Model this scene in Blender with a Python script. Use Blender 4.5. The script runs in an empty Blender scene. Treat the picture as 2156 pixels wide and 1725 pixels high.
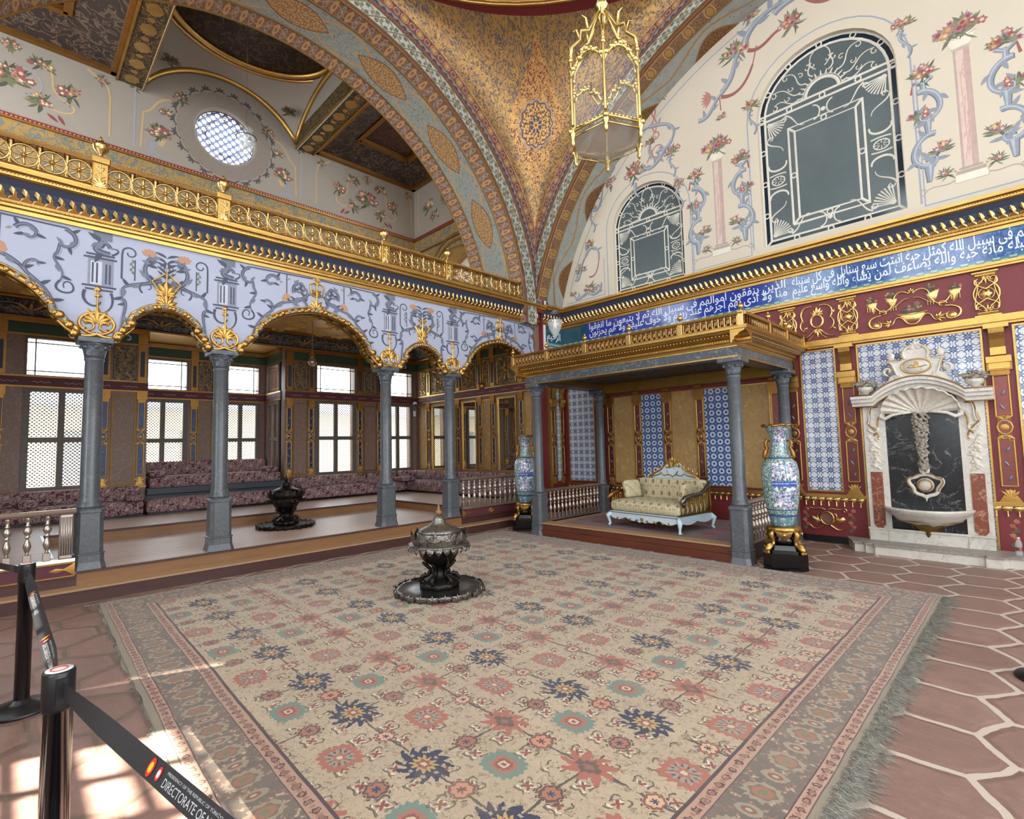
import bpy, math, random
import numpy as np
from mathutils import Vector, Matrix
from math import sin, cos, pi, sqrt, radians as RAD
rnd = random.Random(7)
SC = bpy.context.scene
COL = SC.collection

# ------------------------------------------------------------------ camera
CAMZ = 1.6
cam = bpy.data.cameras.new('camera'); camo = bpy.data.objects.new('camera', cam); COL.objects.link(camo)
cam.sensor_fit = 'HORIZONTAL'; cam.sensor_width = 36.0
cam.lens = 1082.425 / 2156 * 36.0
yaw, pitch, roll = RAD(-45.35093), RAD(3.99690), RAD(-1.32126)
_f = Vector((sin(yaw)*cos(pitch), cos(yaw)*cos(pitch), sin(pitch)))
_r = Vector((cos(yaw), -sin(yaw), 0)); _u = _r.cross(_f)
_r2 = _r*cos(roll) + _u*sin(roll); _u2 = -_r*sin(roll) + _u*cos(roll)
camo.matrix_world = Matrix(((_r2.x, _u2.x, -_f.x, 0), (_r2.y, _u2.y, -_f.y, 0), (_r2.z, _u2.z, -_f.z, CAMZ), (0, 0, 0, 1)))
cam.clip_start = 0.02; cam.clip_end = 200
SC.camera = camo

# ------------------------------------------------------------------ world, sun, daylight
w = bpy.data.worlds.new('sky'); SC.world = w; w.use_nodes = True
bg = w.node_tree.nodes['Background']; bg.inputs[0].default_value = (0.86, 0.94, 1.0, 1); bg.inputs[1].default_value = 5.0
# sunbeam that enters by one window of the near side wall and falls on the paving and the carpet's corner
SUN_DIR = Vector((0.33, 0.66, -0.80)).normalized()
def sunbeam(target, dist, energy, cone):
    l = bpy.data.lights.new('sunbeam', 'SPOT'); l.energy = energy; l.color = (1, .93, .82); l.spot_size = RAD(cone); l.spot_blend = .1; l.shadow_soft_size = .20
    o = bpy.data.objects.new('sunbeam', l); COL.objects.link(o); o.location = Vector(target)-SUN_DIR*dist
    o.rotation_euler = SUN_DIR.to_track_quat('-Z', 'Y').to_euler()
sunbeam((-4.2, -2.0, 2.95), 25, 330000, 6.0)
SC.view_settings.view_transform = 'Standard'; SC.view_settings.look = 'None'
SC.view_settings.exposure = 0.7; SC.view_settings.gamma = 1.0; SC.view_settings.use_curve_mapping = False
try:
    SC.cycles.max_bounces = 7; SC.cycles.diffuse_bounces = 4; SC.cycles.glossy_bounces = 4
    SC.cycles.transmission_bounces = 6; SC.cycles.transparent_max_bounces = 12
    SC.cycles.use_denoising = True; SC.cycles.sample_clamp_indirect = 6.0; SC.cycles.caustics_reflective = False; SC.cycles.caustics_refractive = False
except Exception: pass

# ------------------------------------------------------------------ node expression helper
class S:
    """scalar socket with arithmetic"""
    def __init__(s, m, sock): s.m = m; s.s = sock
    def _op(s, op, *a, clamp=False):
        n = s.m.nt.nodes.new('ShaderNodeMath'); n.operation = op; n.use_clamp = clamp
        for i, v in enumerate((s,) + a):
            if isinstance(v, S): s.m.nt.links.new(v.s, n.inputs[i])
            else: n.inputs[i].default_value = float(v)
        return S(s.m, n.outputs[0])
    def __add__(a, b): return a._op('ADD', b)
    __radd__ = __add__
    def __sub__(a, b): return a._op('SUBTRACT', b)
    def __rsub__(a, b): return (a * -1) + b
    def __mul__(a, b): return a._op('MULTIPLY', b)
    __rmul__ = __mul__
    def __truediv__(a, b): return a._op('DIVIDE', b)
    def __neg__(a): return a * -1
    def sin(a): return a._op('SINE')
    def cos(a): return a._op('COSINE')
    def abs(a): return a._op('ABSOLUTE')
    def floor(a): return a._op('FLOOR')
    def mod(a, b): return a._op('FLOORED_MODULO', b)
    def min(a, b): return a._op('MINIMUM', b)
    def max(a, b): return a._op('MAXIMUM', b)
    def lt(a, b): return a._op('LESS_THAN', b)
    def gt(a, b): return a._op('GREATER_THAN', b)
    def sqrt(a): return a._op('SQRT')
    def atan2(a, b): return a._op('ARCTAN2', b)
    def pow(a, b): return a._op('POWER', b)
    def clamp(a): return a._op('ADD', 0.0, clamp=True)
    def cell(a, p):            # centred coordinate inside a repeat of period p
        return (a + p/2).mod(p) - p/2
    def band(a, lo, hi): return a.gt(lo) * a.lt(hi)
    def near(a, c, w): return (a - c).abs().lt(w)
    def step(a, lo, hi):
        n = a.m.nt.nodes.new('ShaderNodeMapRange'); n.interpolation_type = 'SMOOTHSTEP'
        a.m.nt.links.new(a.s, n.inputs[0]); n.inputs[1].default_value = lo; n.inputs[2].default_value = hi
        return S(a.m, n.outputs[0])
def hyp(a, b): return (a*a + b*b).sqrt()
def srgb(h):
    if isinstance(h, str):
        h = h.lstrip('#'); c = [int(h[i:i+2], 16)/255 for i in (0, 2, 4)]
    else: c = h
    return tuple(((x/12.92) if x <= .04045 else ((x+.055)/1.055)**2.4) for x in c) + (1.0,)
MATS = {}
class M:
    def __init__(s, name, coord='obj'):
        s.mat = bpy.data.materials.new(name); s.mat.use_nodes = True; s.nt = s.mat.node_tree
        s.bsdf = s.nt.nodes['Principled BSDF']; MATS[name] = s.mat
        tc = s.nt.nodes.new('ShaderNodeTexCoord'); s.vec = tc.outputs['Object' if coord == 'obj' else 'UV' if coord == 'uv' else 'Generated']
        sp = s.nt.nodes.new('ShaderNodeSeparateXYZ'); s.nt.links.new(s.vec, sp.inputs[0])
        s.x, s.y, s.z = (S(s, sp.outputs[i]) for i in range(3))
    def const(s, v):
        n = s.nt.nodes.new('ShaderNodeValue'); n.outputs[0].default_value = v; return S(s, n.outputs[0])
    def comb(s, x, y, z=0.0):
        n = s.nt.nodes.new('ShaderNodeCombineXYZ')
        for i, v in enumerate((x, y, z)):
            if isinstance(v, S): s.nt.links.new(v.s, n.inputs[i])
            else: n.inputs[i].default_value = v
        return n.outputs[0]
    def noise(s, scale, detail=3, rough=.55, vec=None, dist=0.0):
        n = s.nt.nodes.new('ShaderNodeTexNoise'); n.inputs['Scale'].default_value = scale; n.inputs['Detail'].default_value = detail
        n.inputs['Roughness'].default_value = rough; n.inputs['Distortion'].default_value = dist
        s.nt.links.new(vec or s.vec, n.inputs['Vector']); return S(s, n.outputs[0])
    def voro(s, scale, vec=None, feature='F1', rnd_=1.0, out=0):
        n = s.nt.nodes.new('ShaderNodeTexVoronoi'); n.feature = feature; n.inputs['Scale'].default_value = scale
        n.inputs['Randomness'].default_value = rnd_
        s.nt.links.new(vec or s.vec, n.inputs['Vector']); return S(s, n.outputs[out])
    def vorocol(s, scale, vec=None):
        n = s.nt.nodes.new('ShaderNodeTexVoronoi'); n.inputs['Scale'].default_value = scale
        s.nt.links.new(vec or s.vec, n.inputs['Vector'])
        sp = s.nt.nodes.new('ShaderNodeSeparateXYZ'); s.nt.links.new(n.outputs[1], sp.inputs[0])
        return S(s, n.outputs[0]), S(s, sp.outputs[0]), S(s, sp.outputs[1])
    def mix(s, f, a, b):
        n = s.nt.nodes.new('ShaderNodeMix'); n.data_type = 'RGBA'
        if isinstance(f, S): s.nt.links.new(f.s, n.inputs[0])
        else: n.inputs[0].default_value = f
        for i, v in ((6, a), (7, b)):
            if isinstance(v, bpy.types.NodeSocket): s.nt.links.new(v, n.inputs[i])
            else: n.inputs[i].default_value = srgb(v)
        return n.outputs[2]
    def layers(s, base, *pairs):
        c = base
        for f, col in pairs: c = s.mix(f, c, col)
        return c
    def attr(s, name):
        n = s.nt.nodes.new('ShaderNodeVertexColor'); n.layer_name = name; return n.outputs[0]
    def put(s, sock, v):
        i = s.bsdf.inputs[sock]
        if isinstance(v, S): s.nt.links.new(v.s, i)
        elif isinstance(v, bpy.types.NodeSocket): s.nt.links.new(v, i)
        elif isinstance(v, (str, tuple)): i.default_value = srgb(v)
        else: i.default_value = v
    def out(s, col, rough=.5, metal=0.0, bump=None, bs=.3, bd=.01, **kw):
        s.put('Base Color', col); s.put('Roughness', rough); s.put('Metallic', metal)
        if bump is not None:
            b = s.nt.nodes.new('ShaderNodeBump'); b.inputs['Strength'].default_value = bs; b.inputs['Distance'].default_value = bd
            s.nt.links.new(bump.s, b.inputs['Height']); s.nt.links.new(b.outputs[0], s.bsdf.inputs['Normal'])
        for k, v in kw.items(): s.put(k.replace('_', ' '), v)
        return s.mat

# ------------------------------------------------------------------ mesh builder
class MB:
    def __init__(s): s.v = []; s.f = []; s.sm = []; s.uv = {}; s.col = None; s.fc = []; s.cur = None
    def add(s, vs, fs, smooth=False, uvs=None):
        o = len(s.v); s.v += [tuple(v) for v in vs]
        for k, f in enumerate(fs):
            if uvs is not None: s.uv[len(s.f)] = [uvs[i] for i in f]
            s.f.append(tuple(i+o for i in f)); s.sm.append(smooth); s.fc.append(s.cur)
        return s
    def box(s, x0, x1, y0, y1, z0, z1):
        x0, x1 = sorted((x0, x1)); y0, y1 = sorted((y0, y1)); z0, z1 = sorted((z0, z1))
        v = [(x, y, z) for z in (z0, z1) for y in (y0, y1) for x in (x0, x1)]
        return s.add(v, [(0, 2, 3, 1), (4, 5, 7, 6), (0, 1, 5, 4), (2, 6, 7, 3), (0, 4, 6, 2), (1, 3, 7, 5)])
    def bbox(s, x0, x1, y0, y1, z0, z1, b=.01):      # box with chamfered edges, top, bottom and sides
        x0, x1 = sorted((x0, x1)); y0, y1 = sorted((y0, y1)); z0, z1 = sorted((z0, z1))
        b = min(b, (x1-x0)/2.1, (y1-y0)/2.1, (z1-z0)/2.1)
        ring = lambda i, z: [(x0+b+i, y0+i, z), (x1-b-i, y0+i, z), (x1-i, y0+b+i, z), (x1-i, y1-b-i, z), (x1-b-i, y1-i, z), (x0+b+i, y1-i, z), (x0+i, y1-b-i, z), (x0+i, y0+b+i, z)]
        rings = [ring(b, z0), ring(0, z0+b), ring(0, z1-b), ring(b, z1)]
        vs = sum(rings, []); fs = [tuple(range(7, -1, -1)), tuple(range(24, 32))]
        for k in range(3):
            for i in range(8): j = (i+1) % 8; fs.append((k*8+i, k*8+j, k*8+8+j, k*8+8+i))
        return s.add(vs, fs)
    def quad(s, a, b, c, d, uv=None): return s.add([a, b, c, d], [(0, 1, 2, 3)], uvs=uv)
    def lathe(s, prof, c=(0, 0, 0), n=24, smooth=True, rf=None, a0=0.0, a1=2*pi, cap=True, axis='z'):
        full = abs(a1-a0-2*pi) < 1e-6; m = n if full else n+1
        vs = []
        for (r, z) in prof:
            for i in range(m):
                a = a0+(a1-a0)*i/n; rr = r*(rf(a, z) if rf else 1)
                p = (rr*cos(a), rr*sin(a), z)
                if axis == 'y': p = (p[0], p[2], p[1])
                if axis == 'x': p = (p[2], p[0], p[1])
                vs.append((c[0]+p[0], c[1]+p[1], c[2]+p[2]))
        fs = []
        for k in range(len(prof)-1):
            for i in range(n if full else n):
                j = (i+1) % m if full else i+1
                fs.append((k*m+i, k*m+j, (k+1)*m+j, (k+1)*m+i))
        if cap and full:
            if prof[0][0] > 1e-5: fs.append(tuple(range(m-1, -1, -1)))
            if prof[-1][0] > 1e-5: fs.append(tuple((len(prof)-1)*m+i for i in range(m)))
        return s.add(vs, fs, smooth)
    def tube(s, pts, r, n=8, smooth=True, closed=False, cap=True):
        pts = [Vector(p) for p in pts]; L = len(pts); rs = r if isinstance(r, (list, tuple)) else [r]*L
        up = None; vs = []
        for i, p in enumerate(pts):
            t = (pts[(i+1) % L]-pts[i-1]) if closed else (pts[min(i+1, L-1)]-pts[max(i-1, 0)])
            if t.length < 1e-9: t = Vector((0, 0, 1))
            t.normalize()
            if up is None:
                a = Vector((0, 0, 1)) if abs(t.z) < .9 else Vector((1, 0, 0)); up = (a - t*a.dot(t)).normalized()
            else:
                up = up - t*up.dot(t)
                up = up.normalized() if up.length > 1e-6 else t.orthogonal().normalized()
            b = t.cross(up)
            for k in range(n):
                an = 2*pi*k/n; vs.append(p + (up*cos(an)+b*sin(an))*rs[i])
        fs = []
        for i in range(L if closed else L-1):
            for k in range(n):
                fs.append((i*n+k, i*n+(k+1) % n, ((i+1) % L)*n+(k+1) % n, ((i+1) % L)*n+k))
        if cap and not closed: fs += [tuple(range(n-1, -1, -1)), tuple((L-1)*n+k for k in range(n))]
        return s.add(vs, fs, smooth)
    def sweep(s, prof, p0, p1, out, smooth=False):
        """straight moulding: prof = [(outward, z)], from p0 to p1 (xy), out = outward unit xy"""
        m = len(prof)
        vs = [(p[0]+out[0]*o, p[1]+out[1]*o, z) for p in (p0, p1) for o, z in prof]
        fs = [(i, i+1, m+i+1, m+i) for i in range(m-1)] + [tuple(range(m)), tuple(range(2*m-1, m-1, -1)), (m-1, 0, m, 2*m-1)]
        return s.add(vs, fs, smooth)
    def prism(s, poly, fn, h0, h1):
        """2D polygon (u,v) extruded between heights h0,h1 with map fn(u,v,h)"""
        n = len(poly)
        vs = [fn(u, v, h0) for u, v in poly]+[fn(u, v, h1) for u, v in poly]
        return s.add(vs, [tuple(range(n-1, -1, -1)), tuple(range(n, 2*n))]+[(i, (i+1) % n, n+(i+1) % n, n+i) for i in range(n)])
    def grid(s, fn, nu, nv, uvf=None, smooth=True, flip=False):
        vs = []; uv = []
        for j in range(nv+1):
            for i in range(nu+1):
                a, b = i/nu, j/nv; vs.append(fn(a, b)); uv.append(uvf(a, b) if uvf else (a, b))
        fs = []
        for j in range(nv):
            for i in range(nu):
                k = j*(nu+1)+i; q = (k, k+1, k+nu+2, k+nu+1); fs.append(q[::-1] if flip else q)
        return s.add(vs, fs, smooth, uvs=uv)
    def ball(s, c, r, n=10, sz=1.0):
        prof = [(r*sin(pi*i/n) if 0 < i < n else 0.0, -r*sz*cos(pi*i/n)) for i in range(n+1)]
        return s.lathe([(max(a, 1e-4), b) for a, b in prof], c, n=max(8, n+2))
    def build(s, name, mat, parent=None, loc=None, rotz=0.0):
        me = bpy.data.meshes.new(name); me.from_pydata([tuple(v) for v in s.v], [], s.f)
        me.polygons.foreach_set('use_smooth', s.sm)
        if s.uv:
            ul = me.uv_layers.new(name='UVMap').data
            for fi, uvs in s.uv.items():
                ls = me.polygons[fi].loop_start
                for k, u in enumerate(uvs): ul[ls+k].uv = u
        if any(c is not None for c in s.fc):
            ca = me.color_attributes.new('paint', 'FLOAT_COLOR', 'CORNER'); arr = np.zeros((len(me.loops), 4), 'f')
            for p, c in zip(me.polygons, s.fc):
                arr[p.loop_start:p.loop_start+p.loop_total] = c or (1, 1, 1, 1)
            ca.data.foreach_set('color', arr.ravel())
        me.update()
        me.materials.append(MATS[mat] if isinstance(mat, str) else mat)
        o = bpy.data.objects.new(name, me); COL.objects.link(o)
        if parent is not None: o.parent = parent
        if loc is not None: o.location = loc
        if rotz: o.rotation_euler = (0, 0, rotz)
        return o

def tag(o, label, cat=None, group=None, kind=None):
    if label: o['label'] = label
    if cat: o['category'] = cat
    if group: o['group'] = group
    if kind: o['kind'] = kind
    return o
def thing(name, label, cat, loc=(0, 0, 0), rotz=0.0, group=None):
    o = bpy.data.objects.new(name, None); COL.objects.link(o); o.location = loc; o.rotation_euler = (0, 0, rotz)
    o.empty_display_size = .1
    return tag(o, label, cat, group)
def struct(o, label=None): o['kind'] = 'structure'; 
def st(mb, name, mat, label=None, parent=None):
    o = mb.build(name, mat, parent)
    if parent is None: o['kind'] = 'structure'; o['category'] = name.split('_')[0]
    if label: o['label'] = label
    return o
def kids(o): return [c for c in bpy.data.objects if c.parent == o]
def dup(root, loc=None, rotz=None, label=None, group=None, parent=None):
    c = root.copy(); COL.objects.link(c); c.parent = parent
    if loc is not None: c.location = loc
    if rotz is not None: c.rotation_euler = (0, 0, rotz)
    if label: c['label'] = label
    if group: c['group'] = group
    for ch in kids(root): dup(ch, parent=c)
    return c

# ------------------------------------------------------------------ painted / carved ornament in 2D
def spiral(cx, cy, r0, r1, a0, a1, n=18):
    return [(cx+(r0+(r1-r0)*i/n)*cos(a0+(a1-a0)*i/n), cy+(r0+(r1-r0)*i/n)*sin(a0+(a1-a0)*i/n)) for i in range(n+1)]
def bez(p0, p1, p2, p3, n=14):
    return [tuple(((1-t)**3*a+3*(1-t)**2*t*b+3*(1-t)*t*t*c+t**3*d) for a, b, c, d in zip(p0, p1, p2, p3)) for t in [i/n for i in range(n+1)]]
class Orn:
    """collects 2D ornament; fn(u,v,h) places it on its surface; relief = height of carving"""
    def __init__(s, fn, relief=.004, base=.001): s.fn = fn; s.h = relief; s.b = base; s.mb = MB(); s.T = (0, 0, 1, 1, 0); s.st = []; s.lift = 0; s.muted = False
    def at(s, x, y, sx=1.0, sy=None, rot=0.0): s.T = (x, y, sx, sx if sy is None else sy, rot); return s
    def t(s, p):
        x, y, sx, sy, r = s.T; a, b = p[0]*sx, p[1]*sy
        return (x+a*cos(r)-b*sin(r), y+a*sin(r)+b*cos(r))
    def col(s, c): s.mb.cur = srgb(c) if isinstance(c, str) else c; return s
    def P(s, u, v, h):
        return s.fn(u, v, h)
    def stroke(s, pts, w0, w1=None, wm=None):
        pts = [s.t(p) for p in pts]; n = len(pts); k = (abs(s.T[2])+abs(s.T[3]))/2
        w1 = w0 if w1 is None else w1; vs = []
        for i, p in enumerate(pts):
            q0 = pts[max(i-1, 0)]; q1 = pts[min(i+1, n-1)]; dx, dy = q1[0]-q0[0], q1[1]-q0[1]; L = math.hypot(dx, dy) or 1
            t = i/(n-1); w = (w0+(w1-w0)*t) if wm is None else ((w0*(1-t)*(1-t)+wm*2*t*(1-t)*1.5+w1*t*t))
            w *= k*.5; nx, ny = -dy/L*w, dx/L*w; b = s.b+s.lift
            vs += [s.P(p[0]+nx, p[1]+ny, b), s.P(p[0], p[1], b+s.h), s.P(p[0]-nx, p[1]-ny, b)]
        fs = []
        for i in range(n-1):
            fs += [(3*i, 3*i+1, 3*i+4, 3*i+3), (3*i+1, 3*i+2, 3*i+5, 3*i+4)]
        s.mb.add(vs, fs, True); return s
    def fan(s, pts, cen=None, hc=None):
        pts = [s.t(p) for p in pts]; cx, cy = s.t(cen) if cen else (sum(p[0] for p in pts)/len(pts), sum(p[1] for p in pts)/len(pts))
        b = s.b+s.lift; vs = [s.P(cx, cy, b+(s.h if hc is None else hc))]+[s.P(u, v, b) for u, v in pts]; n = len(pts)
        s.mb.add(vs, [(0, 1+i, 1+(i+1) % n) for i in range(n)], True); return s
    def leaf(s, x, y, a, L, w, bend=0.0):
        ca, sa = cos(a), sin(a); P = []
        prof = [(0, 0), (.2, .32), (.45, .5), (.7, .4), (.88, .2), (1, 0), (.88, -.2), (.7, -.4), (.45, -.5), (.2, -.32)]
        for t, o in prof:
            o2 = o*w+bend*L*t*t; P.append((x+ca*t*L-sa*o2, y+sa*t*L+ca*o2))
        return s.fan(P, (x+ca*L*.45-sa*bend*L*.2, y+sa*L*.45+ca*bend*L*.2))
    def disc(s, x, y, r, n=10, lobes=0, d=.2):
        return s.fan([(x+r*(1+d*cos(lobes*2*pi*i/n))*cos(2*pi*i/n), y+r*(1+d*cos(lobes*2*pi*i/n))*sin(2*pi*i/n)) for i in range(n)], (x, y))
    def ring(s, x, y, r, w, ry=None, n=24, a0=0, a1=2*pi):
        ry = ry or r
        return s.stroke([(x+r*cos(a0+(a1-a0)*i/n), y+ry*sin(a0+(a1-a0)*i/n)) for i in range(n+1)], w)
    def poly(s, pts): return s.fan(pts)
    def rect(s, x0, x1, y0, y1): return s.fan([(x0, y0), (x1, y0), (x1, y1), (x0, y1)], hc=0)
    def frame(s, x0, x1, y0, y1, w):
        for a, b in (((x0, y0), (x1, y0)), ((x1, y0), (x1, y1)), ((x1, y1), (x0, y1)), ((x0, y1), (x0, y0))): s.stroke([a, b], w)
        return s
    def acanthus(s, x, y, a, L, n=7, spread=2.4, w=.2):
        for i in range(n):
            t = i/(n-1)-.5; s.leaf(x, y, a+t*spread, L*(1-.55*abs(t)*1.6), L*w, bend=t*.5)
        return s
    def cscroll(s, x, y, r, a0, w, turn=1, curl=.35):
        # a C: big arc with a tight curl at both ends
        pts = spiral(x, y, r, r, a0, a0+turn*pi*1.1, 14)
        e0, e1 = pts[0], pts[-1]
        c0 = (x+(e0[0]-x)*(1-curl), y+(e0[1]-y)*(1-curl)); c1 = (x+(e1[0]-x)*(1-curl), y+(e1[1]-y)*(1-curl))
        s0 = spiral(c0[0], c0[1], r*curl, r*curl*.25, a0, a0-turn*pi*1.5, 10); s1 = spiral(c1[0], c1[1], r*curl, r*curl*.25, a0+turn*pi*1.1, a0+turn*pi*2.6, 10)
        s.stroke(s0[::-1]+pts[1:-1]+s1, w*.4, w*.4, w*1.1); return s
    def flower(s, x, y, r, petals=6, c1='#c8745f', c2='#e6c27a'):
        s.col(c1)
        for k in range(petals): s.leaf(x, y, 2*pi*k/petals, r, r*.75)
        s.lift += .0006; s.col(c2).disc(x, y, r*.33, 8); s.lift -= .0006; return s
    def bouquet(s, x, y, r, seed=0, n=9, reds=('#ab6a64', '#b98672', '#9c5c60', '#b59662', '#a3788a'), greens=('#6f7660', '#80846c', '#5d6654', '#8c8a78')):
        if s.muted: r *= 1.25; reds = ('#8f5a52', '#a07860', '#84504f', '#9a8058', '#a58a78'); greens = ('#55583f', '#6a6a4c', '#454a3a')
        q = random.Random(seed); r *= 1.3; n = int(n*1.5)
        for k in range(n*4):
            a = q.uniform(.05, pi-.05) if k % 3 else q.uniform(0, 2*pi); s.col(q.choice(greens)).leaf(x+q.uniform(-.2, .2)*r, y+q.uniform(-.1, .2)*r, a, r*q.uniform(.45, .95), r*q.uniform(.12, .22), q.uniform(-.4, .4))
        s.lift += .0008
        for k in range(n):
            a = q.uniform(-.2, pi+.2); d = r*q.uniform(.1, .85); px, py = x+d*cos(a), y+d*sin(a)*.8+.1*r
            s.flower(px, py, r*q.uniform(.13, .30), 5, q.choice(reds), q.choice(('#c9a878', '#d8c4a0', '#94504c')))
        s.lift -= .0008; return s
    def build(s, name, mat, parent=None): return s.mb.build(name, mat, parent)
def on_x(x, sgn=1.0): return lambda u, v, h: (x+sgn*h, u, v)      # u = y, v = z on a wall facing +x
def on_y(y, sgn=-1.0): return lambda u, v, h: (u, y+sgn*h, v)     # u = x, v = z on a wall facing -y
def fill(poly, fn, h=0.0):     # triangulated flat polygon with holes-free outline
    from mathutils.geometry import tessellate_polygon
    tris = tessellate_polygon([[Vector((u, v, 0)) for u, v in poly]])
    return [fn(u, v, h) for u, v in poly], [tuple(t) for t in tris]
# ------------------------------------------------------------------ materials
def simple(name, col, rough=.5, metal=0.0, nscale=None, namt=.12, bump=0, coord='obj', **kw):
    m = M(name, coord)
    if nscale:
        n = m.noise(nscale, 4); base = srgb(col)
        n2 = m.nt.nodes.new('ShaderNodeHueSaturation'); n2.inputs['Color'].default_value = base
        v = (n - .5)*(namt*2) + 1.0; m.nt.links.new(v.s, n2.inputs['Value'])
        c = n2.outputs[0]
        return m.out(c, rough, metal, n if bump else None, bump or 0, .004, **kw)
    return m.out(col, rough, metal, **kw)
def gold(name, col, rough=.33, nscale=60, bs=.5, **kw):
    m = M(name); n = m.noise(nscale, 3); big = m.noise(4.0, 2)
    c = m.mix((n*.5+big*.7-.2).clamp(), tuple(x*.72 for x in (int(col[1:3], 16)/255, int(col[3:5], 16)/255, int(col[5:7], 16)/255)), col)
    return m.out(c, rough, 1.0, n, bs, .004, **kw)
gold('gold', '#dfb163', .36); gold('gold_bright', '#edc682', .26, 90, .35); gold('gold_old', '#c08c4c', .45, 40, .6)
gold('gold_dull', '#a5803f', .55, 30, .7); gold('lantern_gold', '#f2d58a', .22, 120, .3)
simple('red_lacquer', '#74262b', .5, nscale=9, namt=.1); simple('maroon', '#5c2a36', .6, nscale=20)
simple('cove_blue', '#3c4156', .6, nscale=8); simple('dark_green', '#33513f', .6, nscale=12)
simple('lavender', '#b0b4c8', .85, nscale=3.0, namt=.05); simple('cream_wall', '#d6cab6', .85, nscale=2.0, namt=.04)
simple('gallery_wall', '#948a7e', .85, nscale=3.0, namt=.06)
simple('black_lacquer', '#0d0c0d', .15); simple('black_plastic', '#141315', .35); simple('steel_strip', '#b8bcc2', .3, 1.0)
simple('dark_wood', '#3d2826', .5, nscale=20, namt=.25); simple('ledge', '#3a4048', .5)
simple('silver', '#b9aca0', .3, .85, nscale=60, namt=.25, bump=.2)
simple('painted', '#ffffff', .8); m = MATS['painted']
def painted(name, rough=.8, metal=0.0, var=.15, nscale=14):
    m = M(name); c = m.attr('paint'); n = m.noise(nscale, 4)
    h = m.nt.nodes.new('ShaderNodeHueSaturation'); m.nt.links.new(c, h.inputs['Color']); v = (n-.5)*(2*var)+1.0
    m.nt.links.new(v.s, h.inputs['Value']); return m.out(h.outputs[0], rough, metal)
bpy.data.materials.remove(MATS['painted']); painted('painted'); painted('glazed', .15, 0, .1); painted('gilt_paint', .4, .8)
simple('plaster_white', '#e8e4de', .6, nscale=4, namt=.05); simple('pane_frame', '#cfc6b8', .55)
simple('skyblue_lacquer', '#c3d6e2', .35, nscale=12, namt=.06)
simple('speaker_white', '#d8dade', .5); simple('sole', '#1a1817', .5)

# marbles
def marble(name, base, vein, dark, scale=3.0, amt=.06, rough=.3, coord='obj', warp=.6):
    m = M(name, coord)
    n1 = m.noise(scale, 6, .6, dist=warp); n2 = m.noise(scale*4.3, 5, .65, dist=.8); n3 = m.noise(scale*14, 2)
    v = 1.0 - (n1-.5).abs()._op('DIVIDE', amt).clamp()
    c = m.mix((n2*1.6-.4).clamp(), dark, base); c = m.mix((v*.75*n2.step(.3, .6)), c, vein); c = m.mix((n3-.5).abs()*.35, c, dark)
    return m.out(c, rough)
marble('grey_marble', '#66696d', '#8b8e92', '#494c50', 5.5, .006, .3)
marble('dark_marble', '#2b2e33', '#8b8a88', '#131518', 3.0, .012, .22)
marble('white_marble', '#ded8cf', '#a59b90', '#c4bcb0', 2.5, .02, .35)
marble('red_marble', '#9a5a41', '#caa287', '#6e3528', 6.0, .03, .3)
marble('beam_marble', '#5a5f66', '#858b92', '#3c4147', 5.0, .03, .4)
marble('tan_marble', '#b08a55', '#c8a878', '#8f6c3c', 3.0, .03, .4)
marble('brown_panel', '#967a6b', '#ad9080', '#7c6054', 5.0, .02, .5)
marble('step_marble', '#a9a098', '#c7c0b8', '#7d766e', 6.0, .02, .45)
marble('aged_gold_panel', '#b8935c', '#ccae80', '#9a7644', 2.5, .012, .45)

# wood
def wood(name, a, b, line=None, pitch=.14, axis='x', rough=.5, scale=3.0):
    m = M(name); along = m.comb(m.x*(1 if axis == 'y' else .12)*scale*6 if axis != 'x' else m.x*scale*6, (m.y*.8*scale) if axis == 'x' else m.y*scale*6, m.z*scale*4)
    n = m.noise(1.0, 5, .6, along); c = m.mix((n*1.5-.25).clamp(), a, b)
    if line:
        q = m.x if axis == 'x' else m.y
        pid = (q*(1/pitch)).floor(); tone = m.noise(3.1, 0, vec=m.comb(pid*7.3, 0.0, 0.0))
        c = m.mix(((tone-.3)*.9).clamp(), c, a); c = m.mix(q.cell(pitch).abs().gt(pitch/2-.007), c, line)
    return m.out(c, rough, 0, n, .15, .003)
wood('platform_planks', '#bfa292', '#d6bcab', '#5e4338', .19, 'x', .42)
wood('riser_wood', '#7d5637', '#966b42', rough=.5); wood('riser_dark', '#402522', '#54322b', rough=.45)
wood('tread_wood', '#a5815e', '#b08c68', rough=.5); wood('red_wood', '#582b1e', '#6f3b2a', rough=.35, axis='z')
wood('window_frame', '#5a4f48', '#6e6259', rough=.5)

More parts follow.
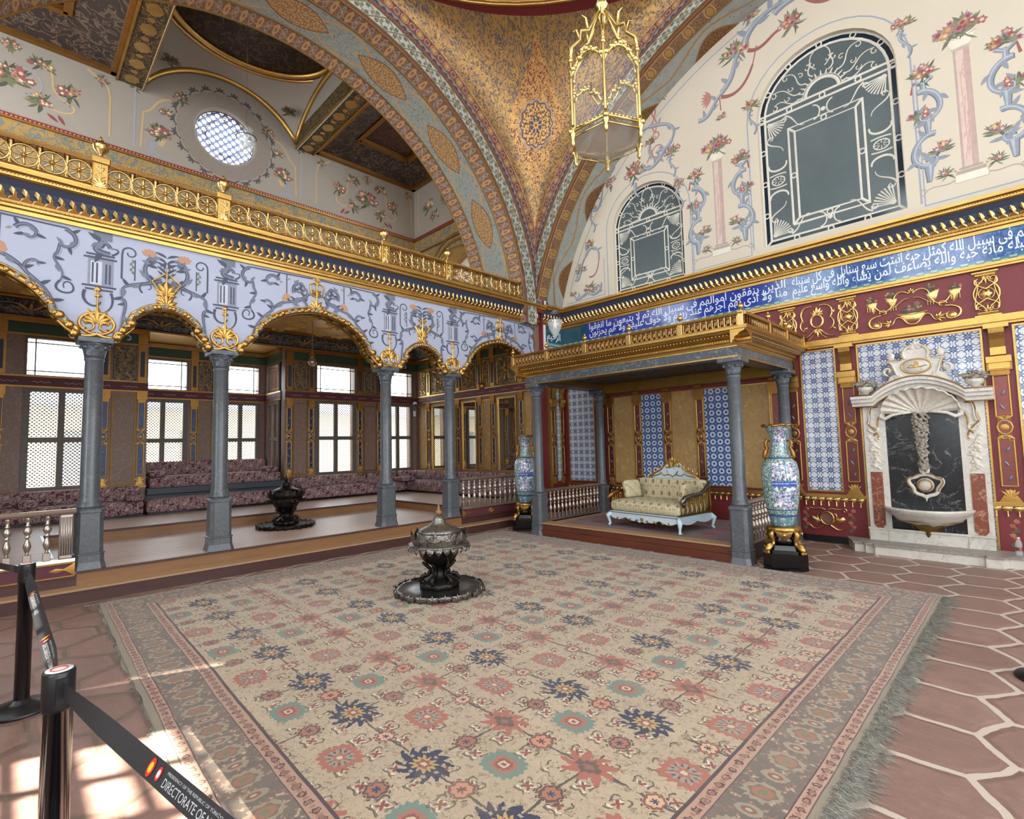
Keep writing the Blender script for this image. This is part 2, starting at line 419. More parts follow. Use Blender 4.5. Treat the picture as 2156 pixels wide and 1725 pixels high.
# hex floor
def hexfloor():
    m = M('hex_floor'); wob = m.noise(1.7, 3); wob2 = m.noise(1.9, 3, vec=m.comb(m.y+7.0, m.x, 0.0))
    dx, dy = .47, .5167
    X = (m.x+.485+(wob-.5)*.14)*(1/dx); Y = (m.y-4.55+(wob2-.5)*.12)*(1/dy)
    # two interleaved centre lattices: (2i, j) and (2i+1, j+.5)
    def cen(ox, oy):
        ax = (X-ox+1.0).mod(2.0)-1.0; ay = (Y-oy+.5).mod(1.0)-.5; return ax*.8660, ay
    a = cen(0, 0); b = cen(1, .5)
    def hd(p): ax, ay = p[0].abs(), p[1].abs(); return ay.max(ax*.8660+ay*.5)
    ha, hb = hd(a), hd(b); d = ha.min(hb)
    ida = ha.lt(hb)
    idn = m.noise(1.0, 0, vec=m.comb((X*.5+.5).floor()*3.7+ida*9.1, (Y+.25).floor()*5.3, 0.0))
    n = m.noise(9, 6, .65); nf = m.noise(46, 4, .6); streak = m.noise(1, 5, .6, m.comb(m.x*6, m.y*26, 0.0))
    stone = m.mix((n*1.7-.35).clamp(), '#7d6056', '#9b7a6e'); stone = m.mix(((idn-.35)*1.6).clamp()*.6, stone, '#75594f')
    stone = m.mix(((streak-.52)*4).clamp()*.35, stone, '#ac8877'); stone = m.mix(((nf-.55)*4).clamp()*.25, stone, '#bb9f92')
    leftw = m.y.step(.9, 2.2)   # south part: sandy worn joints, elsewhere pale mortar
    j = m.mix(leftw, '#6f5c4c', '#c3b3a3'); wn = m.noise(30, 3)
    w = (leftw*-.006+.472) + (wn-.5)*.012
    g = d.gt(w); soft = d.step(.40, .47)
    c = m.mix(g, stone, j); c = m.mix((soft*.25)*(1.0-g), c, '#6e5048')
    rough = (n*.35+.3)
    h = (1.0-soft)*1.0 + n*.5 + nf*.2
    m.out(c, rough, 0, h, .5, .012)
hexfloor()

# glazed wall tiles: blue rings and stars on white
def tiles(name, p, white, blue, dark, mode):
    m = M(name, 'uv'); n = m.noise(40, 3); n2 = m.noise(2.5, 3)
    u, v = m.x, m.y
    if mode == 'lattice':
        cu, cv = u.cell(p), v.cell(p); ou, ov = (u+p/2).cell(p), (v+p/2).cell(p)
        r = hyp(cu, cv)*(1/p); r2 = hyp(ou, ov)*(1/p)
        a = cv.atan2(cu); star = r.lt((a*8).cos()*.06+.28)*r.gt(.035) ; core = r.lt(.10)*r.gt(.06)
        lobes = (r2 - (ov.atan2(ou)*8).cos()*.025)
        ringm = (lobes-.33).abs().lt(.038); diag = ((cu.abs()-cv.abs())*(1/p)).abs().lt(.045)*r.lt(.5)
        cross = (cu.abs().min(cv.abs())*(1/p)).lt(.022)*r.gt(.16)
        dots = ((a*8).cos()*.06+.15 - r).abs().lt(.016)
        k = (star*(1.0-dots)*(1.0-core)).max(ringm*.9).max(diag*.9).max(cross*.8*r2.gt(.3))
        c = m.mix((n2*1.2-.1).clamp(), white, '#c9cbd0'); c = m.mix((k*(.75+n*.5)).clamp(), c, blue)
    else:
        cu, cv = u.cell(p), v.cell(p); ou, ov = (u+p/2).cell(p), (v+p/2).cell(p)
        r = hyp(cu, cv)*(1/p); r2 = hyp(ou, ov)*(1/p); a = cv.atan2(cu)
        ring = r.band(.17, .38); ctr = (r-(a*3).cos()*.03).lt(.11); dia = ((ou.abs()+ov.abs())*(1/p)).band(.12, .17)
        k = ring.max(dia); c = m.mix((n2*1.3-.2).clamp(), blue, dark)
        c = m.mix(((a*16).cos().gt(.2)*r.band(.40, .44)).clamp(), c, white); c = m.mix((k*(.7+n*.4)).clamp(), c, white); c = m.mix(ctr, c, dark)
    c = m.mix(((u.cell(p*2).abs().gt(p-.002)).max(v.cell(p*2).abs().gt(p-.002)))*.5, c, '#8d93a0')
    m.out(c, .12, 0, n, .05, .003)
tiles('tile_lattice', .155, '#dcdde0', '#3f5686', '#2b3c66', 'lattice')
tiles('tile_rings', .130, '#cdd5e0', '#3a5894', '#2a4279', 'rings')
def tile_band():
    m = M('inscription_tiles'); n = m.noise(5, 4); n2 = m.noise(22, 4); vein = (m.noise(9, 3, dist=1.5)-.5).abs()
    right = m.x.step(-3.3, -2.6)
    blue = m.mix((n*1.6-.3).clamp(), '#1f2f86', '#2c46a8'); teal = m.mix((n*1.8-.4).clamp(), '#26407f', '#4568a6')
    c = m.mix(right, blue, teal); c = m.mix(((n2-.5)*5).clamp()*right*.45, c, '#5a6ab0')
    c = m.mix(vein.lt(.02)*.35*right, c, '#7fc0c4'); c = m.mix(m.x.lt(-6.8), c, '#25505f')
    c = m.mix(m.x.cell(.27).abs().gt(.1325)*.6, c, '#16245a')
    bot = m.z.lt(3.885); c = m.mix(bot, c, m.mix(((m.x*40).sin()*(m.z*90).cos()).gt(.1), '#4f7f86', '#9fb6ae'))
    m.out(c, .1, 0, n2, .06, .004)
tile_band()

# carpet -------------------------------------------------------------
def carpet():
    m = M('carpet'); wx = m.noise(1.3, 3); wy = m.noise(1.3, 3, vec=m.comb(m.y, m.x+31.0, 0.0))
    e1 = m.noise(60, 3); e2 = m.noise(22, 2); j1 = m.noise(38, 2); j2 = m.noise(38, 2, vec=m.comb(m.y+3.0, m.x+11.0, 0.0)); X = m.x+(wx-.5)*.05+(j1-.5)*.022; Y = m.y+(wy-.5)*.05+(j2-.5)*.022
    base = m.mix((m.noise(3, 4)*1.6-.3).clamp(), '#b09b80', '#c6b094'); base = m.mix(((m.noise(.9, 3)-.45)*3).clamp()*.35, base, '#b09682')
    PX, PY = 1.34, 1.09
    def loc(x0, y0, py=PY): return (X-x0).cell(PX), (Y-y0).cell(py)
    L = []
    def star(x0, y0, py, rx, ry, lob, amp, col, edge=.04):
        a, b = loc(x0, y0, py); a, b = a*(1/rx), b*(1/ry); r = hyp(a, b)*.55+a.abs().max(b.abs())*.45; t = b.atan2(a); wv = (t*lob).cos()*amp
        return a, b, r, t, (r+wv+(e2-.5)*.18)
    # thin dark lattice lines
    l1 = (X+2.99).cell(.745).abs().lt(.006)*((Y-1.55).cell(.545).abs().gt(.10)); l2 = (Y-1.55).cell(.545).abs().lt(.006)*((X+2.99+.16).mod(.335)).gt(.10)
    wvx = (X+2.99+(Y*11).sin()*.006).cell(PX).abs().lt(.007); wvx2 = (X+2.25+(Y*12).sin()*.006).cell(PX).abs().lt(.007)
    wvy = (Y-1.55+(X*11).sin()*.006).cell(PY).abs().lt(.0055); wvy2 = (Y-2.1+(X*9).sin()*.006).cell(PY).abs().lt(.0065)
    gate = m.noise(3.3, 0).gt(.40); L.append(((wvx+wvx2+wvy+wvy2+l2).clamp()*gate*.9, '#3a3330'))
    # filler: small florets and tendrils
    fa, fb = (X+.09).cell(.186), (Y+.03).cell(.182); fr = hyp(fa, fb); ft = fb.atan2(fa)
    fr2 = fr+(ft*4).cos()*.012
    vd = m.noise(8.3, 1)
    L.append(((fr2-.052).abs().lt(.005)*vd.gt(.42)*(ft*3).sin().gt(-.6), '#5f5046')); L.append((fr2.lt(.020)*vd.gt(.40), '#8a463e')); L.append((fr2.band(.024, .040)*vd.gt(.45)*(ft*5).sin().gt(0.0), '#ddd2b6')); L.append((fr2.band(.040, .045)*vd.gt(.45)*(ft*5).sin().gt(-.1), '#574a40'))
    ga, gb = (X+.02).cell(.093), (Y+.05).cell(.097); gr = hyp(ga, gb*1.3)+(gb.atan2(ga)*3).cos()*.006
    L.append((gr.band(.012, .016)*(e2.gt(.47)), '#6d5c4e')); L.append((gr.lt(.006)*(e2.gt(.52)), '#a0584c'))
    tn = (m.noise(15, 2, dist=.8)-.5).abs().lt(.009); L.append((tn*.7, '#64564a')); tn2 = (m.noise(27, 1, dist=.5)-.5).abs().lt(.014); L.append((tn2*m.noise(6, 1).gt(.5)*.6, '#85705e'))
    vd3, vc3, vc4 = m.vorocol(13); L.append((vd3.lt(.019)*vc3.gt(.2), '#78433b')); L.append((vd3.band(.022, .029)*vc3.gt(.45), '#554940')); L.append((vd3.band(.029, .042)*vc4.gt(.5), '#d4c8aa')); L.append((vd3.band(.040, .044)*vc4.gt(.55), '#75654f'))
    vd5, vc5, vc6 = m.vorocol(27); L.append((vd5.lt(.011)*vc5.gt(.3), '#85503f')); L.append((vd5.lt(.010)*vc6.gt(.62), '#443f47')); L.append((vd5.band(.012, .016)*vc6.gt(.5), '#766655'))
    # small rosettes
    def rosette(x0, y0, py, R, rim, body, heart):
        a, b, r, t, q = star(x0, y0, py, R, R, 8, .07, None)
        L.append((q.band(.88, 1.02)*(t*12).cos().gt(-.2), '#57453c')); L.append((q.lt(.82), rim)); L.append((q.lt(.62), body)); L.append(((r+(t*6).cos()*.12).lt(.24), heart))
    rosette(-2.99, 1.825, .545, .068, '#66443e', '#a86e58', '#33365c'); rosette(-2.25, 1.825, .545, .068, '#66443e', '#a36a55', '#33365c')
    rosette(-1.96, 2.10, .545, .075, '#7d4a41', '#c98a70', '#6b2f33'); rosette(-2.62, 1.55, .545, .062, '#8a5146', '#d1a988', '#33365c')
    # teal medallions
    a, b, r, t, q = star(-1.96, 1.825, .545, .118, .098, 18, .07, None)
    L += [(q.lt(.98), '#6f857a'), ((r+(t*10).cos()*.08+(e2-.5)*.1).lt(.60), '#a86a58'), ((r+(t*10).cos()*.03).lt(.40), '#8f4f45'), (r.lt(.24), '#c9baa0'), (r.lt(.12), '#8f4f45')]
    # coral medallions with grey centre
    a, b, r, t, q = star(-2.62, 1.825, .545, .120, .102, 16, .09, None)
    L += [(q.lt(1.0), '#a96555'), ((r+(t*12).cos()*.10).lt(.62), '#9a9183'), ((r.band(.42, .56))*((t*12).cos().gt(.4)), '#4e4548'), ((r+(t*6).cos()*.1).lt(.33), '#a96555'), (r.lt(.14), '#cbbc9f')]
    # flame palmettes, coral with a dark heart
    for x0 in (-2.99, -2.25):
        a, b, r, t, q = star(x0, 2.10, PY, .150, .108, 7, .22, None); d = a.abs()*.8+b.abs()*.9
        L += [(((r+(t*9+r*4).cos()*.22+(e2-.5)*.5)).lt(.80), '#a86353'), ((d+(t*10).cos()*.06).lt(.46), '#6a5349'), ((d+(t*8).cos()*.03).lt(.2), '#8c6456')]
    # navy palmettes with a yellow star
    for x0 in (-2.99, -2.25):
        a, b, r, t, q = star(x0, 1.55, PY, .165, .130, 8, .16, None); hooks = (r+(t*12+r*7).cos()*.17+(t*4).cos()*-.08+(e2-.5)*.5)
        L += [(hooks.lt(.84), '#2e2f4a'), ((r.band(.56, .68)*(t*8).cos().gt(.55)), '#a99c85'), ((r+(t*12).cos()*.09).lt(.40), '#b89a62'), ((r+(t*6).cos()*.05).lt(.24), '#94554a'), (r.lt(.11), '#cbbc9f')]
    field = m.layers(base, *L)
    # borders: distance from the carpet's edge, running coordinate
    dxl, dxr, dyl, dyr = m.x+7.12, -0.72-m.x, m.y-.66+(m.x+3.7)*.03, 6.70-m.y
    # the two cross borders are wider
    d = dxl.min(dxr).min(dyl).min(dyr)+(m.noise(2.3, 2)-.5)*.02
    horiz = (dyl.min(dyr)).lt(dxl.min(dxr)); run = horiz*m.x+(1.0-horiz)*m.y
    def bandpat(lo, hi): return (d-lo)*(1/(hi-lo))
    bc = m.mix((m.noise(4, 4)*1.6-.3).clamp(), '#665c54', '#7a6b60')
    # main border: palmettes
    t1 = run.cell(.31)*(1/.082); t2 = (d-.243)*(1/.10); rr = hyp(t1, t2); tt = t2.atan2(t1)
    u1 = (run+.155).cell(.31)*(1/.05); rr2 = hyp(u1, t2*1.3)
    nn = m.noise(34, 3)
    main = m.layers(bc, ((nn.gt(.56)), '#96705f'), (nn.gt(.63), '#b9a48a'), ((rr+(tt*14).cos()*.06+(e2-.5)*.5).lt(.86), '#9c8d78'), ((rr+(tt*6).cos()*.06).lt(.62), '#7c6556'), (rr.lt(.48), '#9d6a55'), (rr.lt(.22), '#6f7a5c'),
                    ((rr2+(e2-.5)*.5).lt(.8), '#9c8d78'), (rr2.lt(.45), '#8a5a4c'), (rr2.lt(.2), '#b3a48c'))
    g1 = run.cell(.075)*(1/.03)
    def narrow(c0):
        g2 = (d-c0)*(1/.028); gq = hyp(g1, g2)+(e2-.5)*1.1+(m.noise(70, 1)-.5)*.9
        return m.layers('#b58f7b', (gq.band(.42, .75), '#5f3f3a'), (gq.lt(.3), '#8a5f52'), ((hyp((run+.0375).cell(.075)*(1/.02), g2)+(e2-.5)*.5).lt(.55), '#a3705f'))
    outb, inb = narrow(.084), narrow(.407)
    c = m.mix(d.lt(.463), field, '#4b3a3e'); c = m.mix(d.lt(.445), c, inb); c = m.mix(d.lt(.372), c, '#5b4a48'); c = m.mix(d.lt(.366), c, main)
    c = m.mix(d.lt(.120), c, '#4b3535'); c = m.mix(d.lt(.114), c, outb); c = m.mix(d.lt(.056), c, '#5a4340'); c = m.mix(d.lt(.050), c, '#8f826f')
    wear = m.noise(2.2, 5, .6); c = m.mix(((wear-.52)*5).clamp()*.3, c, '#a5957c'); c = m.mix(e1*.22, c, '#6f6455')
    fib = m.noise(260, 2)
    m.out(c, .95, 0, fib+m.noise(25, 3)*.7, .35, .004, Sheen_Weight=.15)
carpet()
def rug():
    m = M('throne_rug'); n = m.noise(24, 3); n2 = m.noise(5, 2)
    c = m.layers('#8d7270', (n.gt(.52), '#7b7d86'), (n.gt(.6), '#a0625b'), ((hyp(m.x.cell(.5), m.y.cell(.5))+n*.1).lt(.17), '#9a5450'))
    m.out(c, .95, 0, n, .2, .003)
rug()
# divan damask
def damask(name, ground, fig, light, p=.22, coord='obj'):
    m = M(name, coord); q = m.x+m.y
    u, v = q.cell(p), (m.z*1.0+m.x*.0+((m.x-m.y)*.5)).cell(p); u2, v2 = (q+p/2).cell(p), (m.z+((m.x-m.y)*.5)+p/2).cell(p)
    n = m.noise(30, 3)
    r = hyp(u, v)*(1/p)+(n-.5)*.16; r2 = hyp(u2, v2)*(1/p)+(n-.5)*.16; t = v.atan2(u)
    c = m.layers(ground, (r.lt(.38), fig), ((r+(t*7).cos()*.04).band(.2, .26), ground), (r.lt(.12), light), (r2.lt(.30), fig), (r2.band(.1, .16), ground), (((m.noise(13, 2, dist=1.2)-.5).abs()).lt(.02), light))
    m.out(c, .8, 0, n, .2, .004)
damask('divan_fabric', '#4d2630', '#977577', '#b59a90')
def settee_fab():
    m = M('settee_fabric'); n = m.noise(25, 3); u = (m.x).cell(.16); v = (m.z+m.y).cell(.2); r = hyp(u*1.3, v)
    u2 = (m.x+.08).cell(.16); v2 = (m.z+m.y+.1).cell(.2); r2 = hyp(u2, v2*1.5)
    c = m.layers('#cbbd9a', ((m.noise(30, 2)-.5).abs().lt(.03), '#a89c78'), (r.lt(.035), '#7b5a42'), (r.lt(.018), '#b08a5a'), (r2.band(.03, .048)*v2.gt(0.0), '#94805e'), ((m.x*60).sin().gt(.9)*.5, '#d9d0ae'))
    m.out(c, .7, 0, n, .2, .003)
settee_fab()
# soffit of the great arches: uv = (arc length, distance across)
def soffit(name, W, flip=False, dark=False):
    m = M(name, 'uv'); u, v = m.x, m.y; n = m.noise(7, 4); nf = m.noise(30, 3); ns = m.noise(13, 3)
    vv = m.comb(u, v, 0.0)
    g, cc = ('#949a94', '#c4a070') if not dark else ('#8f8d86', '#6c4a2a')
    base = m.mix((n*1.5-.2).clamp(), g, '#a3a79e')
    vd, c1, c2 = m.vorocol(11, vv)
    flow = m.layers(base, ((vd.band(.05, .16))*c1.gt(.35), '#5b6672'), (vd.lt(.06), '#b7a070'), ((m.noise(18, 2, dist=.7)-.5).abs().lt(.02), '#6c7472'))
    P = 1.657; cu = (u-2.17+P/2).mod(P)-P/2; cv = v-(.37+.39)
    # ogee cartouche
    k = cu.abs()*(1/.52); wdt = ((k*pi*.5).cos().max(0.0)).pow(.8)*.25; cart = cv.abs().lt(wdt)*k.lt(1.0); rim = cv.abs().lt(wdt+.02)*k.lt(1.06)
    ripple = (u*(2*pi/P)*1.0).cos()*.27
    rib = ((cv.abs()-((u-2.17)*(2*pi/P)+pi).cos()*.13-.2+(ns-.5)*.07).abs()).lt(.02)*k.gt(.55)
    flow = m.layers(flow, (rib, '#c79a62'), (rim, '#7a4a38'), (cart, m.mix((nf-.48).step(0, .06), '#946c44' if not dark else '#4c3018', cc)), ((cv.abs()+(cu.abs()-.58).abs()).lt(.045), '#c79a62'))
    def border(c0, w):
        a = (v-c0)*(1/w); t = u.cell(.26)*(1/.09); r = hyp(t, a*1.2); t3 = (u+.13).cell(.26)*(1/.07); r3 = hyp(t3, a*1.3)
        bb = m.mix(nf.step(.4, .6), '#7d4a45', '#946a58')
        return m.layers(bb, (((a-(u*(2*pi/.52)).cos()*.25).abs()).lt(.035), '#a8987f'), (m.noise(40, 2, vec=vv).gt(.6), '#a58a68'), ((r+(ns-.5)*.5).lt(.5), '#bf9a68'), (r.lt(.2), '#98644a'), ((r3+(ns-.5)*.6).band(.4, .58), '#939a90'), (r3.lt(.2), '#bf9a68'), (a.abs().gt(.44), '#c2a37a'), (a.abs().gt(.49), '#5d3a38'))
    b1, b2 = border(.185, .37), border(W-.175, .35)
    c = m.mix(v.lt(.37), flow, b1); c = m.mix(v.gt(W-.35), c, b2)
    m.out(c, .55, .15, nf, .1, .003)
soffit('arch_soffit', 1.5)
def soffit2():
    m = M('back_soffit', 'uv'); u, v = m.x, m.y; n = m.noise(7, 4); nf = m.noise(32, 3)
    base = m.mix((n*1.5-.2).clamp(), '#8c918f', '#a5a69c'); vd, c1, c2 = m.vorocol(12, m.comb(u, v, 0.0))
    flow = m.layers(base, ((vd.band(.05, .15))*c1.gt(.4), '#5b6672'), (vd.lt(.05), '#b7a070'))
    P = 1.75; wv = ((u-.35)*(2*pi/P)).cos()
    med = v.lt((wv-.05)*.30); flow = m.layers(flow, (v.lt((wv-.05)*.30+.035), '#8a6a3e'), (med, m.mix(nf.step(.45, .55), '#5a3a20', '#8a5f34')), (((v-.33-wv*.12+(n-.5)*.1).abs()).lt(.02), '#a27e48'))
    a = (v-.70)*(1/.26); t = u.cell(.42)*(1/.13); r = hyp(t, a*1.1)
    bb = m.mix(nf.step(.42, .58), '#6e4a3a', '#94704e'); b = m.layers(bb, (r.band(.55, .72), '#b59262'), (r.lt(.4), '#a9803f'), (a.abs().gt(.45), '#b59262'))
    c = m.mix(v.gt(.56), flow, b); c = m.mix(v.gt(.84), c, '#7c4640')
    m.out(c, .55, .1, nf, .1, .003)
soffit2()
# flat rings around the arches: uv = (arc length, radial distance from the inner edge)
def ring_mat(name, W, k=1.0):
    m = M(name, 'uv'); u, v = m.x, m.y*(1/W); n = m.noise(30, 3); n2 = m.noise(6, 3)
    mar = m.mix(n.step(.4, .6), '#6a3f40', '#85575a')
    # white leaf band .12-.48
    P = .36; a = (v-.29)*(1/.18)
    d1 = (u.cell(P)*(2/P)).abs(); zig = ((a.abs()-d1).abs()).lt(.12); leafb = m.layers(m.mix(n2, '#a9aca0', '#c0bfb0'), ((hyp(u.cell(P/2)*(4/P), (a.abs()-.5)*1.6)).lt(.42), '#5a6058'), (((hyp((u+P/4).cell(P/2)*(4/P), a*1.1)+n*.2).lt(.4)), '#6b7268'), (zig, '#7a6a4c'), (n.gt(.6), '#7d8278'))
    zz = v.band(.60, .68+.0); tri = (u.cell(.13).abs()*(1/.13)) ; zzc = m.mix((v-.60).gt(tri*.14), '#343a40', '#7d8a80')
    t = u.cell(.30)*(1/.10); b = (v-.84)*(1/.13)*1.0; r = hyp(t, b*.9); t3 = (u+.15).cell(.30)*(1/.08); r3 = hyp(t3, b)
    redb = m.layers(m.mix(n.step(.45, .6), '#7a3a34', '#8f5a4a'), (r.band(.5, .75), '#a58a68'), (r.lt(.4), '#c49a5c'), (r3.band(.45, .7), '#8c8f84'), (r3.lt(.3), '#8f3f38'), (b.abs().gt(1.1), '#b8a07a'))
    c = m.layers(mar, (v.band(.11, .48), leafb), (v.band(.105, .125).max(v.band(.47, .485)), '#4c2f30'), (v.band(.60, .70), zzc), (v.gt(.70), redb), (v.band(.695, .71), '#a03a34'), (v.gt(.975), '#c2a070'))
    m.out(c, .6, .05, n, .08, .003)
ring_mat('ring_left', .78); ring_mat('ring_back', .58)
def pendentive():
    m = M('pendentive', 'uv'); u, v = m.x, m.y; vv = m.comb(u, v, 0.0); n = m.noise(3, 3); a = m.noise(9, 2, vec=vv, dist=1.3); b = m.noise(17, 3, vec=vv, dist=.8); vd, c1, c2 = m.vorocol(7.5, vv)
    ground = m.mix(n.step(.35, .6), '#4a4a52', '#5a4a3a')
    scroll = ((a-.5).abs()).lt(.05).max((b-.5).abs().lt(.03)); fl = vd.lt(.045+.0)+vd.band(.06, .085)
    goldc = m.mix(n, '#9a6e38', '#c59a5c'); c = m.mix((scroll.max(vd.lt(.09))).clamp(), ground, goldc); c = m.mix(vd.lt(.025), c, '#6e3226')
    # central medallion with red flame field
    du = u.abs(); dv = v-1.95; r = hyp(du, dv); t = dv.atan2(u)
    flame = (du*(1/.70)+dv.abs()*(1/1.2)).lt(1.0); c = m.mix(flame*(1.0-(scroll)), c, '#6c2a24'); c = m.mix(flame*((b-.5).abs().lt(.04)), c, '#c99a58')
    rr = r-(t*12).cos()*.018; c = m.layers(c, (rr.lt(.40), '#8e8f90'), (rr.lt(.375), '#6a3a2c'), (rr.lt(.35), m.mix(m.noise(24, 2, vec=vv).step(.47, .53), '#6b4428', '#cfa468')), ((r+(t*8).cos()*.03).lt(.12), '#3d4258'), ((r+(t*8+pi).cos()*.02).lt(.07), '#c99a58'), (r.lt(.025), '#7c3328'))
    met = (scroll.max(vd.lt(.09))*.55); m.out(c, .42, met.clamp(), b, .15, .004)
pendentive()
def coffer(name, a, b, gcol, sc=8, lw=.04):
    m = M(name); n = m.noise(sc, 3, dist=1.0); c = m.mix(((n-.5).abs().lt(lw)), m.mix(m.noise(3, 2), a, b), gcol); m.out(c, .6, 0, n, .2, .01)
coffer('coffer_dark', '#1d1717', '#33241f', '#5c4a3c', 5, .03); coffer('coffer_red', '#42241e', '#583228', '#1d1716', 6); coffer('band_black', '#181513', '#221d19', '#9a7634', 16, .02)
simple('alcove_ceiling', '#c89f5a', .45, .15, nscale=9, namt=.3, bump=.6); coffer('frieze_grey', '#3b4047', '#4c5158', '#767a7c', 7); coffer('canopy_under', '#1d1b20', '#2c282c', '#54493c', 6)
coffer('gallery_gold', '#8a6a30', '#a9874a', '#5f6a68', 7); coffer('gold_carved', '#9c7434', '#c29a50', '#6b4a20', 26)
coffer('dark_arabesque', '#33302e', '#454040', '#8d7f68', 16)
def grille():
    m = M('grille'); p = .062; s = (m.y if 1 else m.x)
    q = m.x+m.y; a = q.cell(p); b = m.z.cell(p); a2 = (q+p/2).cell(p); b2 = (m.z+p/2).cell(p); hole = (hyp(a, b).min(hyp(a2, b2))).lt(p*.34)
    m.out('#574a42', .6, 0, Alpha=(1.0-hole))
grille()
def glass(name, col='#ffffff', rough=.02, alpha=.25):
    m = M(name); m.out(col, rough, 0, Alpha=alpha, IOR=1.45)
glass('clear_glass', '#f2f4f4', .0, .05); glass('lamp_glass', '#dfe3e4', .05, .3); glass('dusty_glass', '#c9c4ba', .35, .8); glass('window_glass', '#e8f0f6', .02, .08)
m = M('mirror'); m.out('#b9b6ae', .03, 1.0)
m = M('glass_grey'); n = m.noise(3, 4); m.out(m.mix(n, '#4a5558', '#5c686a'), .25)
m = M('glass_blue'); n = m.noise(40, 2); m.out(m.mix(n, '#07141c', '#123048'), .12)
m = M('oculus_panes')
cz, cy = (m.z-8.6), (m.y-3.3); hx = m.y.cell(.13); n = hyp(m.y.cell(.17), m.z.cell(.17)); n2 = hyp((m.y+.085).cell(.17), (m.z+.085).cell(.17))
m.out(m.mix(n.min(n2).lt(.046), '#aeb8e0', '#ffffff'), .2, 0, Alpha=1.0-n.min(n2).lt(.046)*.35-.08)
# porcelain
def porcelain():
    m = M('porcelain'); a = m.y.atan2(m.x); z = m.z; n = m.noise(28, 3); n2 = m.noise(50, 2); n3 = m.noise(14, 2)
    vine = m.layers('#a7b6b6', ((n-.5).abs().lt(.05), '#4f7a68'), (n2.gt(.62), '#3d5f8c'), (n2.lt(.36), '#d6dcd6'))
    fig = m.layers('#c3cbe0', (n.lt(.42), '#4a62a0'), (n2.gt(.57), '#9c5060'), (n2.lt(.4), '#4b4468'), (n3.gt(.6), '#e6e6ee'), ((n3-.5).abs().lt(.02), '#2f7a62'))
    pa = (a+1.35).cell(pi)      # two painted reserves facing front and back
    panel = pa.abs().lt(.72)*z.band(.22, .52); panel2 = pa.abs().lt(.72)*z.band(.56, .80); neck = pa.abs().lt(.75)*z.band(1.0, 1.22)
    allp = (panel+panel2+neck).clamp(); c = m.mix(allp, vine, fig)
    c = m.mix((z.band(.50, .53)+z.band(.545, .565)).clamp()*pa.abs().lt(.72), c, '#3b56b4'); c = m.mix(((z*1.0).band(.12, .15)+z.band(.84, .86)+z.band(.20, .215)).clamp(), c, '#3a5a78')
    c = m.mix(z.lt(.12)*((a*9).sin().gt(.2)), c, '#5d86a0'); c = m.mix(z.gt(1.24), c, m.mix(n2.gt(.5), '#7d8a88', '#a3aca8'))
    m.out(c, .12, 0, n, .05, .002, Coat_Weight=.5)
porcelain()
m = M('bronze_dark'); n = m.noise(40, 4); m.out(m.mix((n*1.6-.4).clamp(), '#121110', '#3a332c'), .38, .75, n, .6, .006)
m = M('bronze_silver'); n = m.noise(45, 4); m.out(m.mix((n*1.8-.45).clamp(), '#4c4640', '#a8a39c'), .33, .9, n, .7, .006)
m = M('bronze_tray'); n = m.noise(8, 4); m.out(m.mix((n*1.4-.2).clamp(), '#4f4d4b', '#75726f'), .24, .9, n, .05, .003)
m = M('fringe'); n = m.noise(30, 3); m.out(m.mix((n*2.2-.6).clamp(), '#6e6a62', '#a9a498'), .95)
m = M('white_relief'); n = m.noise(30, 4); m.out(m.mix((n*1.5-.25).clamp(), '#bdb2a3', '#e4dccf'), .5, 0, n, .5, .006)
m = M('grey_relief'); n = m.noise(40, 4); m.out(m.mix((n*1.8-.4).clamp(), '#5e564c', '#b5aa9a'), .6, 0, n, .8, .01)
# ------------------------------------------------------------------ floor and platforms
AX = -7.62            # face of the arcade wall
ZP1, ZP2 = .31, .47   # the two platform levels of the window alcove
b = MB(); b.box(-8.2, 8.5, -6.0, 9.3, -.2, 0.0); st(b, 'floor', 'hex_floor', 'worn red stone paving in large hexagons with pale joints')
pl = thing('floor_platform', 'low plank platform two steps up behind the arcade', 'platform'); pl['kind'] = 'structure'
b = MB(); b.box(-9.96, -7.60, -3.2, 8.45, -.15, ZP1-.004); b.build('planks', 'platform_planks', pl)
b = MB(); b.box(-12.4, -9.96, -3.2, 8.45, -.15, ZP2-.004); b.box(-9.96, -7.64, -3.2, .40, ZP1, ZP2-.004); b.box(-9.96, -7.64, 6.16, 8.45, ZP1, ZP2-.004); b.box(-13.6, -12.2, 1.95, 4.65, -.15, ZP2-.01); b.build('upper_planks', 'platform_planks', pl)
b = MB(); b.box(-7.60, -7.575, .62, 6.10, .158, ZP1-.02); b.box(-9.96, -9.94, .42, 6.14, ZP1-.004, ZP2-.03); b.box(-9.94, -7.64, 6.14, 6.16, ZP1-.004, ZP2-.03); b.build('riser', 'riser_wood', pl)
b = MB(); b.box(-7.60, -7.555, .62, 6.10, ZP1-.02, ZP1); b.box(-9.96, -9.925, .42, 6.14, ZP2-.03, ZP2); b.box(-9.94, -7.64, 6.125, 6.16, ZP2-.03, ZP2); b.build('nosing', 'riser_dark', pl)
b = MB(); b.box(-7.60, -7.36, -3.2, 8.45, .135, .158); b.build('tread', 'tread_wood', pl)
b = MB(); b.box(-7.60, -7.372, -3.2, 8.45, -.05, .135); b.box(-7.62, -7.575, -3.2, .615, .16, .28); b.box(-7.62, -7.575, 6.105, 8.3, .16, .28); b.build('kickboard', 'riser_dark', pl)
b = MB(); b.box(-9.97, -7.7, .395, .425, ZP2-.004, ZP2+.004); b.box(-9.97, -7.7, .42, .43, ZP1, ZP2); b.build('edge_strip', 'steel_strip', pl)

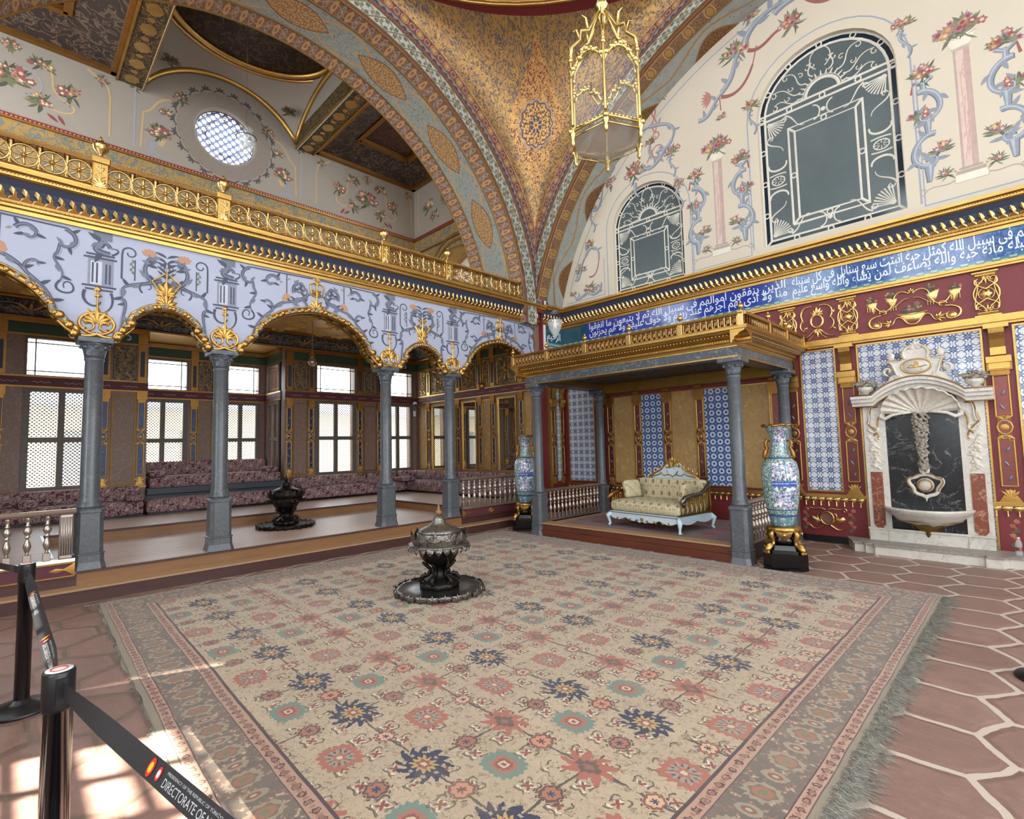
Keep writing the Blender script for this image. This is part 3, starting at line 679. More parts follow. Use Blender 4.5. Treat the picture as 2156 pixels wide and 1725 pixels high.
# ------------------------------------------------------------------ alcove walls (behind the arcade)
def wframe(mb, fn, u0, u1, z0, z1, w, h0, h1):
    for a, b_, c, d in ((u0, u1, z0, z0+w), (u0, u1, z1-w, z1), (u0, u0+w, z0+w, z1-w), (u1-w, u1, z0+w, z1-w)):
        mb.prism([(a, c), (b_, c), (b_, d), (a, d)], fn, h0, h1)
def rc(mb, fn, u0, u1, z0, z1, h0, h1): mb.prism([(u0, z0), (u1, z0), (u1, z1), (u0, z1)], fn, h0, h1)
WN = [0]
def window_pair(fn, u0, u1, label, upper=True, zb=1.05, zt=2.76):
    WN[0] += 1; t = thing('window_%d' % WN[0], label, 'window'); t['kind'] = 'structure'
    f = MB(); w = .09; wframe(f, fn, u0, u1, zb-.08, zt+.06, w, -.06, .02); um, zm = (u0+u1)/2, (zb+zt)/2-.02
    rc(f, fn, um-.045, um+.045, zb, zt, -.06, .0); rc(f, fn, u0+w, um-.045, zm-.045, zm+.045, -.06, .0); rc(f, fn, um+.045, u1-w, zm-.045, zm+.045, -.06, .0)
    f.build('frame', 'window_frame', t)
    g = MB(); rc(g, fn, u0+w, u1-w, zb, zt, -.10, -.095); g.build('lattice_screen', 'grille', t)
    if upper:
        f2 = MB(); wframe(f2, fn, u0, u1, 2.99, 3.70, .035, -.06, .02); rc(f2, fn, u0+.035, u1-.035, 3.09, 3.11, -.05, -.03); rc(f2, fn, u0+.035, u1-.035, 3.59, 3.61, -.05, -.03)
        for q in (u0+.13, u1-.14): rc(f2, fn, q, q+.02, 3.02, 3.67, -.05, -.03)
        f2.build('fanlight_bars', 'window_frame', t)
    return t
def slender_pilaster(fn, u, w=.15, z0=1.0, z1=2.8, tone='#3a4258', body='brown_panel', parent=None):
    o = Orn(fn, .012, .012); o.col(tone); o.rect(u-w*.30, u+w*.30, z0+.18, z1-.22)
    G = '#b58a48'; o.lift = .002; o.col(G); zm = z0+.52*(z1-z0)
    o.frame(u-w*.33, u+w*.33, z0+.2, zm-.14, .02).frame(u-w*.33, u+w*.33, zm+.14, z1-.2, .02)
    o.ring(u, zm, w*.33, .024, ry=.09, n=10); o.disc(u, zm, w*.16)
    for s in (1, -1):
        for q in (-1, 1): o.leaf(u, zm+s*.09, pi/2*s+q*.7, .10, .045, q*.3); o.stroke(spiral(u+q*w*.22, zm+s*.15, w*.14, w*.04, 0, 5*q*s, 8), .014)
    for k in range(5): o.leaf(u, z0+.04, pi/2+(k-2)*.35, .13, .035)
    o.poly([(u-w*.5, z0), (u+w*.5, z0), (u+w*.1, z0+.15), (u-w*.1, z0+.15)])
    o.col('#6f7482')
    for k in range(7): o.leaf(u+(.012 if k % 2 else -.012), z0+.26+k*(z1-z0-.55)/7, pi/2+(.5 if k % 2 else -.5), .09, .03)
    o.col(G).build('pilaster_ornament', 'gilt_paint', parent)
    c = MB(); rc(c, fn, u-w*.55, u+w*.55, z1-.14, z1, 0, .05); rc(c, fn, u-w*.42, u+w*.42, z1-.20, z1-.14, 0, .035); c.build('pilaster_cap', 'gold_old', parent)
def carved_panel(fn, u0, u1, z0, z1, parent, bright=False, seed=0):
    b = MB(); rc(b, fn, u0, u1, z0, z1, 0, .012); b.build('carved_panel', 'dark_arabesque', parent)
    o = Orn(fn, .02 if bright else .01, .013); o.col('#d7a955' if bright else '#8f7650'); um, zm = (u0+u1)/2, (z0+z1)/2; W, H = (u1-u0)/2, (z1-z0)/2
    o.frame(u0+.03, u1-.03, z0+.03, z1-.03, .018)
    for sx in (1, -1):
        for sy in (1, -1):
            o.at(um, zm, sx, sy); o.cscroll(W*.5, H*.5, min(W, H)*.34, .4, .028); o.acanthus(W*.18, H*.12, .8, min(W, H)*.55, 5, 1.6)
            o.leaf(W*.7, H*.8, 2.2, .1, .04); o.leaf(W*.2, H*.7, .5, .12, .04)
    o.at(um, zm); o.ring(0, 0, min(W, H)*.22, .02, ry=min(W, H)*.3, n=12); o.disc(0, 0, min(W, H)*.12); o.at(0, 0)
    o.build('carving', 'gold' if bright else 'gilt_paint', parent)
def alcove_wall(name, fn, u0, u1, wins, pils, label, bright=False, mirrors=(), panels=(), depth=.3):
    t = thing(name, label, 'wall'); t['kind'] = 'structure'
    cuts = sorted([(a, c) for a, c in wins])
    b = MB(); rc(b, fn, u0, u1, ZP2-.3, .97, -depth, 0)
    x = u0
    for a, c in cuts+[(u1, u1)]:
        if a > x+.001: rc(b, fn, x, a, .97, 4.0, -depth, 0)
        if c > a: rc(b, fn, a, c, 2.82, 2.99, -depth, 0); rc(b, fn, a, c, 3.70, 4.0, -depth, 0)
        x = c
    rc(b, fn, u0, u1, 4.0, 4.6, -depth, 0); b.build('wall_body', 'brown_panel', t)
    b = MB(); rc(b, fn, u0, u1, 2.82, 2.985, 0, .022); b.build('maroon_band', 'maroon', t)
    b = MB(); rc(b, fn, u0, u1, 3.74, 3.93, 0, .012); b.build('green_frieze', 'dark_green', t)
    b = MB(); rc(b, fn, u0, u1, .955, 1.0, 0, .05)
    for z, h, k in ((2.80, .03, .03), (2.985, .03, .03), (3.71, .035, .03), (3.93, .09, .07)): rc(b, fn, u0, u1, z, z+h, 0, k)
    b.build('gilt_moulding', 'gold_old' if not bright else 'gold', t)
    o = Orn(fn, .006, .023); o.col('#b9a0a0')
    k = u0+.15
    while k < u1-.2: o.stroke([(k+i*.03, 2.90+.014*sin(i*2.1)) for i in range(9)], .01); k += .42
    o.build('band_script', 'painted', t)
    for p in pils:
        slender_pilaster(fn, p, parent=t); c = MB(); rc(c, fn, p-.07, p+.07, 3.02, 3.71, 0, .03); c.build('upper_pilaster', 'gold_old' if not bright else 'gold', t)
        c = MB(); rc(c, fn, p-.035, p+.035, 3.10, 3.60, .03, .036); c.build('pilaster_inlay', 'cove_blue', t); c = MB(); rc(c, fn, p-.08, p+.08, 3.74, 3.95, .0, .045); c.build('frieze_block', 'gold_old' if not bright else 'gold', t)
    for a, c in panels:
        f = MB(); wframe(f, fn, a, c, 1.03, 2.72, .022, 0, .02); f.build('panel_moulding', 'gold_dull' if not bright else 'gold', t)
        f = MB(); rc(f, fn, a+.022, c-.022, 1.052, 2.698, 0, .006); f.build('marbled_panel', 'brown_panel' if not bright else 'tan_marble', t)
        carved_panel(fn, a, c, 3.03, 3.69, t, bright, int(a*10))
    for a, c in mirrors:
        f = MB(); wframe(f, fn, a-.03, c+.03, 1.0, 2.73, .035, 0, .035); f.build('mirror_frame', 'gold', t); f = MB(); rc(f, fn, a, c, 1.03, 2.70, 0, .012); f.build('mirror_glass', 'mirror', t)
        carved_panel(fn, a-.05, c+.05, 3.03, 3.69, t, True, int(a*10))
    return t
fM = on_x(-12.2)
wins_main = [(-2.6, -1.6), (.20, 1.22), (5.35, 6.40), (7.18, 8.12)]
alcove_wall('wall_window_side', fM, -3.2, 1.98, [(.20, 1.22)], [-.1, 1.31, 1.88], 'panelled window wall of the alcove south of the bay', panels=[(-.6, -.2), (1.42, 1.79)])
alcove_wall('wall_window_side_far', fM, 4.62, 8.25, [(5.35, 6.40), (7.18, 8.12)], [4.72, 5.24, 6.52, 7.08], 'panelled window wall of the alcove north of the bay', panels=[(4.81, 5.15), (6.62, 6.99)])
window_pair(fM, .20, 1.22, 'large lattice window half hidden by the first marble column from the left'); window_pair(fM, 5.35, 6.40, 'clear four-pane lattice window right of the bay with a yellow building outside')
window_pair(fM, 7.18, 8.12, 'bright lattice window tucked beside the mirror wall corner')
fB = on_x(-13.5)
alcove_wall('wall_bay', fB, 1.9, 4.7, [(1.98, 2.95), (3.62, 4.50)], [3.07, 3.52], 'recessed bay wall with two lattice windows and a gilt panel', panels=[(3.14, 3.45)])
window_pair(fB, 2.0, 2.95, 'left lattice window at the back of the recessed bay'); window_pair(fB, 3.62, 4.50, 'right lattice window at the back of the recessed bay')
fBr = lambda u, v, h: (u, 4.62-h, v)
alcove_wall('wall_bay_return', fBr, -13.5, -12.42, [(-13.3, -12.55)], [], 'narrow side wall of the bay with a small window', bright=True)
window_pair(fBr, -13.3, -12.55, 'narrow side window in the return of the bay')
fBl = lambda u, v, h: (u, 1.96+h, v)
alcove_wall('wall_bay_return_near', fBl, -13.5, -12.42, [], [-12.8], 'near side wall of the bay')
fR = on_y(8.25)
alcove_wall('wall_mirror_side', fR, -12.2, -7.6, [], [-11.58, -10.72, -10.30, -9.45, -8.98, -8.05], 'alcove end wall with three tall mirrors between gilt pilasters', bright=True,
            mirrors=[(-11.41, -10.84), (-10.12, -9.60), (-8.80, -8.22)], panels=[(-12.0, -11.68), (-10.62, -10.40), (-9.36, -9.08), (-7.95, -7.72)])
alcove_wall('wall_alcove_south', lambda u, v, h: (u, -3.2+h, v), -12.2, -7.6, [], [-11, -9.5], 'alcove end wall on the near side')
# alcove ceiling with carved cove
cl = thing('ceiling_alcove', 'gilt carved ceiling over the window alcove with a dark scrolled cove', 'ceiling'); cl['kind'] = 'structure'
b = MB(); b.box(-12.2, -7.9, -3.2, 8.25, 4.32, 4.40); b.box(-13.6, -12.2, 1.9, 4.7, 4.04, 4.1); b.build('ceiling_panel', 'alcove_ceiling', cl)
b = MB()
def cove(mb, p0, p1, out): mb.sweep([(0, 4.02), (.04, 4.03), (.09, 4.08), (.14, 4.19), (.24, 4.27), (.32, 4.29), (.32, 4.32), (0, 4.32)], p0, p1, out)
cove(b, (-12.2, -3.2), (-12.2, 1.95), (1, 0)); cove(b, (-12.2, 1.95), (-12.2, 4.62), (1, 0)); cove(b, (-12.2, 4.62), (-12.2, 8.25), (1, 0)); cove(b, (-12.2, 8.25), (-7.9, 8.25), (0, -1)); b.build('cove', 'frieze_grey', cl)
b = MB()
for z, o1 in ((4.0, .08), (4.275, .38)):
    b.sweep([(0, z), (o1, z), (o1+.02, z+.03), (o1, z+.05), (0, z+.05)], (-12.2, -3.2), (-12.2, 8.25), (1, 0)); b.sweep([(0, z), (o1, z), (o1+.02, z+.03), (o1, z+.05), (0, z+.05)], (-12.2, 8.25), (-7.9, 8.25), (0, -1))
b.build('cove_moulding', 'gold_old', cl)
o = Orn(lambda u, v, h: (-12.2+.08+(v-4.06)*.75+h, u, v), .02, .02); o.col('#b98f50')
for k in range(12):
    o.at(-2.6+k*.95, 4.165, 1, .42)
    for s in (1, -1):
        o.stroke(bez((0, -.12), (.1*s, .1), (.3*s, .2), (.42*s, .02)), .03, .012); o.stroke(bez((.42*s, .02), (.45*s, -.12), (.28*s, -.14), (.27*s, -.02)), .02, .01); o.leaf(.05*s, -.1, pi/2-.5*s, .26, .06, .1*s); o.leaf(.1*s, -.1, pi/2-1.0*s, .2, .05, .1*s)
    o.leaf(0, -.1, pi/2, .25, .06)
o.at(0, 0).build('cove_scrolls', 'gilt_paint', cl)
# soffit reliefs on the alcove ceiling
o = Orn(lambda u, v, h: (v, u, 4.32-h), .03, .001); o.col('#e6c070')
q = random.Random(5)
for i in range(16):
    for j in range(7):
        x, y = -2.4+i*.68, -11.6+j*.6
        if 1.9 < x < 8.2 or True:
            o.at(x, y, 1, 1, q.choice((0, pi/2, pi, -pi/2))); o.cscroll(.1, .1, .13, .3, .05); o.cscroll(-.12, -.1, .12, 3.4, .05); o.acanthus(0, 0, .8, .24, 5, 2.2, .3)
o.at(0, 0).build('ceiling_scrolls', 'painted', cl)

# ------------------------------------------------------------------ arcade wall
COLY = [-1.88, .725, 2.08, 4.62, 5.98, 8.47]
def arch_curve(y0, y1, zs=2.96, wide=True):
    """polylobed outline from capital to capital, returned left to right"""
    mid, hw = (y0+y1)/2, (y1-y0)/2-.17
    if wide:
        P = [(1.0, 0), (.985, .10), (.93, .11), (.90, .16), (.845, .20), (.80, .26), (.79, .33), (.755, .36), (.72, .42), (.62, .53), (.47, .63), (.30, .70), (.12, .745), (0, .755)]
        H = 1.0
    else:
        P = [(1.0, 0), (.97, .07), (.86, .09), (.83, .16), (.75, .17), (.72, .25), (.68, .30), (.60, .33), (.48, .385), (.32, .43), (.15, .455), (0, .465)]
        H = 1.0
    R_ = [(mid+hw*a, zs+H*b_) for a, b_ in P]; L_ = [(mid-hw*a, zs+H*b_) for a, b_ in P]
    return L_+R_[::-1][1:]
aw = thing('wall_arcade', 'lavender plaster arcade wall painted with grey scrollwork above the marble columns', 'wall'); aw['kind'] = 'structure'
b = MB(); curves = []
AY0, AY1 = -1.9, 8.47
outline = []
for k in range(5):
    y0, y1 = COLY[k], COLY[k+1]; wide = (y1-y0) > 2; cv = arch_curve(y0, y1, wide=wide); curves.append((cv, wide))
    outline += cv
full = [(AY0-1.4, 2.96)]+outline+[(AY1+.02, 2.96), (AY1+.02, 4.66), (AY0-1.4, 4.66)]
for h, fl in ((0, False), (-.30, True)):
    vs, fs = fill(full, on_x(AX), h); b.add(vs, [f[::-1] for f in fs] if fl else fs)
n = len(full)
fn = on_x(AX)
b.build('plaster', 'lavender', aw)
b = MB(); b.add([fn(u, v, 0) for u, v in full]+[fn(u, v, -.30) for u, v in full], [(i, (i+1) % n, n+(i+1) % n, n+i) for i in range(n)])
for i in range(len(outline)-1):
    (a_, c_), (a2, c2) = outline[i], outline[i+1]
    if abs(a_-a2) < .33: b.tube([(AX-.06, a_, c_-.004), (AX-.06, a2, c2-.004)], .02, 5); b.tube([(AX-.16, a_, c_-.004), (AX-.16, a2, c2-.004)], .03, 5)
b.build('arch_intrados', 'gold_dull', aw)
# gilt arch trims
G1 = MB(); G2 = MB(); G3 = MB()
for cv, wide in curves:
    pts = [(AX+.025, y, z) for y, z in cv]; G1.tube(pts, .038, 7); pts2 = [(AX+.012, y, z+.055) for y, z in cv[2:-2]]; G1.tube(pts2, .014, 5)
    m_ = (cv[0][0]+cv[-1][0])/2
    s_ = [p for p in cv if .1 < abs(p[0]-m_)]
    for i in range(3, len(cv)-3):
        (ya, za), (yb, zb_) = cv[i], cv[i+1]
        for t in (.0, .5):
            y, z = ya+(yb-ya)*t, za+(zb_-za)*t
            if (i+int(t*2)) % 2: G2.ball((AX+.05, y, z+.012), .030, 6)
            else: G1.ball((AX+.045, y, z+.01), .034, 6)
    for sgn, (ye, ze) in ((1, cv[0]), (-1, cv[-1])):   # stepped consoles
        for q_, (dy, dz) in enumerate(((.03, .03), (.075, .12), (.16, .22))): G1.add(*(lambda m: (m.v, m.f))(MB().lathe([(.001, -.1), (.042, -.1), (.046, 0), (.042, .10), (.001, .10)], (AX-.02, ye+sgn*dy, ze+dz), n=8, axis='x')), smooth=True)
G1.build('arch_trim', 'gold', aw); G2.build('trim_garland', 'grey_relief', aw)
# crown finials over each arch, cartouches over each column
o = Orn(fn, .035, .002); o.col('#c9964c')
for cv, wide in curves:
    m_, zt = (cv[0][0]+cv[-1][0])/2, max(p[1] for p in cv)
    o.at(m_, zt+.03, 1.2, 1.15); o.acanthus(0, 0, pi/2, .17, 7, 2.6, .3)
    o.stroke([(0, .1), (0, .42)], .03, .012)
    if wide:
        for s in (1, -1): o.stroke([(0, .17), (.08*s, .19), (.09*s, .33), (.03*s, .36), (.0, .44)], .014); o.acanthus(0, .2, pi/2, .12, 5, 2.4, .35); o.leaf(0, .32, pi/2+.5*s, .1, .035); o.leaf(0, .40, pi/2+.25*s, .1, .03)
    else:
        for s in (1, -1): o.stroke([(.02*s, .08), (.13*s, .26), (.02*s, .36)], .022); o.leaf(.0, .14, pi/2+.5*s, .13, .04)
        o.acanthus(0, .12, pi/2, .17, 7, 2.6, .3)
for y in COLY[1:]:
    o.at(y, 3.11, 1.3, 1.1); o.ring(0, .02, .125, .03, ry=.115, n=20); o.acanthus(0, .02, pi/2, .2, 7, 2.2, .28); o.stroke([(0, .1), (0, .40)], .025, .01); o.leaf(0, .36, pi/2, .07, .06); o.leaf(0, .30, pi/2, .05, .07)
    for s in (1, -1): o.cscroll(.07*s, -.01, .05, pi/2 if s > 0 else pi/2, .022, s); o.stroke(bez((0, -.09), (.1*s, -.16), (.2*s, -.1), (.27*s, .02)), .045, .02)
o.at(0, 0).build('gilt_cartouche', 'gold', aw)
# painted grey scrollwork
D, Md, Lt, OR = '#4f5463', '#757b8c', '#9a9fb2', '#b98d72'
o = Orn(fn, .0005, .0015)
def leafscroll(o, pts, w, k=6, s=1):
    w *= 1.45; o.lift = 0; o.col(Lt).stroke([(a+.014, c-.014) for a, c in pts], w*1.1, w*.5); o.lift = .0006; o.col(D).stroke(pts, w, w*.35); o.lift = .0012; o.col(Md).stroke(pts, w*.45, w*.15)
    for i in range(k):
        j = int((i+.5)*len(pts)/k); p, q_ = pts[j], pts[min(j+1, len(pts)-1)]; a = math.atan2(q_[1]-p[1], q_[0]-p[0])
        o.col((D, Md)[i % 2]).leaf(p[0], p[1], a+(.8 if (i+ (s > 0)) % 2 else -.8), w*1.9, w*.95, .5)
for y in COLY[1:]:      # painted pedestals with urn volutes above each column
    o.at(y, 0); z = 3.52
    o.lift = 0; o.col('#8b90a2').rect(-.10, .14, z+.06, z+.42); o.lift = .0006; o.col('#c3c6d6').rect(-.075, .03, z+.08, z+.36); o.lift = .0012
    o.col(D); [o.stroke([(q_, z+.1), (q_, z+.34)], .018) for q_ in (-.055, -.015, .07, .105)]
    for a, c, e in ((-.14, .17, z+.40), (-.12, .15, z+.44), (-.15, .17, z+.06), (-.12, .14, z+.02)): o.stroke([(a, e), (c, e)], .022)
    o.stroke(bez((-.12, z), (-.18, z-.16), (0, z-.24), (.03, z-.12)), .035, .015); o.stroke(bez((.12, z), (.16, z-.1), (.14, z-.22), (.03, z-.26)), .03, .012)
    o.col(Md).rect(-.06, .12, z+.62, z+.74); leafscroll(o, bez((.10, z+.46), (-.22, z+.5), (.16, z+.58), (-.04, z+.72)), .05, 4); leafscroll(o, spiral(.02, z+.54, .08, .02, 0, 4.5), .03, 3); o.col(D).stroke(bez((.12, z+.46), (.2, z+.5), (.2, z+.56), (.12, z+.54)), .025, .01)
for (cv, wide), k in zip(curves, range(5)):
    m_, hw = (COLY[k]+COLY[k+1])/2, (COLY[k+1]-COLY[k])/2
    for s in (1, -1):
        o.at(m_, 0, s, 1.0)
        if not wide:
            o.lift = .0006; o.col(D)
            # cane with hanging husk
            o.stroke([(.46, 3.72), (.46, 4.02)]+spiral(.38, 4.05, .08, .025, 0, 6.5)[1:], .02, .014); o.stroke([(.33, 3.72), (.33, 3.98)], .014)
            o.col('#6f7a60'); [o.leaf(.36, 3.98-.035*i, -pi/2+(.4 if i % 2 else -.4), .05, .025) for i in range(5)]
            leafscroll(o, bez((.05, 3.78), (.35, 3.62), (.5, 3.72), (.44, 3.45)), .035, 5); leafscroll(o, bez((.44, 3.47), (.36, 3.4), (.5, 3.15), (.42, 3.02)), .028, 3); o.col(D).stroke(spiral(.38, 3.0, .05, .015, 0, 5), .016)
            leafscroll(o, bez((.02, 3.62), (.1, 3.72), (.3, 3.8), (.2, 3.98))+spiral(.15, 4.0, .05, .01, 0, 5)[1:], .04, 6); o.col(D).stroke(spiral(.20, 3.66, .09, .02, -1, 4.5), .022, .01)
            o.col(OR); [o.leaf(.19, 4.06, pi/2+a, .1, .06) for a in (-.9, -.45, 0, .45, .9)]; o.col('#8a5f52').stroke([(.19, 4.02), (.19, 4.08)], .012)
            o.col(D); [o.leaf(0, 3.80+.07*i, pi/2-.5-.1*i, .14, .035, -.3) for i in range(5)]; [o.leaf(0, 4.02, -.9+.5*i, .10, .025, -.4) for i in range(2)]
        else:
            e = hw-.20
            o.lift = .0006; o.col(D).stroke([(.06, 4.22), (e-.1, 4.20)], .018); o.stroke([(e*.42, 4.2), (e*.42, 3.92)], .016)
            leafscroll(o, spiral(e-.12, 4.05, .14, .05, 1.5, -2.2)+bez((e-.14, 3.93), (e-.3, 3.8), (e-.05, 3.75), (e-.14, 3.58))[1:], .032, 7)
            o.lift = .0006; o.col(D).stroke(bez((e-.14, 3.58), (e-.26, 3.44), (e, 3.4), (e-.02, 3.52))+bez((e-.02, 3.52), (e-.04, 3.62), (e-.14, 3.58), (e-.1, 3.5))[1:], .026, .012)
            leafscroll(o, spiral(e*.62, 4.06, .11, .03, 2.8, -2.4), .032, 5); leafscroll(o, bez((.12, 3.98), (.3, 3.72), (.5, 3.9), (e*.62, 3.62))+bez((e*.62, 3.62), (e*.75, 3.5), (e*.82, 3.42), (e*.86, 3.2))[1:], .036, 10)
            leafscroll(o, spiral(.24, 4.02, .12, .03, -.6, 4.6), .035, 6); leafscroll(o, bez((e*.62, 3.62), (e*.55, 3.74), (e*.72, 3.84), (e*.7, 3.72)), .026, 3)
            leafscroll(o, bez((.14, 3.78), (.2, 3.92), (.36, 3.9), (.34, 3.78))+[(.3, 3.75)], .028, 4)
            o.lift = .0012; o.col(OR).disc(e*.42, 3.86, .05, 8); o.disc(e*.42+.03, 3.83, .035, 6); o.col('#e0c8b8').disc(e*.42, 3.86, .02, 6); o.lift = 0
            o.col('#8d947c'); [o.leaf(.2+.12*i, 4.12-.03*(i % 2), 1.2*i, .06, .03) for i in range(4)]
o.lift = 0; o.at(0, 0).build('painted_scrollwork', 'painted', aw)
# ------------------------------------------------------------------ cornices
YB = 9.1      # face of the throne wall
XS = -7.50    # short side wall between arcade and throne wall
def cornice(mb_g, mb_b, p0, p1, out, z0=4.28):
    mb_g.sweep([(0, z0-.04), (.03, z0-.04), (.035, z0), (.055, z0+.015), (.06, z0+.04), (.05, z0+.06), (.06, z0+.09), (0, z0+.09)], p0, p1, out)
    mb_b.sweep([(0, z0+.09), (.045, z0+.09), (.05, z0+.16), (.08, z0+.23), (.13, z0+.285), (.14, z0+.30), (0, z0+.30)], p0, p1, out)
    mb_g.sweep([(0, z0+.30), (.15, z0+.29), (.17, z0+.31), (.175, z0+.34), (.20, z0+.36), (.20, z0+.40), (0, z0+.40)], p0, p1, out)
def beads(mb, p0, p1, out, o_, z, step, r):
    L = math.hypot(p1[0]-p0[0], p1[1]-p0[1]); n = int(L/step); dx, dy = (p1[0]-p0[0])/L, (p1[1]-p0[1])/L
    for i in range(n):
        t = (i+.5)*step; c = Vector((p0[0]+dx*t+out[0]*o_, p0[1]+dy*t+out[1]*o_, z))
        a, bq = Vector((dx, dy, 0))*r, Vector((out[0], out[1], 0))*r; u = Vector((0, 0, r))
        mb.add([c+a, c+bq, c-a, c-bq, c+u, c-u], [(0, 1, 4), (1, 2, 4), (2, 3, 4), (3, 0, 4), (1, 0, 5), (2, 1, 5), (3, 2, 5), (0, 3, 5)], True)
def crest(mb, p0, p1, out, z0, step=.098):
    L = math.hypot(p1[0]-p0[0], p1[1]-p0[1]); n = int(L/step); dx, dy = (p1[0]-p0[0])/L, (p1[1]-p0[1])/L
    shp = [(-.046, 0), (-.04, .035), (-.016, .055), (-.036, .095), (-.022, .135), (.008, .115), (.03, .075), (.026, .045), (.046, .03), (.048, 0)]
    prof = lambda v: .058+.04*max(0, (v-.03)/.1)**1.2 if v > 0 else .058
    for i in range(n):
        t = (i+.5)*step
        def P(u, v, h): k = prof(v)+h; return (p0[0]+dx*(t+u)+out[0]*k, p0[1]+dy*(t+u)+out[1]*k, z0+v)
        vs = [P(0, .045, .03)]+[P(u, v, .004) for u, v in shp]+[P(u, v, -.01) for u, v in shp]; m_ = len(shp)
        mb.add(vs, [(0, 1+j, 1+(j+1) % m_) for j in range(m_)]+[(1+j, 1+m_+j, 1+m_+(j+1) % m_, 1+(j+1) % m_) for j in range(m_)])
def trim(n, label, runs):
    t = thing('trim_%d' % n, label, 'cornice'); t['kind'] = 'structure'
    g, bl, c, bd = MB(), MB(), MB(), MB()
    for p0, p1, out in runs:
        cornice(g, bl, p0, p1, out); crest(c, p0, p1, out, 4.365); beads(bd, p0, p1, out, .062, 4.335, .04, .014); beads(bd, p0, p1, out, .185, 4.615, .03, .010)
    g.build('gilt_moulding', 'gold', t); bl.build('blue_cove', 'cove_blue', t); c.build('leaf_cresting', 'gold_bright', t); bd.build('beading', 'gold_bright', t)
    return t
trim(1, 'gilt cornice with blue cove and leaf cresting above the arcade', [((AX, -3.3), (AX, 8.43), (1, 0)), ((AX+.08, 8.42), (AX+.08, 8.54), (1, 0)), ((XS-.03, 8.52), (XS-.03, YB), (1, 0))])
trim(2, 'gilt cornice with blue cove and leaf cresting above the inscription band', [((XS, YB), (5.0, YB), (0, -1))])

# ------------------------------------------------------------------ gallery balustrade
gb = thing('gallery_balustrade', 'gilt gallery railing of spoked wheels between urn-topped posts above the arcade', 'balustrade', (AX+.06, 0, 4.68))
b = MB(); b.sweep([(-.04, 0), (.05, 0), (.055, .05), (.03, .085), (-.03, .085)], (0, -3.0), (0, 8.2), (1, 0)); b.build('bottom_rail', 'gold', gb)
b = MB(); b.sweep([(-.05, .345), (.05, .345), (.065, .37), (.06, .40), (.02, .42), (-.05, .42)], (0, -3.0), (0, 8.2), (1, 0)); beads(b, (0, -3.0), (0, 8.2), (1, 0), .055, .40, .035, .013); b.build('top_rail', 'gold_bright', gb)
NEW = [-.60, .70, 2.02, 4.50, 5.85, 8.08]
def newel():
    b = MB(); b.bbox(-.05, .065, -.075, .075, .0, .345, .008); b.bbox(-.06, .08, -.09, .09, .335, .42, .01); n_ = b.build('newel_post', 'gold', gb)
    o = Orn(lambda u, v, h: (.066+h, u, v), .014, .001); o.acanthus(0, .05, pi/2, .14, 7, 2.0, .3); o.stroke([(0, .12), (0, .33)], .012)
    for s in (1, -1): o.stroke([(0, .15), (.05*s, .19), (0, .24)], .010); o.leaf(0, .24, pi/2+.6*s, .07, .03); o.leaf(0, .3, -pi/2+.6*s, .05, .02)
    o.build('post_carving', 'gold_bright', n_)
    b = MB(); b.lathe([(.04, .42), (.042, .435), (.02, .455), (.024, .475), (.066, .52), (.08, .57), (.072, .60), (.04, .62), (.022, .635), (.028, .655), (.014, .68), (.001, .70)], n=16, rf=lambda a, z: 1+.05*cos(8*a) if z > .48 else 1)
    b.build('urn_finial', 'gold_bright', n_); return n_
n0 = newel(); n0.location = (0, NEW[0], 0)
for y in NEW[1:]:
    c = n0.copy(); COL.objects.link(c); c.parent = gb; c.location = (0, y, 0)
    for ch in kids(n0): d = ch.copy(); COL.objects.link(d); d.parent = c
def wheel(pitch):
    b = MB(); R_ = .118; z = .215
    b.tube([(0, R_*cos(2*pi*i/24), z+R_*1.02*sin(2*pi*i/24)) for i in range(24)], .013, 6, closed=True)
    for k in range(8):
        a = k*pi/4+pi/2; ca, sa = cos(a), sin(a)
        b.tube([(0, ca*t*R_, z+sa*t*R_) for t in (.08, .35, .7, .95)], [.005, .011, .009, .004], 6)
        if k % 4 == 0: b.tube([(.002, ca*t*R_, z+sa*t*R_) for t in (.1, .4, .75, 1)], [.008, .016, .014, .008], 6)
    b.lathe([(.001, -.02), (.02, -.015), (.022, .015), (.001, .025)], (0, 0, z), 10, axis='x')
    for s in (1,):    # flared baluster between wheels
        y = pitch/2; b.lathe([(.028, .085), (.022, .10), (.009, .16), (.016, .20), (.02, .215), (.016, .23), (.009, .27), (.024, .33), (.03, .345)], (0, y, 0), 8)
        for e in (1, -1): b.tube([(0, y+e*.028, .10), (0, y+e*.012, .15), (0, y+e*.02, .21), (0, y+e*.012, .28), (0, y+e*.03, .335)], .0045, 4)
    return b
wproto = None; cnt = 0
for a, c in [(-1.85, -.60)]+list(zip(NEW[:-1], NEW[1:])):
    n_ = max(1, round((c-a-.14)/.247)); p = (c-a-.14)/n_
    for i in range(n_):
        if a < -1.9: continue
        y = a+.07+p*(i+.5)
        if wproto is None: wproto = wheel(.247).build('wheel_panel', 'gold_bright', gb, (0, y, 0))
        else: d = wproto.copy(); COL.objects.link(d); d.parent = gb; d.location = (0, y, 0)

# ------------------------------------------------------------------ gallery room above the alcove
XG = -12.2
gw = thing('wall_gallery', 'upper gallery wall painted with flower garlands around a round window', 'wall'); gw['kind'] = 'structure'
b = MB()
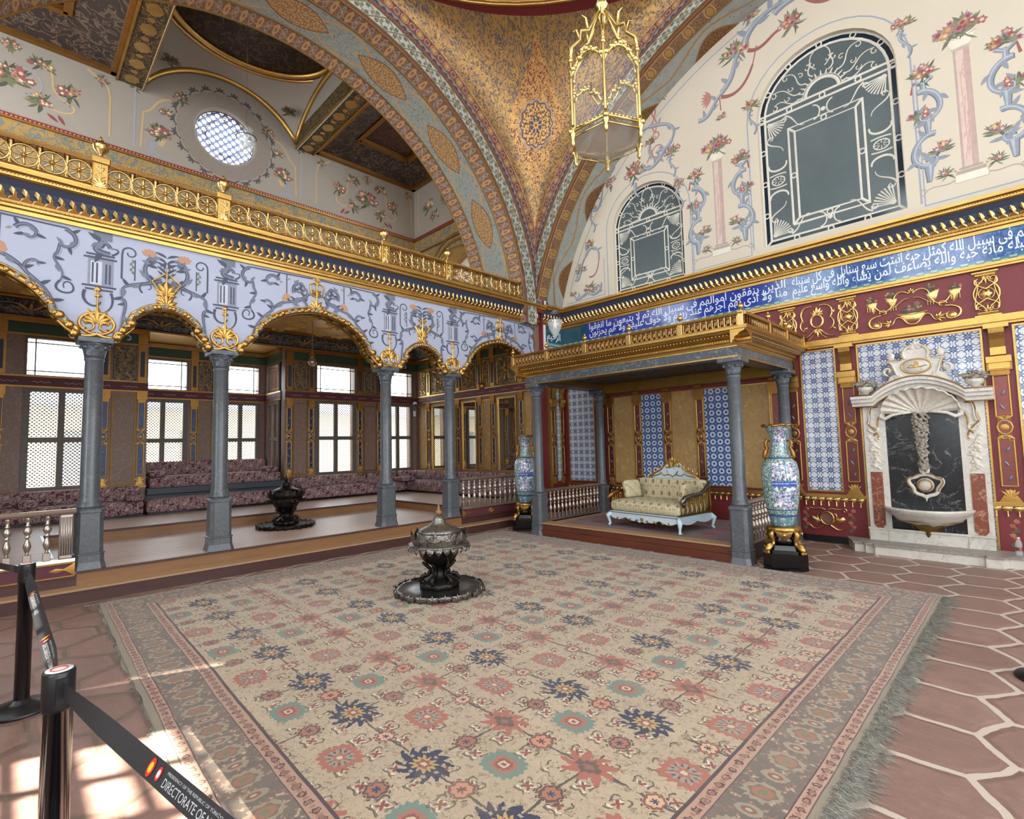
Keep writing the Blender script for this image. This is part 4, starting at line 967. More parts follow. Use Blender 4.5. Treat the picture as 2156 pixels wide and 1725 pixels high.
# wall with a circular hole for the oculus
def wall_with_hole(b, fn, u0, u1, v0, v1, cu, cv, r, n=40):
    ring = [(cu+r*cos(2*pi*i/n), cv+r*sin(2*pi*i/n)) for i in range(n)]
    def edge(a):
        ca, sa = cos(a), sin(a); t = min([x for x in (((u1-cu)/ca if ca > 1e-6 else 1e9), ((u0-cu)/ca if ca < -1e-6 else 1e9), ((v1-cv)/sa if sa > 1e-6 else 1e9), ((v0-cv)/sa if sa < -1e-6 else 1e9))]); return (cu+ca*t, cv+sa*t)
    angs = sorted(set([2*pi*i/n for i in range(n)]+[math.atan2(y-cv, x-cu) % (2*pi) for x in (u0, u1) for y in (v0, v1)]))
    vs = []; fs = []
    for a in angs: vs += [fn(cu+r*cos(a), cv+r*sin(a), 0), fn(*edge(a), 0), fn(cu+r*cos(a), cv+r*sin(a), -.3)]
    k = len(angs)
    for i in range(k): j = (i+1) % k; fs += [(3*i, 3*i+1, 3*j+1, 3*j), (3*i+2, 3*i, 3*j, 3*j+2)]
    b.add(vs, fs)
fG = on_x(XG)
wall_with_hole(b, fG, 1.4, 5.2, 7.5, 9.95, 3.3, 8.6, .60); rc(b, fG, -3.2, 1.4, 7.5, 9.95, -.3, 0); rc(b, fG, 5.2, 8.25, 7.5, 9.95, -.3, 0)
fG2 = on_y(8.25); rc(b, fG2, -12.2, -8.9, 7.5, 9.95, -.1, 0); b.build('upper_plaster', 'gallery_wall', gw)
b = MB(); rc(b, fG, -3.2, 8.25, 4.6, 7.5, -.3, 0); b.build('lower_wall', 'gallery_gold', gw)
b = MB()
for z, h, k in ((7.50, .03, .04), (7.10, .03, .05)): rc(b, fG, -3.2, 8.25, z, z+h, 0, k); rc(b, fG2, -12.2, -8.9, z, z+h, 0, k)
b.build('gilt_line', 'gold_old', gw)
b = MB(); rc(b, fG, -3.2, 8.25, 7.53, 7.60, 0, .02); rc(b, fG2, -12.2, -8.9, 7.53, 7.60, 0, .02); b.build('red_dado_line', 'red_lacquer', gw)
o = Orn(fG, .006, .021); o.col('#c9a060')
for i in range(190): o.disc(-3.1+i*.06, 7.565, .013, 6)
o.build('dado_dots', 'gilt_paint', gw)
# arched opening in the gallery end wall and gilt coffer arches above the lower windows
def arch_pts(c, z, r, n=20, a0=0, a1=pi, rz=None): return [(c+r*cos(a0+(a1-a0)*i/n), z+(rz or r)*sin(a0+(a1-a0)*i/n)) for i in range(n+1)]
b = MB(); outer = [(-12.2, 4.6), (-12.2, 7.5), (-8.9, 7.5), (-8.9, 4.6)]
ap = arch_pts(-10.3, 5.75, 1.05); ap = [(-9.25, 4.6)]+ap+[(-11.35, 4.6)]
poly = [(-8.9, 4.6), (-8.9, 7.5), (-12.2, 7.5), (-12.2, 4.6)]+ap[::-1]
vs, fs = fill(poly, fG2, 0); b.add(vs, fs); b.build('end_wall', 'gallery_gold', gw)
b = MB()
for r in (1.05, 1.25, 1.42): b.tube([(u, 8.25-.02, v) for u, v in arch_pts(-10.3, 5.75, r)], .03, 6)
b.build('end_arch_moulding', 'gold', gw)
b = MB(); b.grid(lambda s, t: (-10.3+1.05*cos(pi*s), 8.25+t*.6, 5.75+1.05*sin(pi*s)), 24, 1); b.box(-9.26, -9.24, 8.25, 8.85, 4.6, 5.75); b.box(-11.36, -11.34, 8.25, 8.85, 4.6, 5.75); b.build('end_arch_soffit', 'gold_carved', gw)
b = MB(); b.box(-12.2, -8.9, 8.85, 8.95, 4.6, 7.5); b.build('end_backing', 'plaster_white', gw)
for c in (-.9, 3.3, 7.3):
    b = MB()
    for r in (1.3, 1.5): b.tube([(XG+.03, u, v) for u, v in arch_pts(c, 5.1, r, rz=r*1.3)], .03, 6)
    b.build('wall_arch_moulding', 'gold_old', gw)
for c in (-1.3, .95, 5.7, 7.5):     # lit lower windows of the gallery seen between the wheels
    WN[0] += 1; t = thing('window_%d' % WN[0], 'low gallery window glimpsed between the gilt wheels, %s' % {-1.3: 'furthest toward the left edge', .95: 'left of the round window', 5.7: 'right of the round window', 7.5: 'closest to the far corner'}[c], 'window'); t['kind'] = 'structure'
    b = MB(); wframe(b, fG, c-.5, c+.5, 4.75, 5.85, .05, 0, .05); rc(b, fG, c-.015, c+.015, 4.8, 5.8, 0, .03); b.build('frame', 'gold_old', t); b = MB(); rc(b, fG, c-.45, c+.45, 4.8, 5.8, 0, .006); b.build('pane', 'plaster_white', t)
# oculus
WN[0] += 1; t = thing('window_%d' % WN[0], 'round window with honeycomb panes in the upper gallery wall', 'window'); t['kind'] = 'structure'
b = MB(); b.lathe([(.001, 0), (.60, 0)], (XG-.13, 3.3, 8.6), 40, axis='x', smooth=False); b.build('pane', 'oculus_panes', t)
b = MB()
for r, w_ in ((.60, .012), (.395, .007), (.37, .007), (.555, .005)): b.tube([(XG-.12, 3.3+r*cos(2*pi*i/40), 8.6+r*sin(2*pi*i/40)) for i in range(40)], w_, 5, closed=True)
for k in range(4):
    a = k*pi/2
    for s in (1, -1):
        c0 = (3.3+.475*cos(a)+s*.05*-sin(a), 8.6+.475*sin(a)+s*.05*cos(a)); b.tube([(XG-.12, c0[0]+.05*cos(a+s*pi/2+q_), c0[1]+.05*sin(a+s*pi/2+q_)) for q_ in [pi+(-1.9+i*.38) for i in range(11)]], .006, 5)
for k in range(16): a = k*pi/8; b.tube([(XG-.12, 3.3+.555*cos(a), 8.6+.555*sin(a)), (XG-.12, 3.3+.6*cos(a), 8.6+.6*sin(a))], .005, 4)
b.build('leading', 'dark_wood', t)
# painted garlands
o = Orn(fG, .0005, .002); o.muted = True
o.col('#8a8078').fan([(3.3+.97*cos(i*pi/20), 8.6+.97*sin(i*pi/20)) for i in range(40)], hc=0) if False else None
for i in range(40):
    a0_, a1_ = i*pi/20, (i+1)*pi/20; o.mb.cur = srgb('#85796e')
    o.mb.add([fG(3.3+r*cos(a), 8.6+r*sin(a), .0015) for r, a in ((.64, a0_), (.95, a0_), (.95, a1_), (.64, a1_))], [(0, 1, 2, 3)])
o.lift = .001
for k in range(22):
    a = 2*pi*k/22; o.at(3.3+.98*cos(a), 8.6+.98*sin(a), 1, 1, a); o.col('#4f4a47'); o.stroke([(0, -.1), (.03, 0), (0, .1)], .03); [o.leaf(0, 0, q_, .12, .045) for q_ in (-.7, 0, .7)]; o.leaf(-.02, .08, 1.6, .08, .03)
o.at(0, 0)
TAN, GRN = '#b99a6c', '#65664f'
for m_, wdt in ((-.15, 1), (6.75, 1)):
    o.bouquet(m_, 8.22, .22, 3, 10); o.lift = .001
    for s in (1, -1):
        o.at(m_, 0, s, 1); o.col('#8f9097').stroke(bez((.1, 8.5), (.5, 8.55), (.55, 8.1), (.15, 8.0)), .03, .02); o.col(TAN).stroke(bez((.35, 8.75), (.8, 8.6), (.3, 8.3), (.85, 8.1)), .045, .02); o.stroke(bez((.85, 8.1), (1.0, 7.9), (.5, 7.85), (.5, 8.0)), .035, .02)
        o.bouquet(.42, 8.65, .13, 5, 6); o.bouquet(.80, 8.28, .15, 6, 6); o.bouquet(.42, 7.95, .14, 9, 7); o.col('#7d3f3c').leaf(.65, 7.85, -1, .2, .06); o.leaf(.5, 7.82, -.6, .2, .06)
        o.bouquet(.0, 8.8, .10, 2, 5)
        o.col(TAN).stroke(bez((1.05, 8.95), (1.3, 8.75), (1.35, 8.9), (1.40, 8.5))+[(1.40, 7.75)], .05, .03); o.bouquet(1.25, 8.78, .10, 2, 4)
    o.at(0, 0)
for s in (1, -1):
    o.at(3.3, 0, s, 1); o.bouquet(1.22, 8.1, .17, 8, 8); o.bouquet(1.1, 8.62, .10, 4, 5); o.bouquet(.85, 9.05, .12, 6, 5)
    o.col(TAN).stroke(bez((1.05, 8.95), (1.35, 8.9), (1.3, 8.6), (1.52, 8.5))+[(1.55, 7.75)], .05, .03); o.col('#8a8f99').stroke(bez((1.2, 7.98), (1.5, 7.9), (1.4, 7.7), (1.05, 7.65)), .07, .02); [o.leaf(1.22+.03*i, 7.95-.05*i, .3-i*.25, .14, .03) for i in range(6)]
    o.col(TAN).poly([(1.12, 8.04), (1.32, 8.04), (1.27, 7.9), (1.17, 7.9)])
    o.col('#949398').stroke([(1.66, 8.95), (1.66, 7.72)], .035); o.col('#b0a9a8').stroke([(1.66, 8.7), (1.66, 7.9)], .012); o.bouquet(1.66, 8.93, .08, 3, 4)
o.at(0, 0)
o.build('painted_garlands', 'painted', gw)
o = Orn(fG2, .0005, .002); o.muted = True; o.bouquet(-11.5, 8.3, .18, 3, 8); o.bouquet(-11.2, 7.95, .14, 5, 6); o.col('#8a8f99').stroke(bez((-11.7, 8.5), (-11.2, 8.6), (-11.0, 8.1), (-11.4, 8.0)), .04, .02); o.bouquet(-10.7, 8.3, .16, 9, 7); o.col(TAN).stroke(bez((-12.0, 8.9), (-11.9, 8.7), (-12.05, 8.5), (-12.0, 7.75)), .05, .03)
o.build('painted_garlands', 'painted', gw)
# gallery ceiling: two coffers, gilt beams and a central vaulted lunette with a dark oval dome
ZG = 9.06
gc = thing('ceiling_gallery', 'dark coffered gallery ceiling with gilt beams round a painted oval dome', 'ceiling'); gc['kind'] = 'structure'
b = MB()
for y0, y1 in ((-3.2, 1.34), (5.28, 8.25)):
    b.box(-11.6 if 1 else 0, -8.9, y0+.0, y1, ZG+.30, ZG+.36)
b.build('coffer_field', 'coffer_red', gc)
b = MB()
for y0, y1 in ((-3.2, 1.34), (5.28, 8.25)):
    a = [(-12.2, y0), (-8.6, y0), (-8.6, y1), (-12.2, y1)]; c = [(-11.3, y0+.75 if y0 > 0 else y0), (-8.6, y0+.75 if y0 > 0 else y0), (-8.6, y1-.8), (-11.3, y1-.8)]
    vs = [(x, y, ZG) for x, y in a]+[(x, y, ZG+.22) for x, y in c]; b.add(vs, [(3, 7, 4, 0), (0, 4, 5, 1), (2, 6, 7, 3)])
b.build('coffer_slope', 'coffer_dark', gc)
b = MB()
for y0, y1 in ((-3.2, 1.34), (5.28, 8.25)):
    b.box(-12.2, -12.08, y0, y1, ZG-.05, ZG+.03); b.box(-12.2, -8.6, y1-.12 if y0 > 0 else y1-.10, y1, ZG-.05, ZG+.03)
    b.box(-12.2, -8.6, y0, y0+.10, ZG-.05, ZG+.03)
    yi = y0+.75 if y0 > 0 else y0; b.box(-11.36, -11.24, yi, y1-.8, ZG+.17, ZG+.27); b.box(-11.3, -8.6, y1-.86, y1-.74, ZG+.17, ZG+.27); b.box(-11.3, -8.6, yi-.05, yi+.06, ZG+.17, ZG+.27)
b.build('coffer_moulding', 'gold_old', gc)
for yb in (1.34, 4.84):
    b = MB(); b.box(-12.2, -8.6, yb, yb+.42, ZG-.10, ZG+.3); b.build('beam', 'band_black', gc)
    b = MB(); b.box(-12.2, -8.6, yb-.02, yb+.015, ZG-.12, ZG-.07); b.box(-12.2, -8.6, yb+.405, yb+.44, ZG-.12, ZG-.07); b.build('beam_edge', 'gold', gc)
    o = Orn(lambda u, v, h: (u, yb+.21+v, ZG-.10-h), .004, .001); o.col('#d0a55a')
    for k in range(7):
        x = -12.0+k*.55; o.poly([(x-.16, 0), (x-.10, .09), (x, .13), (x+.10, .09), (x+.16, 0), (x+.10, -.09), (x, -.13), (x-.10, -.09)]); o.disc(x+.275, 0, .05, 8)
    o.build('beam_cartouche', 'gold_bright', gc)
# vaulted lunette between the beams: pendentive surface rising to the oval ring
def lun(y): t = abs(y-3.3)/1.55; return 9.06+.86*(max(0, 1-t**2.1))**.8
OC, OA, OB, OZ = (-10.25, 3.3), 1.22, 1.50, 10.0
def vault(s, t):
    a = 2*pi*s; ex, ey = OC[0]+OA*cos(a), OC[1]+OB*sin(a)
    k = max(abs(cos(a)), abs(sin(a))); bx, by = OC[0]+1.95*cos(a)/k, OC[1]+1.55*sin(a)/k
    bx = max(-12.2, bx); by = min(4.85, max(1.75, by))
    zx = lun(by) if bx <= -12.1 or bx > -8.4 else 9.06+.8*(max(0, 1-(abs(bx-OC[0])/1.95)**2.1))**.8
    return (bx+(ex-bx)*t, by+(ey-by)*t, zx+(OZ-zx)*(1-(1-t)**1.6))
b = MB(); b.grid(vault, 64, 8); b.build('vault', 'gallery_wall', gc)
b = MB(); b.lathe([(1, OZ), (.97, OZ+.25), (.8, OZ+.7), (.4, OZ+1.0), (.001, OZ+1.05)], (0, 0, 0), 40)
b.v = [(OC[0]+x*OA, OC[1]+y*OB, z) for x, y, z in b.v]; b.build('oval_dome', 'coffer_dark', gc)
b = MB()
for sc_, dz, r in ((1.02, -.01, .075), (1.12, -.03, .04)): b.tube([(OC[0]+OA*sc_*cos(2*pi*i/48), OC[1]+OB*sc_*sin(2*pi*i/48), OZ+dz) for i in range(48)], r, 6, closed=True)
b.tube([(XG+.03, y, lun(y)+.0) for y in [1.76+i*(3.08/30) for i in range(31)]], .065, 6)
for yb in (1.76, 4.84): b.tube([(-12.2+i*.16, yb, 9.06+.8*(max(0, 1-(abs(-12.2+i*.16-OC[0])/1.95)**2.1))**.8) for i in range(25)], .065, 6)
b.build('vault_moulding', 'gold', gc)
for yb in (1.75, 4.85):
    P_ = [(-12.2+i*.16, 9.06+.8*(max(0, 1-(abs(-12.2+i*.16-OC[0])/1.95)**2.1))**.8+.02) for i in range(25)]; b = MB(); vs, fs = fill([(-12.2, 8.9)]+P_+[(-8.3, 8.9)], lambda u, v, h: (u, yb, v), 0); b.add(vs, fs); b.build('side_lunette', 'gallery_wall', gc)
b = MB(); b.tube([(OC[0]+OA*1.06*cos(2*pi*i/48), OC[1]+OB*1.06*sin(2*pi*i/48), OZ-.03) for i in range(48)], .035, 5, closed=True); b.build('red_ring', 'red_lacquer', gc)
o = Orn(lambda u, v, h: (-12.0+v*.72, u, 9.62+v*.35-h) if 0 else (XG+.05+max(0, v)*.7, u, 9.2+v*.42), .001, .003)
for s in (1, -1):
    o.at(3.3, 0, s, 1); o.muted = True; o.bouquet(1.18, .62, .13, 3, 7)
o.at(0, 0).build('vault_bouquets', 'painted', gc)
# gallery floor and sky lit back
b = MB(); b.box(-12.2, -7.7, -3.2, 8.25, 4.6, 4.67); st(b, 'ceiling_slab', 'platform_planks', 'floor slab of the gallery over the alcove')

# ------------------------------------------------------------------ great arches, pendentive, dome ring
ga = thing('wall_great_arches', 'great painted arches and gilt pendentive carrying the dome', 'wall'); ga['kind'] = 'structure'
Y0, Z0, R1 = 3.3, 4.37, 4.52
XA0, XA1 = -8.95, -7.45
def s1(s, t): a = RAD(-2)+RAD(184)*s; return (XA0+(XA1-XA0)*t, Y0+R1*cos(a), Z0+R1*sin(a))
b = MB(); b.grid(s1, 96, 1, lambda s, t: ((RAD(-2)+RAD(184)*s)*R1, t*1.5), flip=False); b.build('side_arch_soffit', 'arch_soffit', ga)
b = MB(); Ro1 = 5.30
def r1(s, t): a = RAD(-2)+RAD(184)*s; R_ = R1+(Ro1-R1)*t; return (XA1, min(8.2, Y0+R_*cos(a)), Z0+R_*sin(a))
b.grid(r1, 96, 6, lambda s, t: ((RAD(-2)+RAD(184)*s)*R1, t*.78)); b.build('side_arch_ring', 'ring_left', ga)
CX2, CZ2, R2 = -1.756, 3.31, 5.90; YF = 8.2; Ro2 = 6.48
def s2(s, t): a = RAD(13)+RAD(154)*s; return (CX2-R2*cos(a), YB-(YB-YF)*t, CZ2+R2*sin(a))
b = MB(); b.grid(s2, 110, 1, lambda s, t: ((RAD(13)+RAD(154)*s)*R2, t*.9)); b.build('back_arch_soffit', 'back_soffit', ga)
def r2(s, t): a = RAD(13)+RAD(154)*s; R_ = R2+(Ro2-R2)*t; return (max(XA1, CX2-R_*cos(a)), YF, CZ2+R_*sin(a))
b = MB(); b.grid(r2, 110, 6, lambda s, t: ((RAD(13)+RAD(154)*s)*R2, t*.58)); b.build('back_arch_ring', 'ring_back', ga)
# thin mouldings that divide the bands
b = MB()
for x in (XA0, XA0+.37, XA1-.35, XA1+.005): b.tube([(x, Y0+(R1-.005)*cos(a), Z0+(R1-.005)*sin(a)) for a in [RAD(i*2) for i in range(0, 91)]], .014, 5)
for R_ in (R1+.06, R1+.38): b.tube([(XA1+.005, Y0+R_*cos(a), Z0+R_*sin(a)) for a in [RAD(i*2) for i in range(6, 85)] if Y0+R_*cos(a) < 8.19], .010, 5)
for y in (YB-.57, YF): b.tube([(CX2-(R2-.005)*cos(a), y, CZ2+(R2-.005)*sin(a)) for a in [RAD(i*2) for i in range(7, 84)]], .014, 5)
for R_ in (R2+.04, R2+.28): b.tube([(CX2-R_*cos(a), YF-.005, CZ2+R_*sin(a)) for a in [RAD(i*2) for i in range(8, 84)] if CX2-R_*cos(a) > XA1+.01], .010, 5)
b.build('band_mouldings', 'gold_dull', ga)
b = MB(); b.box(-7.80, -7.47, 8.22, 8.6, 4.5, 7.2); b.build('corner_pier', 'red_lacquer', ga)
# pendentive
ZA, ZR = 6.38, 9.66; DC = (-1.756, 3.3)
def pen(s, t):
    z = ZA+(ZR-ZA)*t
    y1 = Y0+sqrt(max(0, Ro1**2-(z-Z0)**2)); x2 = CX2-sqrt(max(0, Ro2**2-(z-CZ2)**2))
    p1, p2 = Vector((XA1, min(y1, YF))), Vector((max(x2, XA1), YF)); ctl = Vector((XA1, YF)); k = .55*t
    m_ = (p1+p2)/2; ctl = m_+(ctl-m_)*(.75)
    q_ = p1*(1-s)**2+ctl*2*s*(1-s)+p2*s*s
    return (q_.x, q_.y, z)
def penuv(s, t):
    z = ZA+(ZR-ZA)*t; p1, p2 = pen(0, t), pen(1, t); L = math.hypot(p1[0]-p2[0], p1[1]-p2[1])*1.12
    return ((s-.5)*L, (z-ZA))
b = MB(); b.grid(pen, 32, 32, penuv); b.build('pendentive', 'pendentive', ga)
# same pendentive mirrored on the other arch ends keeps the room closed
b = MB(); b.v = []; b2 = MB(); b2.grid(pen, 16, 16, penuv); b2.v = [(2*DC[0]-x, y, z) for x, y, z in b2.v]; b2.build('pendentive', 'pendentive', ga)
b2 = MB(); b2.grid(pen, 16, 16, penuv); b2.v = [(x, 2*DC[1]-y, z) for x, y, z in b2.v]; b2.build('pendentive', 'pendentive', ga)
b = MB(); EX, EY = DC[0]-XA1, YF-DC[1]
def ell(r, z, n=72): return [(DC[0]+(EX+r)*cos(2*pi*i/n), DC[1]+(EY+r)*sin(2*pi*i/n), z) for i in range(n)]
for r, z, rr in ((-.02, 9.64, .035), (.0, 9.72, .02), (-.04, 9.98, .03)): b.tube(ell(r, z), rr, 6, closed=True)
b.build('dome_ring_moulding', 'gold', ga)
b = MB(); A_, B_ = [(DC[0]+(EX+r)*cos(2*pi*i/72), DC[1]+(EY+r)*sin(2*pi*i/72), 9.63) for i in range(72) for r in (-.06,)], [(DC[0]+(EX+.5)*cos(2*pi*i/72), DC[1]+(EY+.5)*sin(2*pi*i/72), 9.655) for i in range(72)]
b.add(A_+B_, [(i, (i+1) % 72, 72+(i+1) % 72, 72+i) for i in range(72)]); b.build('dome_ring_soffit', 'red_lacquer', ga)
b = MB(); n = 96
vs = []; uv = []
for i in range(n+1):
    a = 2*pi*i/n
    for r, z, v in ((0, 9.62, 0), (-.03, 10.0, .78)): vs.append((DC[0]+(EX+r)*cos(a), DC[1]+(EY+r)*sin(a), z)); uv.append((a*5.3, v*.25+.56))
b.add(vs, [(2*i, 2*i+1, 2*i+3, 2*i+2) for i in range(n)], uvs=uv); b.build('dome_band', 'ring_left', ga)
# dome drum with window openings and shell
b = MB()
for k in range(16):
    a0_, a1_ = 2*pi*k/16+.12, 2*pi*(k+1)/16-.12
    def P(a, z, r=0): return (DC[0]+(EX+r)*cos(a), DC[1]+(EY+r)*sin(a), z)
    aw0 = 2*pi*k/16-.12; b.quad(P(aw0, 10.0), P(aw0+.24, 10.0), P(aw0+.24, 12.4), P(aw0, 12.4)); b.quad(P(a0_, 10), P(a1_, 10), P(a1_, 11.2), P(a0_, 11.2)); b.quad(P(a0_, 12.3), P(a1_, 12.3), P(a1_, 12.4), P(a0_, 12.4))
b.lathe([(1, 12.4), (.96, 13.0), (.8, 14.1), (.45, 15.0), (.001, 15.3)], n=48); L0 = 16*12
b.v = [v if i < L0 else (DC[0]+v[0]*EX, DC[1]+v[1]*EY, v[2]) for i, v in enumerate(b.v)]
b.build('dome_shell', 'gold_carved', ga)
b = MB(); b.box(XA1-.0, XA1-.04, 7.82, 8.2, 4.6, 6.4) if 0 else None

# ------------------------------------------------------------------ tympanum of the throne wall
ty = thing('wall_throne', 'throne wall with painted cream tympanum, blue inscription tiles and gilt red panelling', 'wall'); ty['kind'] = 'structure'
fY = on_y(YB)
def window_outline(c, w, z0, zt):
    # nearly semicircular pointed head with straight facets
    zs = zt-w*.95; P = [(c-w, z0), (c-w, zs)]+[(c-w*cos(a), zs+w*.95*sin(a)) for a in [RAD(i*10) for i in range(1, 18)]]+[(c+w, zs), (c+w, z0)]
    return P
WIN = [(-5.24, .79, 4.74, 6.86), (-2.04, .98, 4.86, 8.02)]
arc = [(CX2-R2*cos(RAD(a)), CZ2+R2*sin(RAD(a))) for a in range(13, 168, 3)]
b = MB()
from mathutils.geometry import tessellate_polygon
arc_o = [(CX2-(R2+.05)*cos(RAD(a)), CZ2+(R2+.05)*sin(RAD(a))) for a in range(13, 168, 2)]
loops = [[Vector((u, v, 0)) for u, v in [(XS-.2, 4.62)]+arc_o+[(5.0, 4.62)]]]+[[Vector((u, v, 0)) for u, v in window_outline(*W)] for W in WIN]
tris = tessellate_polygon(loops); allp = [p for L_ in loops for p in L_]
b.add([fY(p.x, p.y, 0) for p in allp], [tuple(t) for t in tris]); b.build('tympanum', 'cream_wall', ty)
for k, W in enumerate(WIN):
    WN[0] += 1; c, w_, z0, zt = W; t = thing('window_%d' % WN[0], ['smaller arched stained-glass window at the left of the cream wall', 'larger arched stained-glass window high on the cream wall'][k], 'window'); t['kind'] = 'structure'
    out = window_outline(*W); fw = lambda u, v, h: (u, YB-h, v)
    b = MB(); n = len(out); b.add([fw(u, v, 0) for u, v in out]+[fw(u, v, -.10) for u, v in out], [(i, (i+1) % n, n+(i+1) % n, n+i) for i in range(n)]); b.build('reveal', 'cream_wall', t)
    vs, fs = fill(out, fw, -.10); b = MB(); b.add(vs, fs); b.build('glass_border', 'glass_blue', t)
    s_ = w_/.98
    def inset(P, d): 
        return window_outline(c, w_-d, z0+d, zt-d)
    ins = inset(out, .10*s_); vs, fs = fill(ins, fw, -.095); b = MB(); b.add(vs, fs); b.build('pane', 'glass_grey', t)
    o = Orn(fw, .012, -.095); o.col('#d8d2c4'); L_ = .037*s_
    o.stroke(out+[out[0]], .05*s_); o.stroke(ins+[ins[0]], L_)
    zs = zt-w_*.95; zl = zs-.02                     # transom
    for e in (0, .10*s_): o.stroke([(c-w_, zl+e), (c+w_, zl+e)], L_)
    sq = w_*.44; zq0, zq1 = z0+.30*s_*1.25, zl-.37*s_; 
    for e in (0, .095*s_):
        o.stroke([(c-sq-e, zq0-e), (c+sq+e, zq0-e), (c+sq+e, zq1+e), (c-sq-e, zq1+e), (c-sq-e, zq0-e)], L_)
    for sx in (1, -1):
        for zz, e in ((zq0, -1), (zq1, 1)): o.stroke([(c+sx*sq, zz), (c+sx*(sq+.095*s_), zz+e*.095*s_)], L_)
    o.stroke([(c-w_, z0), (c-w_+.1*s_, z0+.1*s_)], L_); o.stroke([(c+w_, z0), (c+w_-.1*s_, z0+.1*s_)], L_)
    mk = []
    for a in range(0, 181, 30): mk.append((c-(w_-.05*s_)*cos(RAD(a)), zs+(w_*.95-.05*s_)*sin(RAD(a))))
    for i in range(1, 4): mk += [(c-w_+.05*s_, z0+(zs-z0)*i/4), (c+w_-.05*s_, z0+(zs-z0)*i/4)]
    mk += [(c-w_*.5, zl+.05*s_), (c, zl+.05*s_), (c+w_*.5, zl+.05*s_), (c, z0+.05*s_), (c-w_*.5, z0+.05*s_), (c+w_*.5, z0+.05*s_), (c, zq0-.047*s_), (c, zq1+.047*s_), (c-sq-.047*s_, (zq0+zq1)/2), (c+sq+.047*s_, (zq0+zq1)/2)]
    for u, v in mk: o.ring(u, v, .04*s_, .022*s_, n=12)
    # fan of scrolls in the head
    o.ring(c, zl+.10*s_, .24*s_, L_*1.3, n=14, a0=0, a1=pi); o.ring(c, zl+.10*s_, .28*s_, .012, n=14, a0=0, a1=pi)
    for i in range(13): a = pi*(i+.5)/13; o.stroke([(c+.28*s_*cos(a), zl+.10*s_+.28*s_*sin(a)), (c+.36*s_*cos(a), zl+.10*s_+.36*s_*sin(a))], .03*s_, .012)
    for s in (1, -1):
        o.at(c, zl+.10*s_, s*s_, s_)
        for a, r, q_ in ((.15, .72, 1), (.45, .80, 1), (.85, .78, -1), (1.25, .62, 1)):
            e = (r*cos(a), r*sin(a)*.93); o.stroke(bez((.34*cos(a), .34*sin(a)), (.5*cos(a-.3), .5*sin(a-.3)), (.6*cos(a+.25), .6*sin(a+.25)), e), .022, .014); o.stroke(spiral(e[0]-.0, e[1]-.05, .055, .015, pi/2, pi/2+q_*5), .016)
            f_ = (.52*cos(a+.12), .52*sin(a+.12)); o.stroke(spiral(f_[0], f_[1], .05, .012, a, a-q_*5), .014)
        o.stroke(bez((.06, .42), (.2, .5), (.16, .72), (.02, .76)), .016); o.at(0, 0)
    # corner palmettes and C-scrolls in the side panels
    for sx in (1, -1):
        for zz, e, ang in ((zl-.06*s_, -1, 1), (z0+.16*s_, 1, -1)):
            px, pz = c+sx*(w_-.14*s_), zz
            o.at(px, pz, -sx*s_, e*s_)
            for i in range(9): a = .1+i*.17; o.stroke([(.06*cos(a), .06*sin(a)), (.29*cos(a), .29*sin(a))], .012, .024)
            o.disc(.03, .03, .035, 8); o.stroke(bez((.28, -.02), (.42, .02), (.42, .26), (.56, .24)), .028, .012); o.stroke(bez((-.03, .30), (.0, .44), (.22, .42), (.22, .56)), .028, .012)
            o.stroke(spiral(.27, .04, .05, .015, 3, 8), .018); o.stroke(spiral(.04, .29, .05, .015, 3, 8), .018); o.at(0, 0)
        zm = (zq0+zq1)/2; o.at(c+sx*(w_-.26*s_), zm, s_, s_); o.ring(0, 0, .10, .02, ry=.075, n=14); [o.stroke([(.03*cos(a), .02*sin(a)), (.09*cos(a), .065*sin(a))], .01) for a in [i*pi/4 for i in range(8)]]
        for e in (1, -1):
            o.stroke(bez((-.13, e*.10), (-.06, e*.12), (.06, e*.12), (.13, e*.10)), .022); o.stroke(bez((-.14, e*.30), (-.16, e*.14), (.16, e*.14), (.14, e*.30)), .024, .024, .03)
        o.at(0, 0)
    for zz, e in ((zl-.18*s_, 1), (z0+.24*s_, 1)):
        o.at(c, zz, s_, s_)
        for s in (1, -1): o.stroke(bez((.14*s, .12), (.02*s, .10), (.02*s, -.10), (.14*s, -.12)), .022)
        o.disc(0, 0, .03, 8); o.at(0, 0)
    o.build('tracery', 'painted', t)
# painted ornament on the tympanum
BL, BLD, PK, PKD = '#9298a2', '#6d7482', '#b98078', '#9c625c'
o = Orn(fY, .0005, .001)
def bl(o, pts, w, curl=True):
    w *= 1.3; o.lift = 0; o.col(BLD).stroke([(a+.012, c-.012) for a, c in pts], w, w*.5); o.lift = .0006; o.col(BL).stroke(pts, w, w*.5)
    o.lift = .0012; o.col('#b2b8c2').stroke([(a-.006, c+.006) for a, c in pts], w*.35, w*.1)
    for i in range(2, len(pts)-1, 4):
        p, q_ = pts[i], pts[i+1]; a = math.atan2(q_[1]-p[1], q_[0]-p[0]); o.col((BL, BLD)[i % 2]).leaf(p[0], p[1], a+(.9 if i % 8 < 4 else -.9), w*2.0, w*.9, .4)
    o.lift = 0
def border_line(P): o.lift = 0; o.col('#9fa6b4').stroke(P, .022)
border_line([(CX2-(R2-.16)*cos(RAD(a)), CZ2+(R2-.16)*sin(RAD(a))) for a in range(17, 164, 3)])
for W in WIN: P = window_outline(W[0], W[1]+.16, W[2]-.0, W[3]+.16); border_line(P[:1]+P[1:])
border_line([(-7.32, 4.80), (-6.28, 4.80), (-6.28, 5.6)]); border_line([(-4.26, 5.9), (-4.26, 4.78), (-3.22, 4.78), (-3.22, 5.9)]); border_line([(-.86, 6.9), (-.86, 4.82), (1.6, 4.82), (1.6, 6.2)])
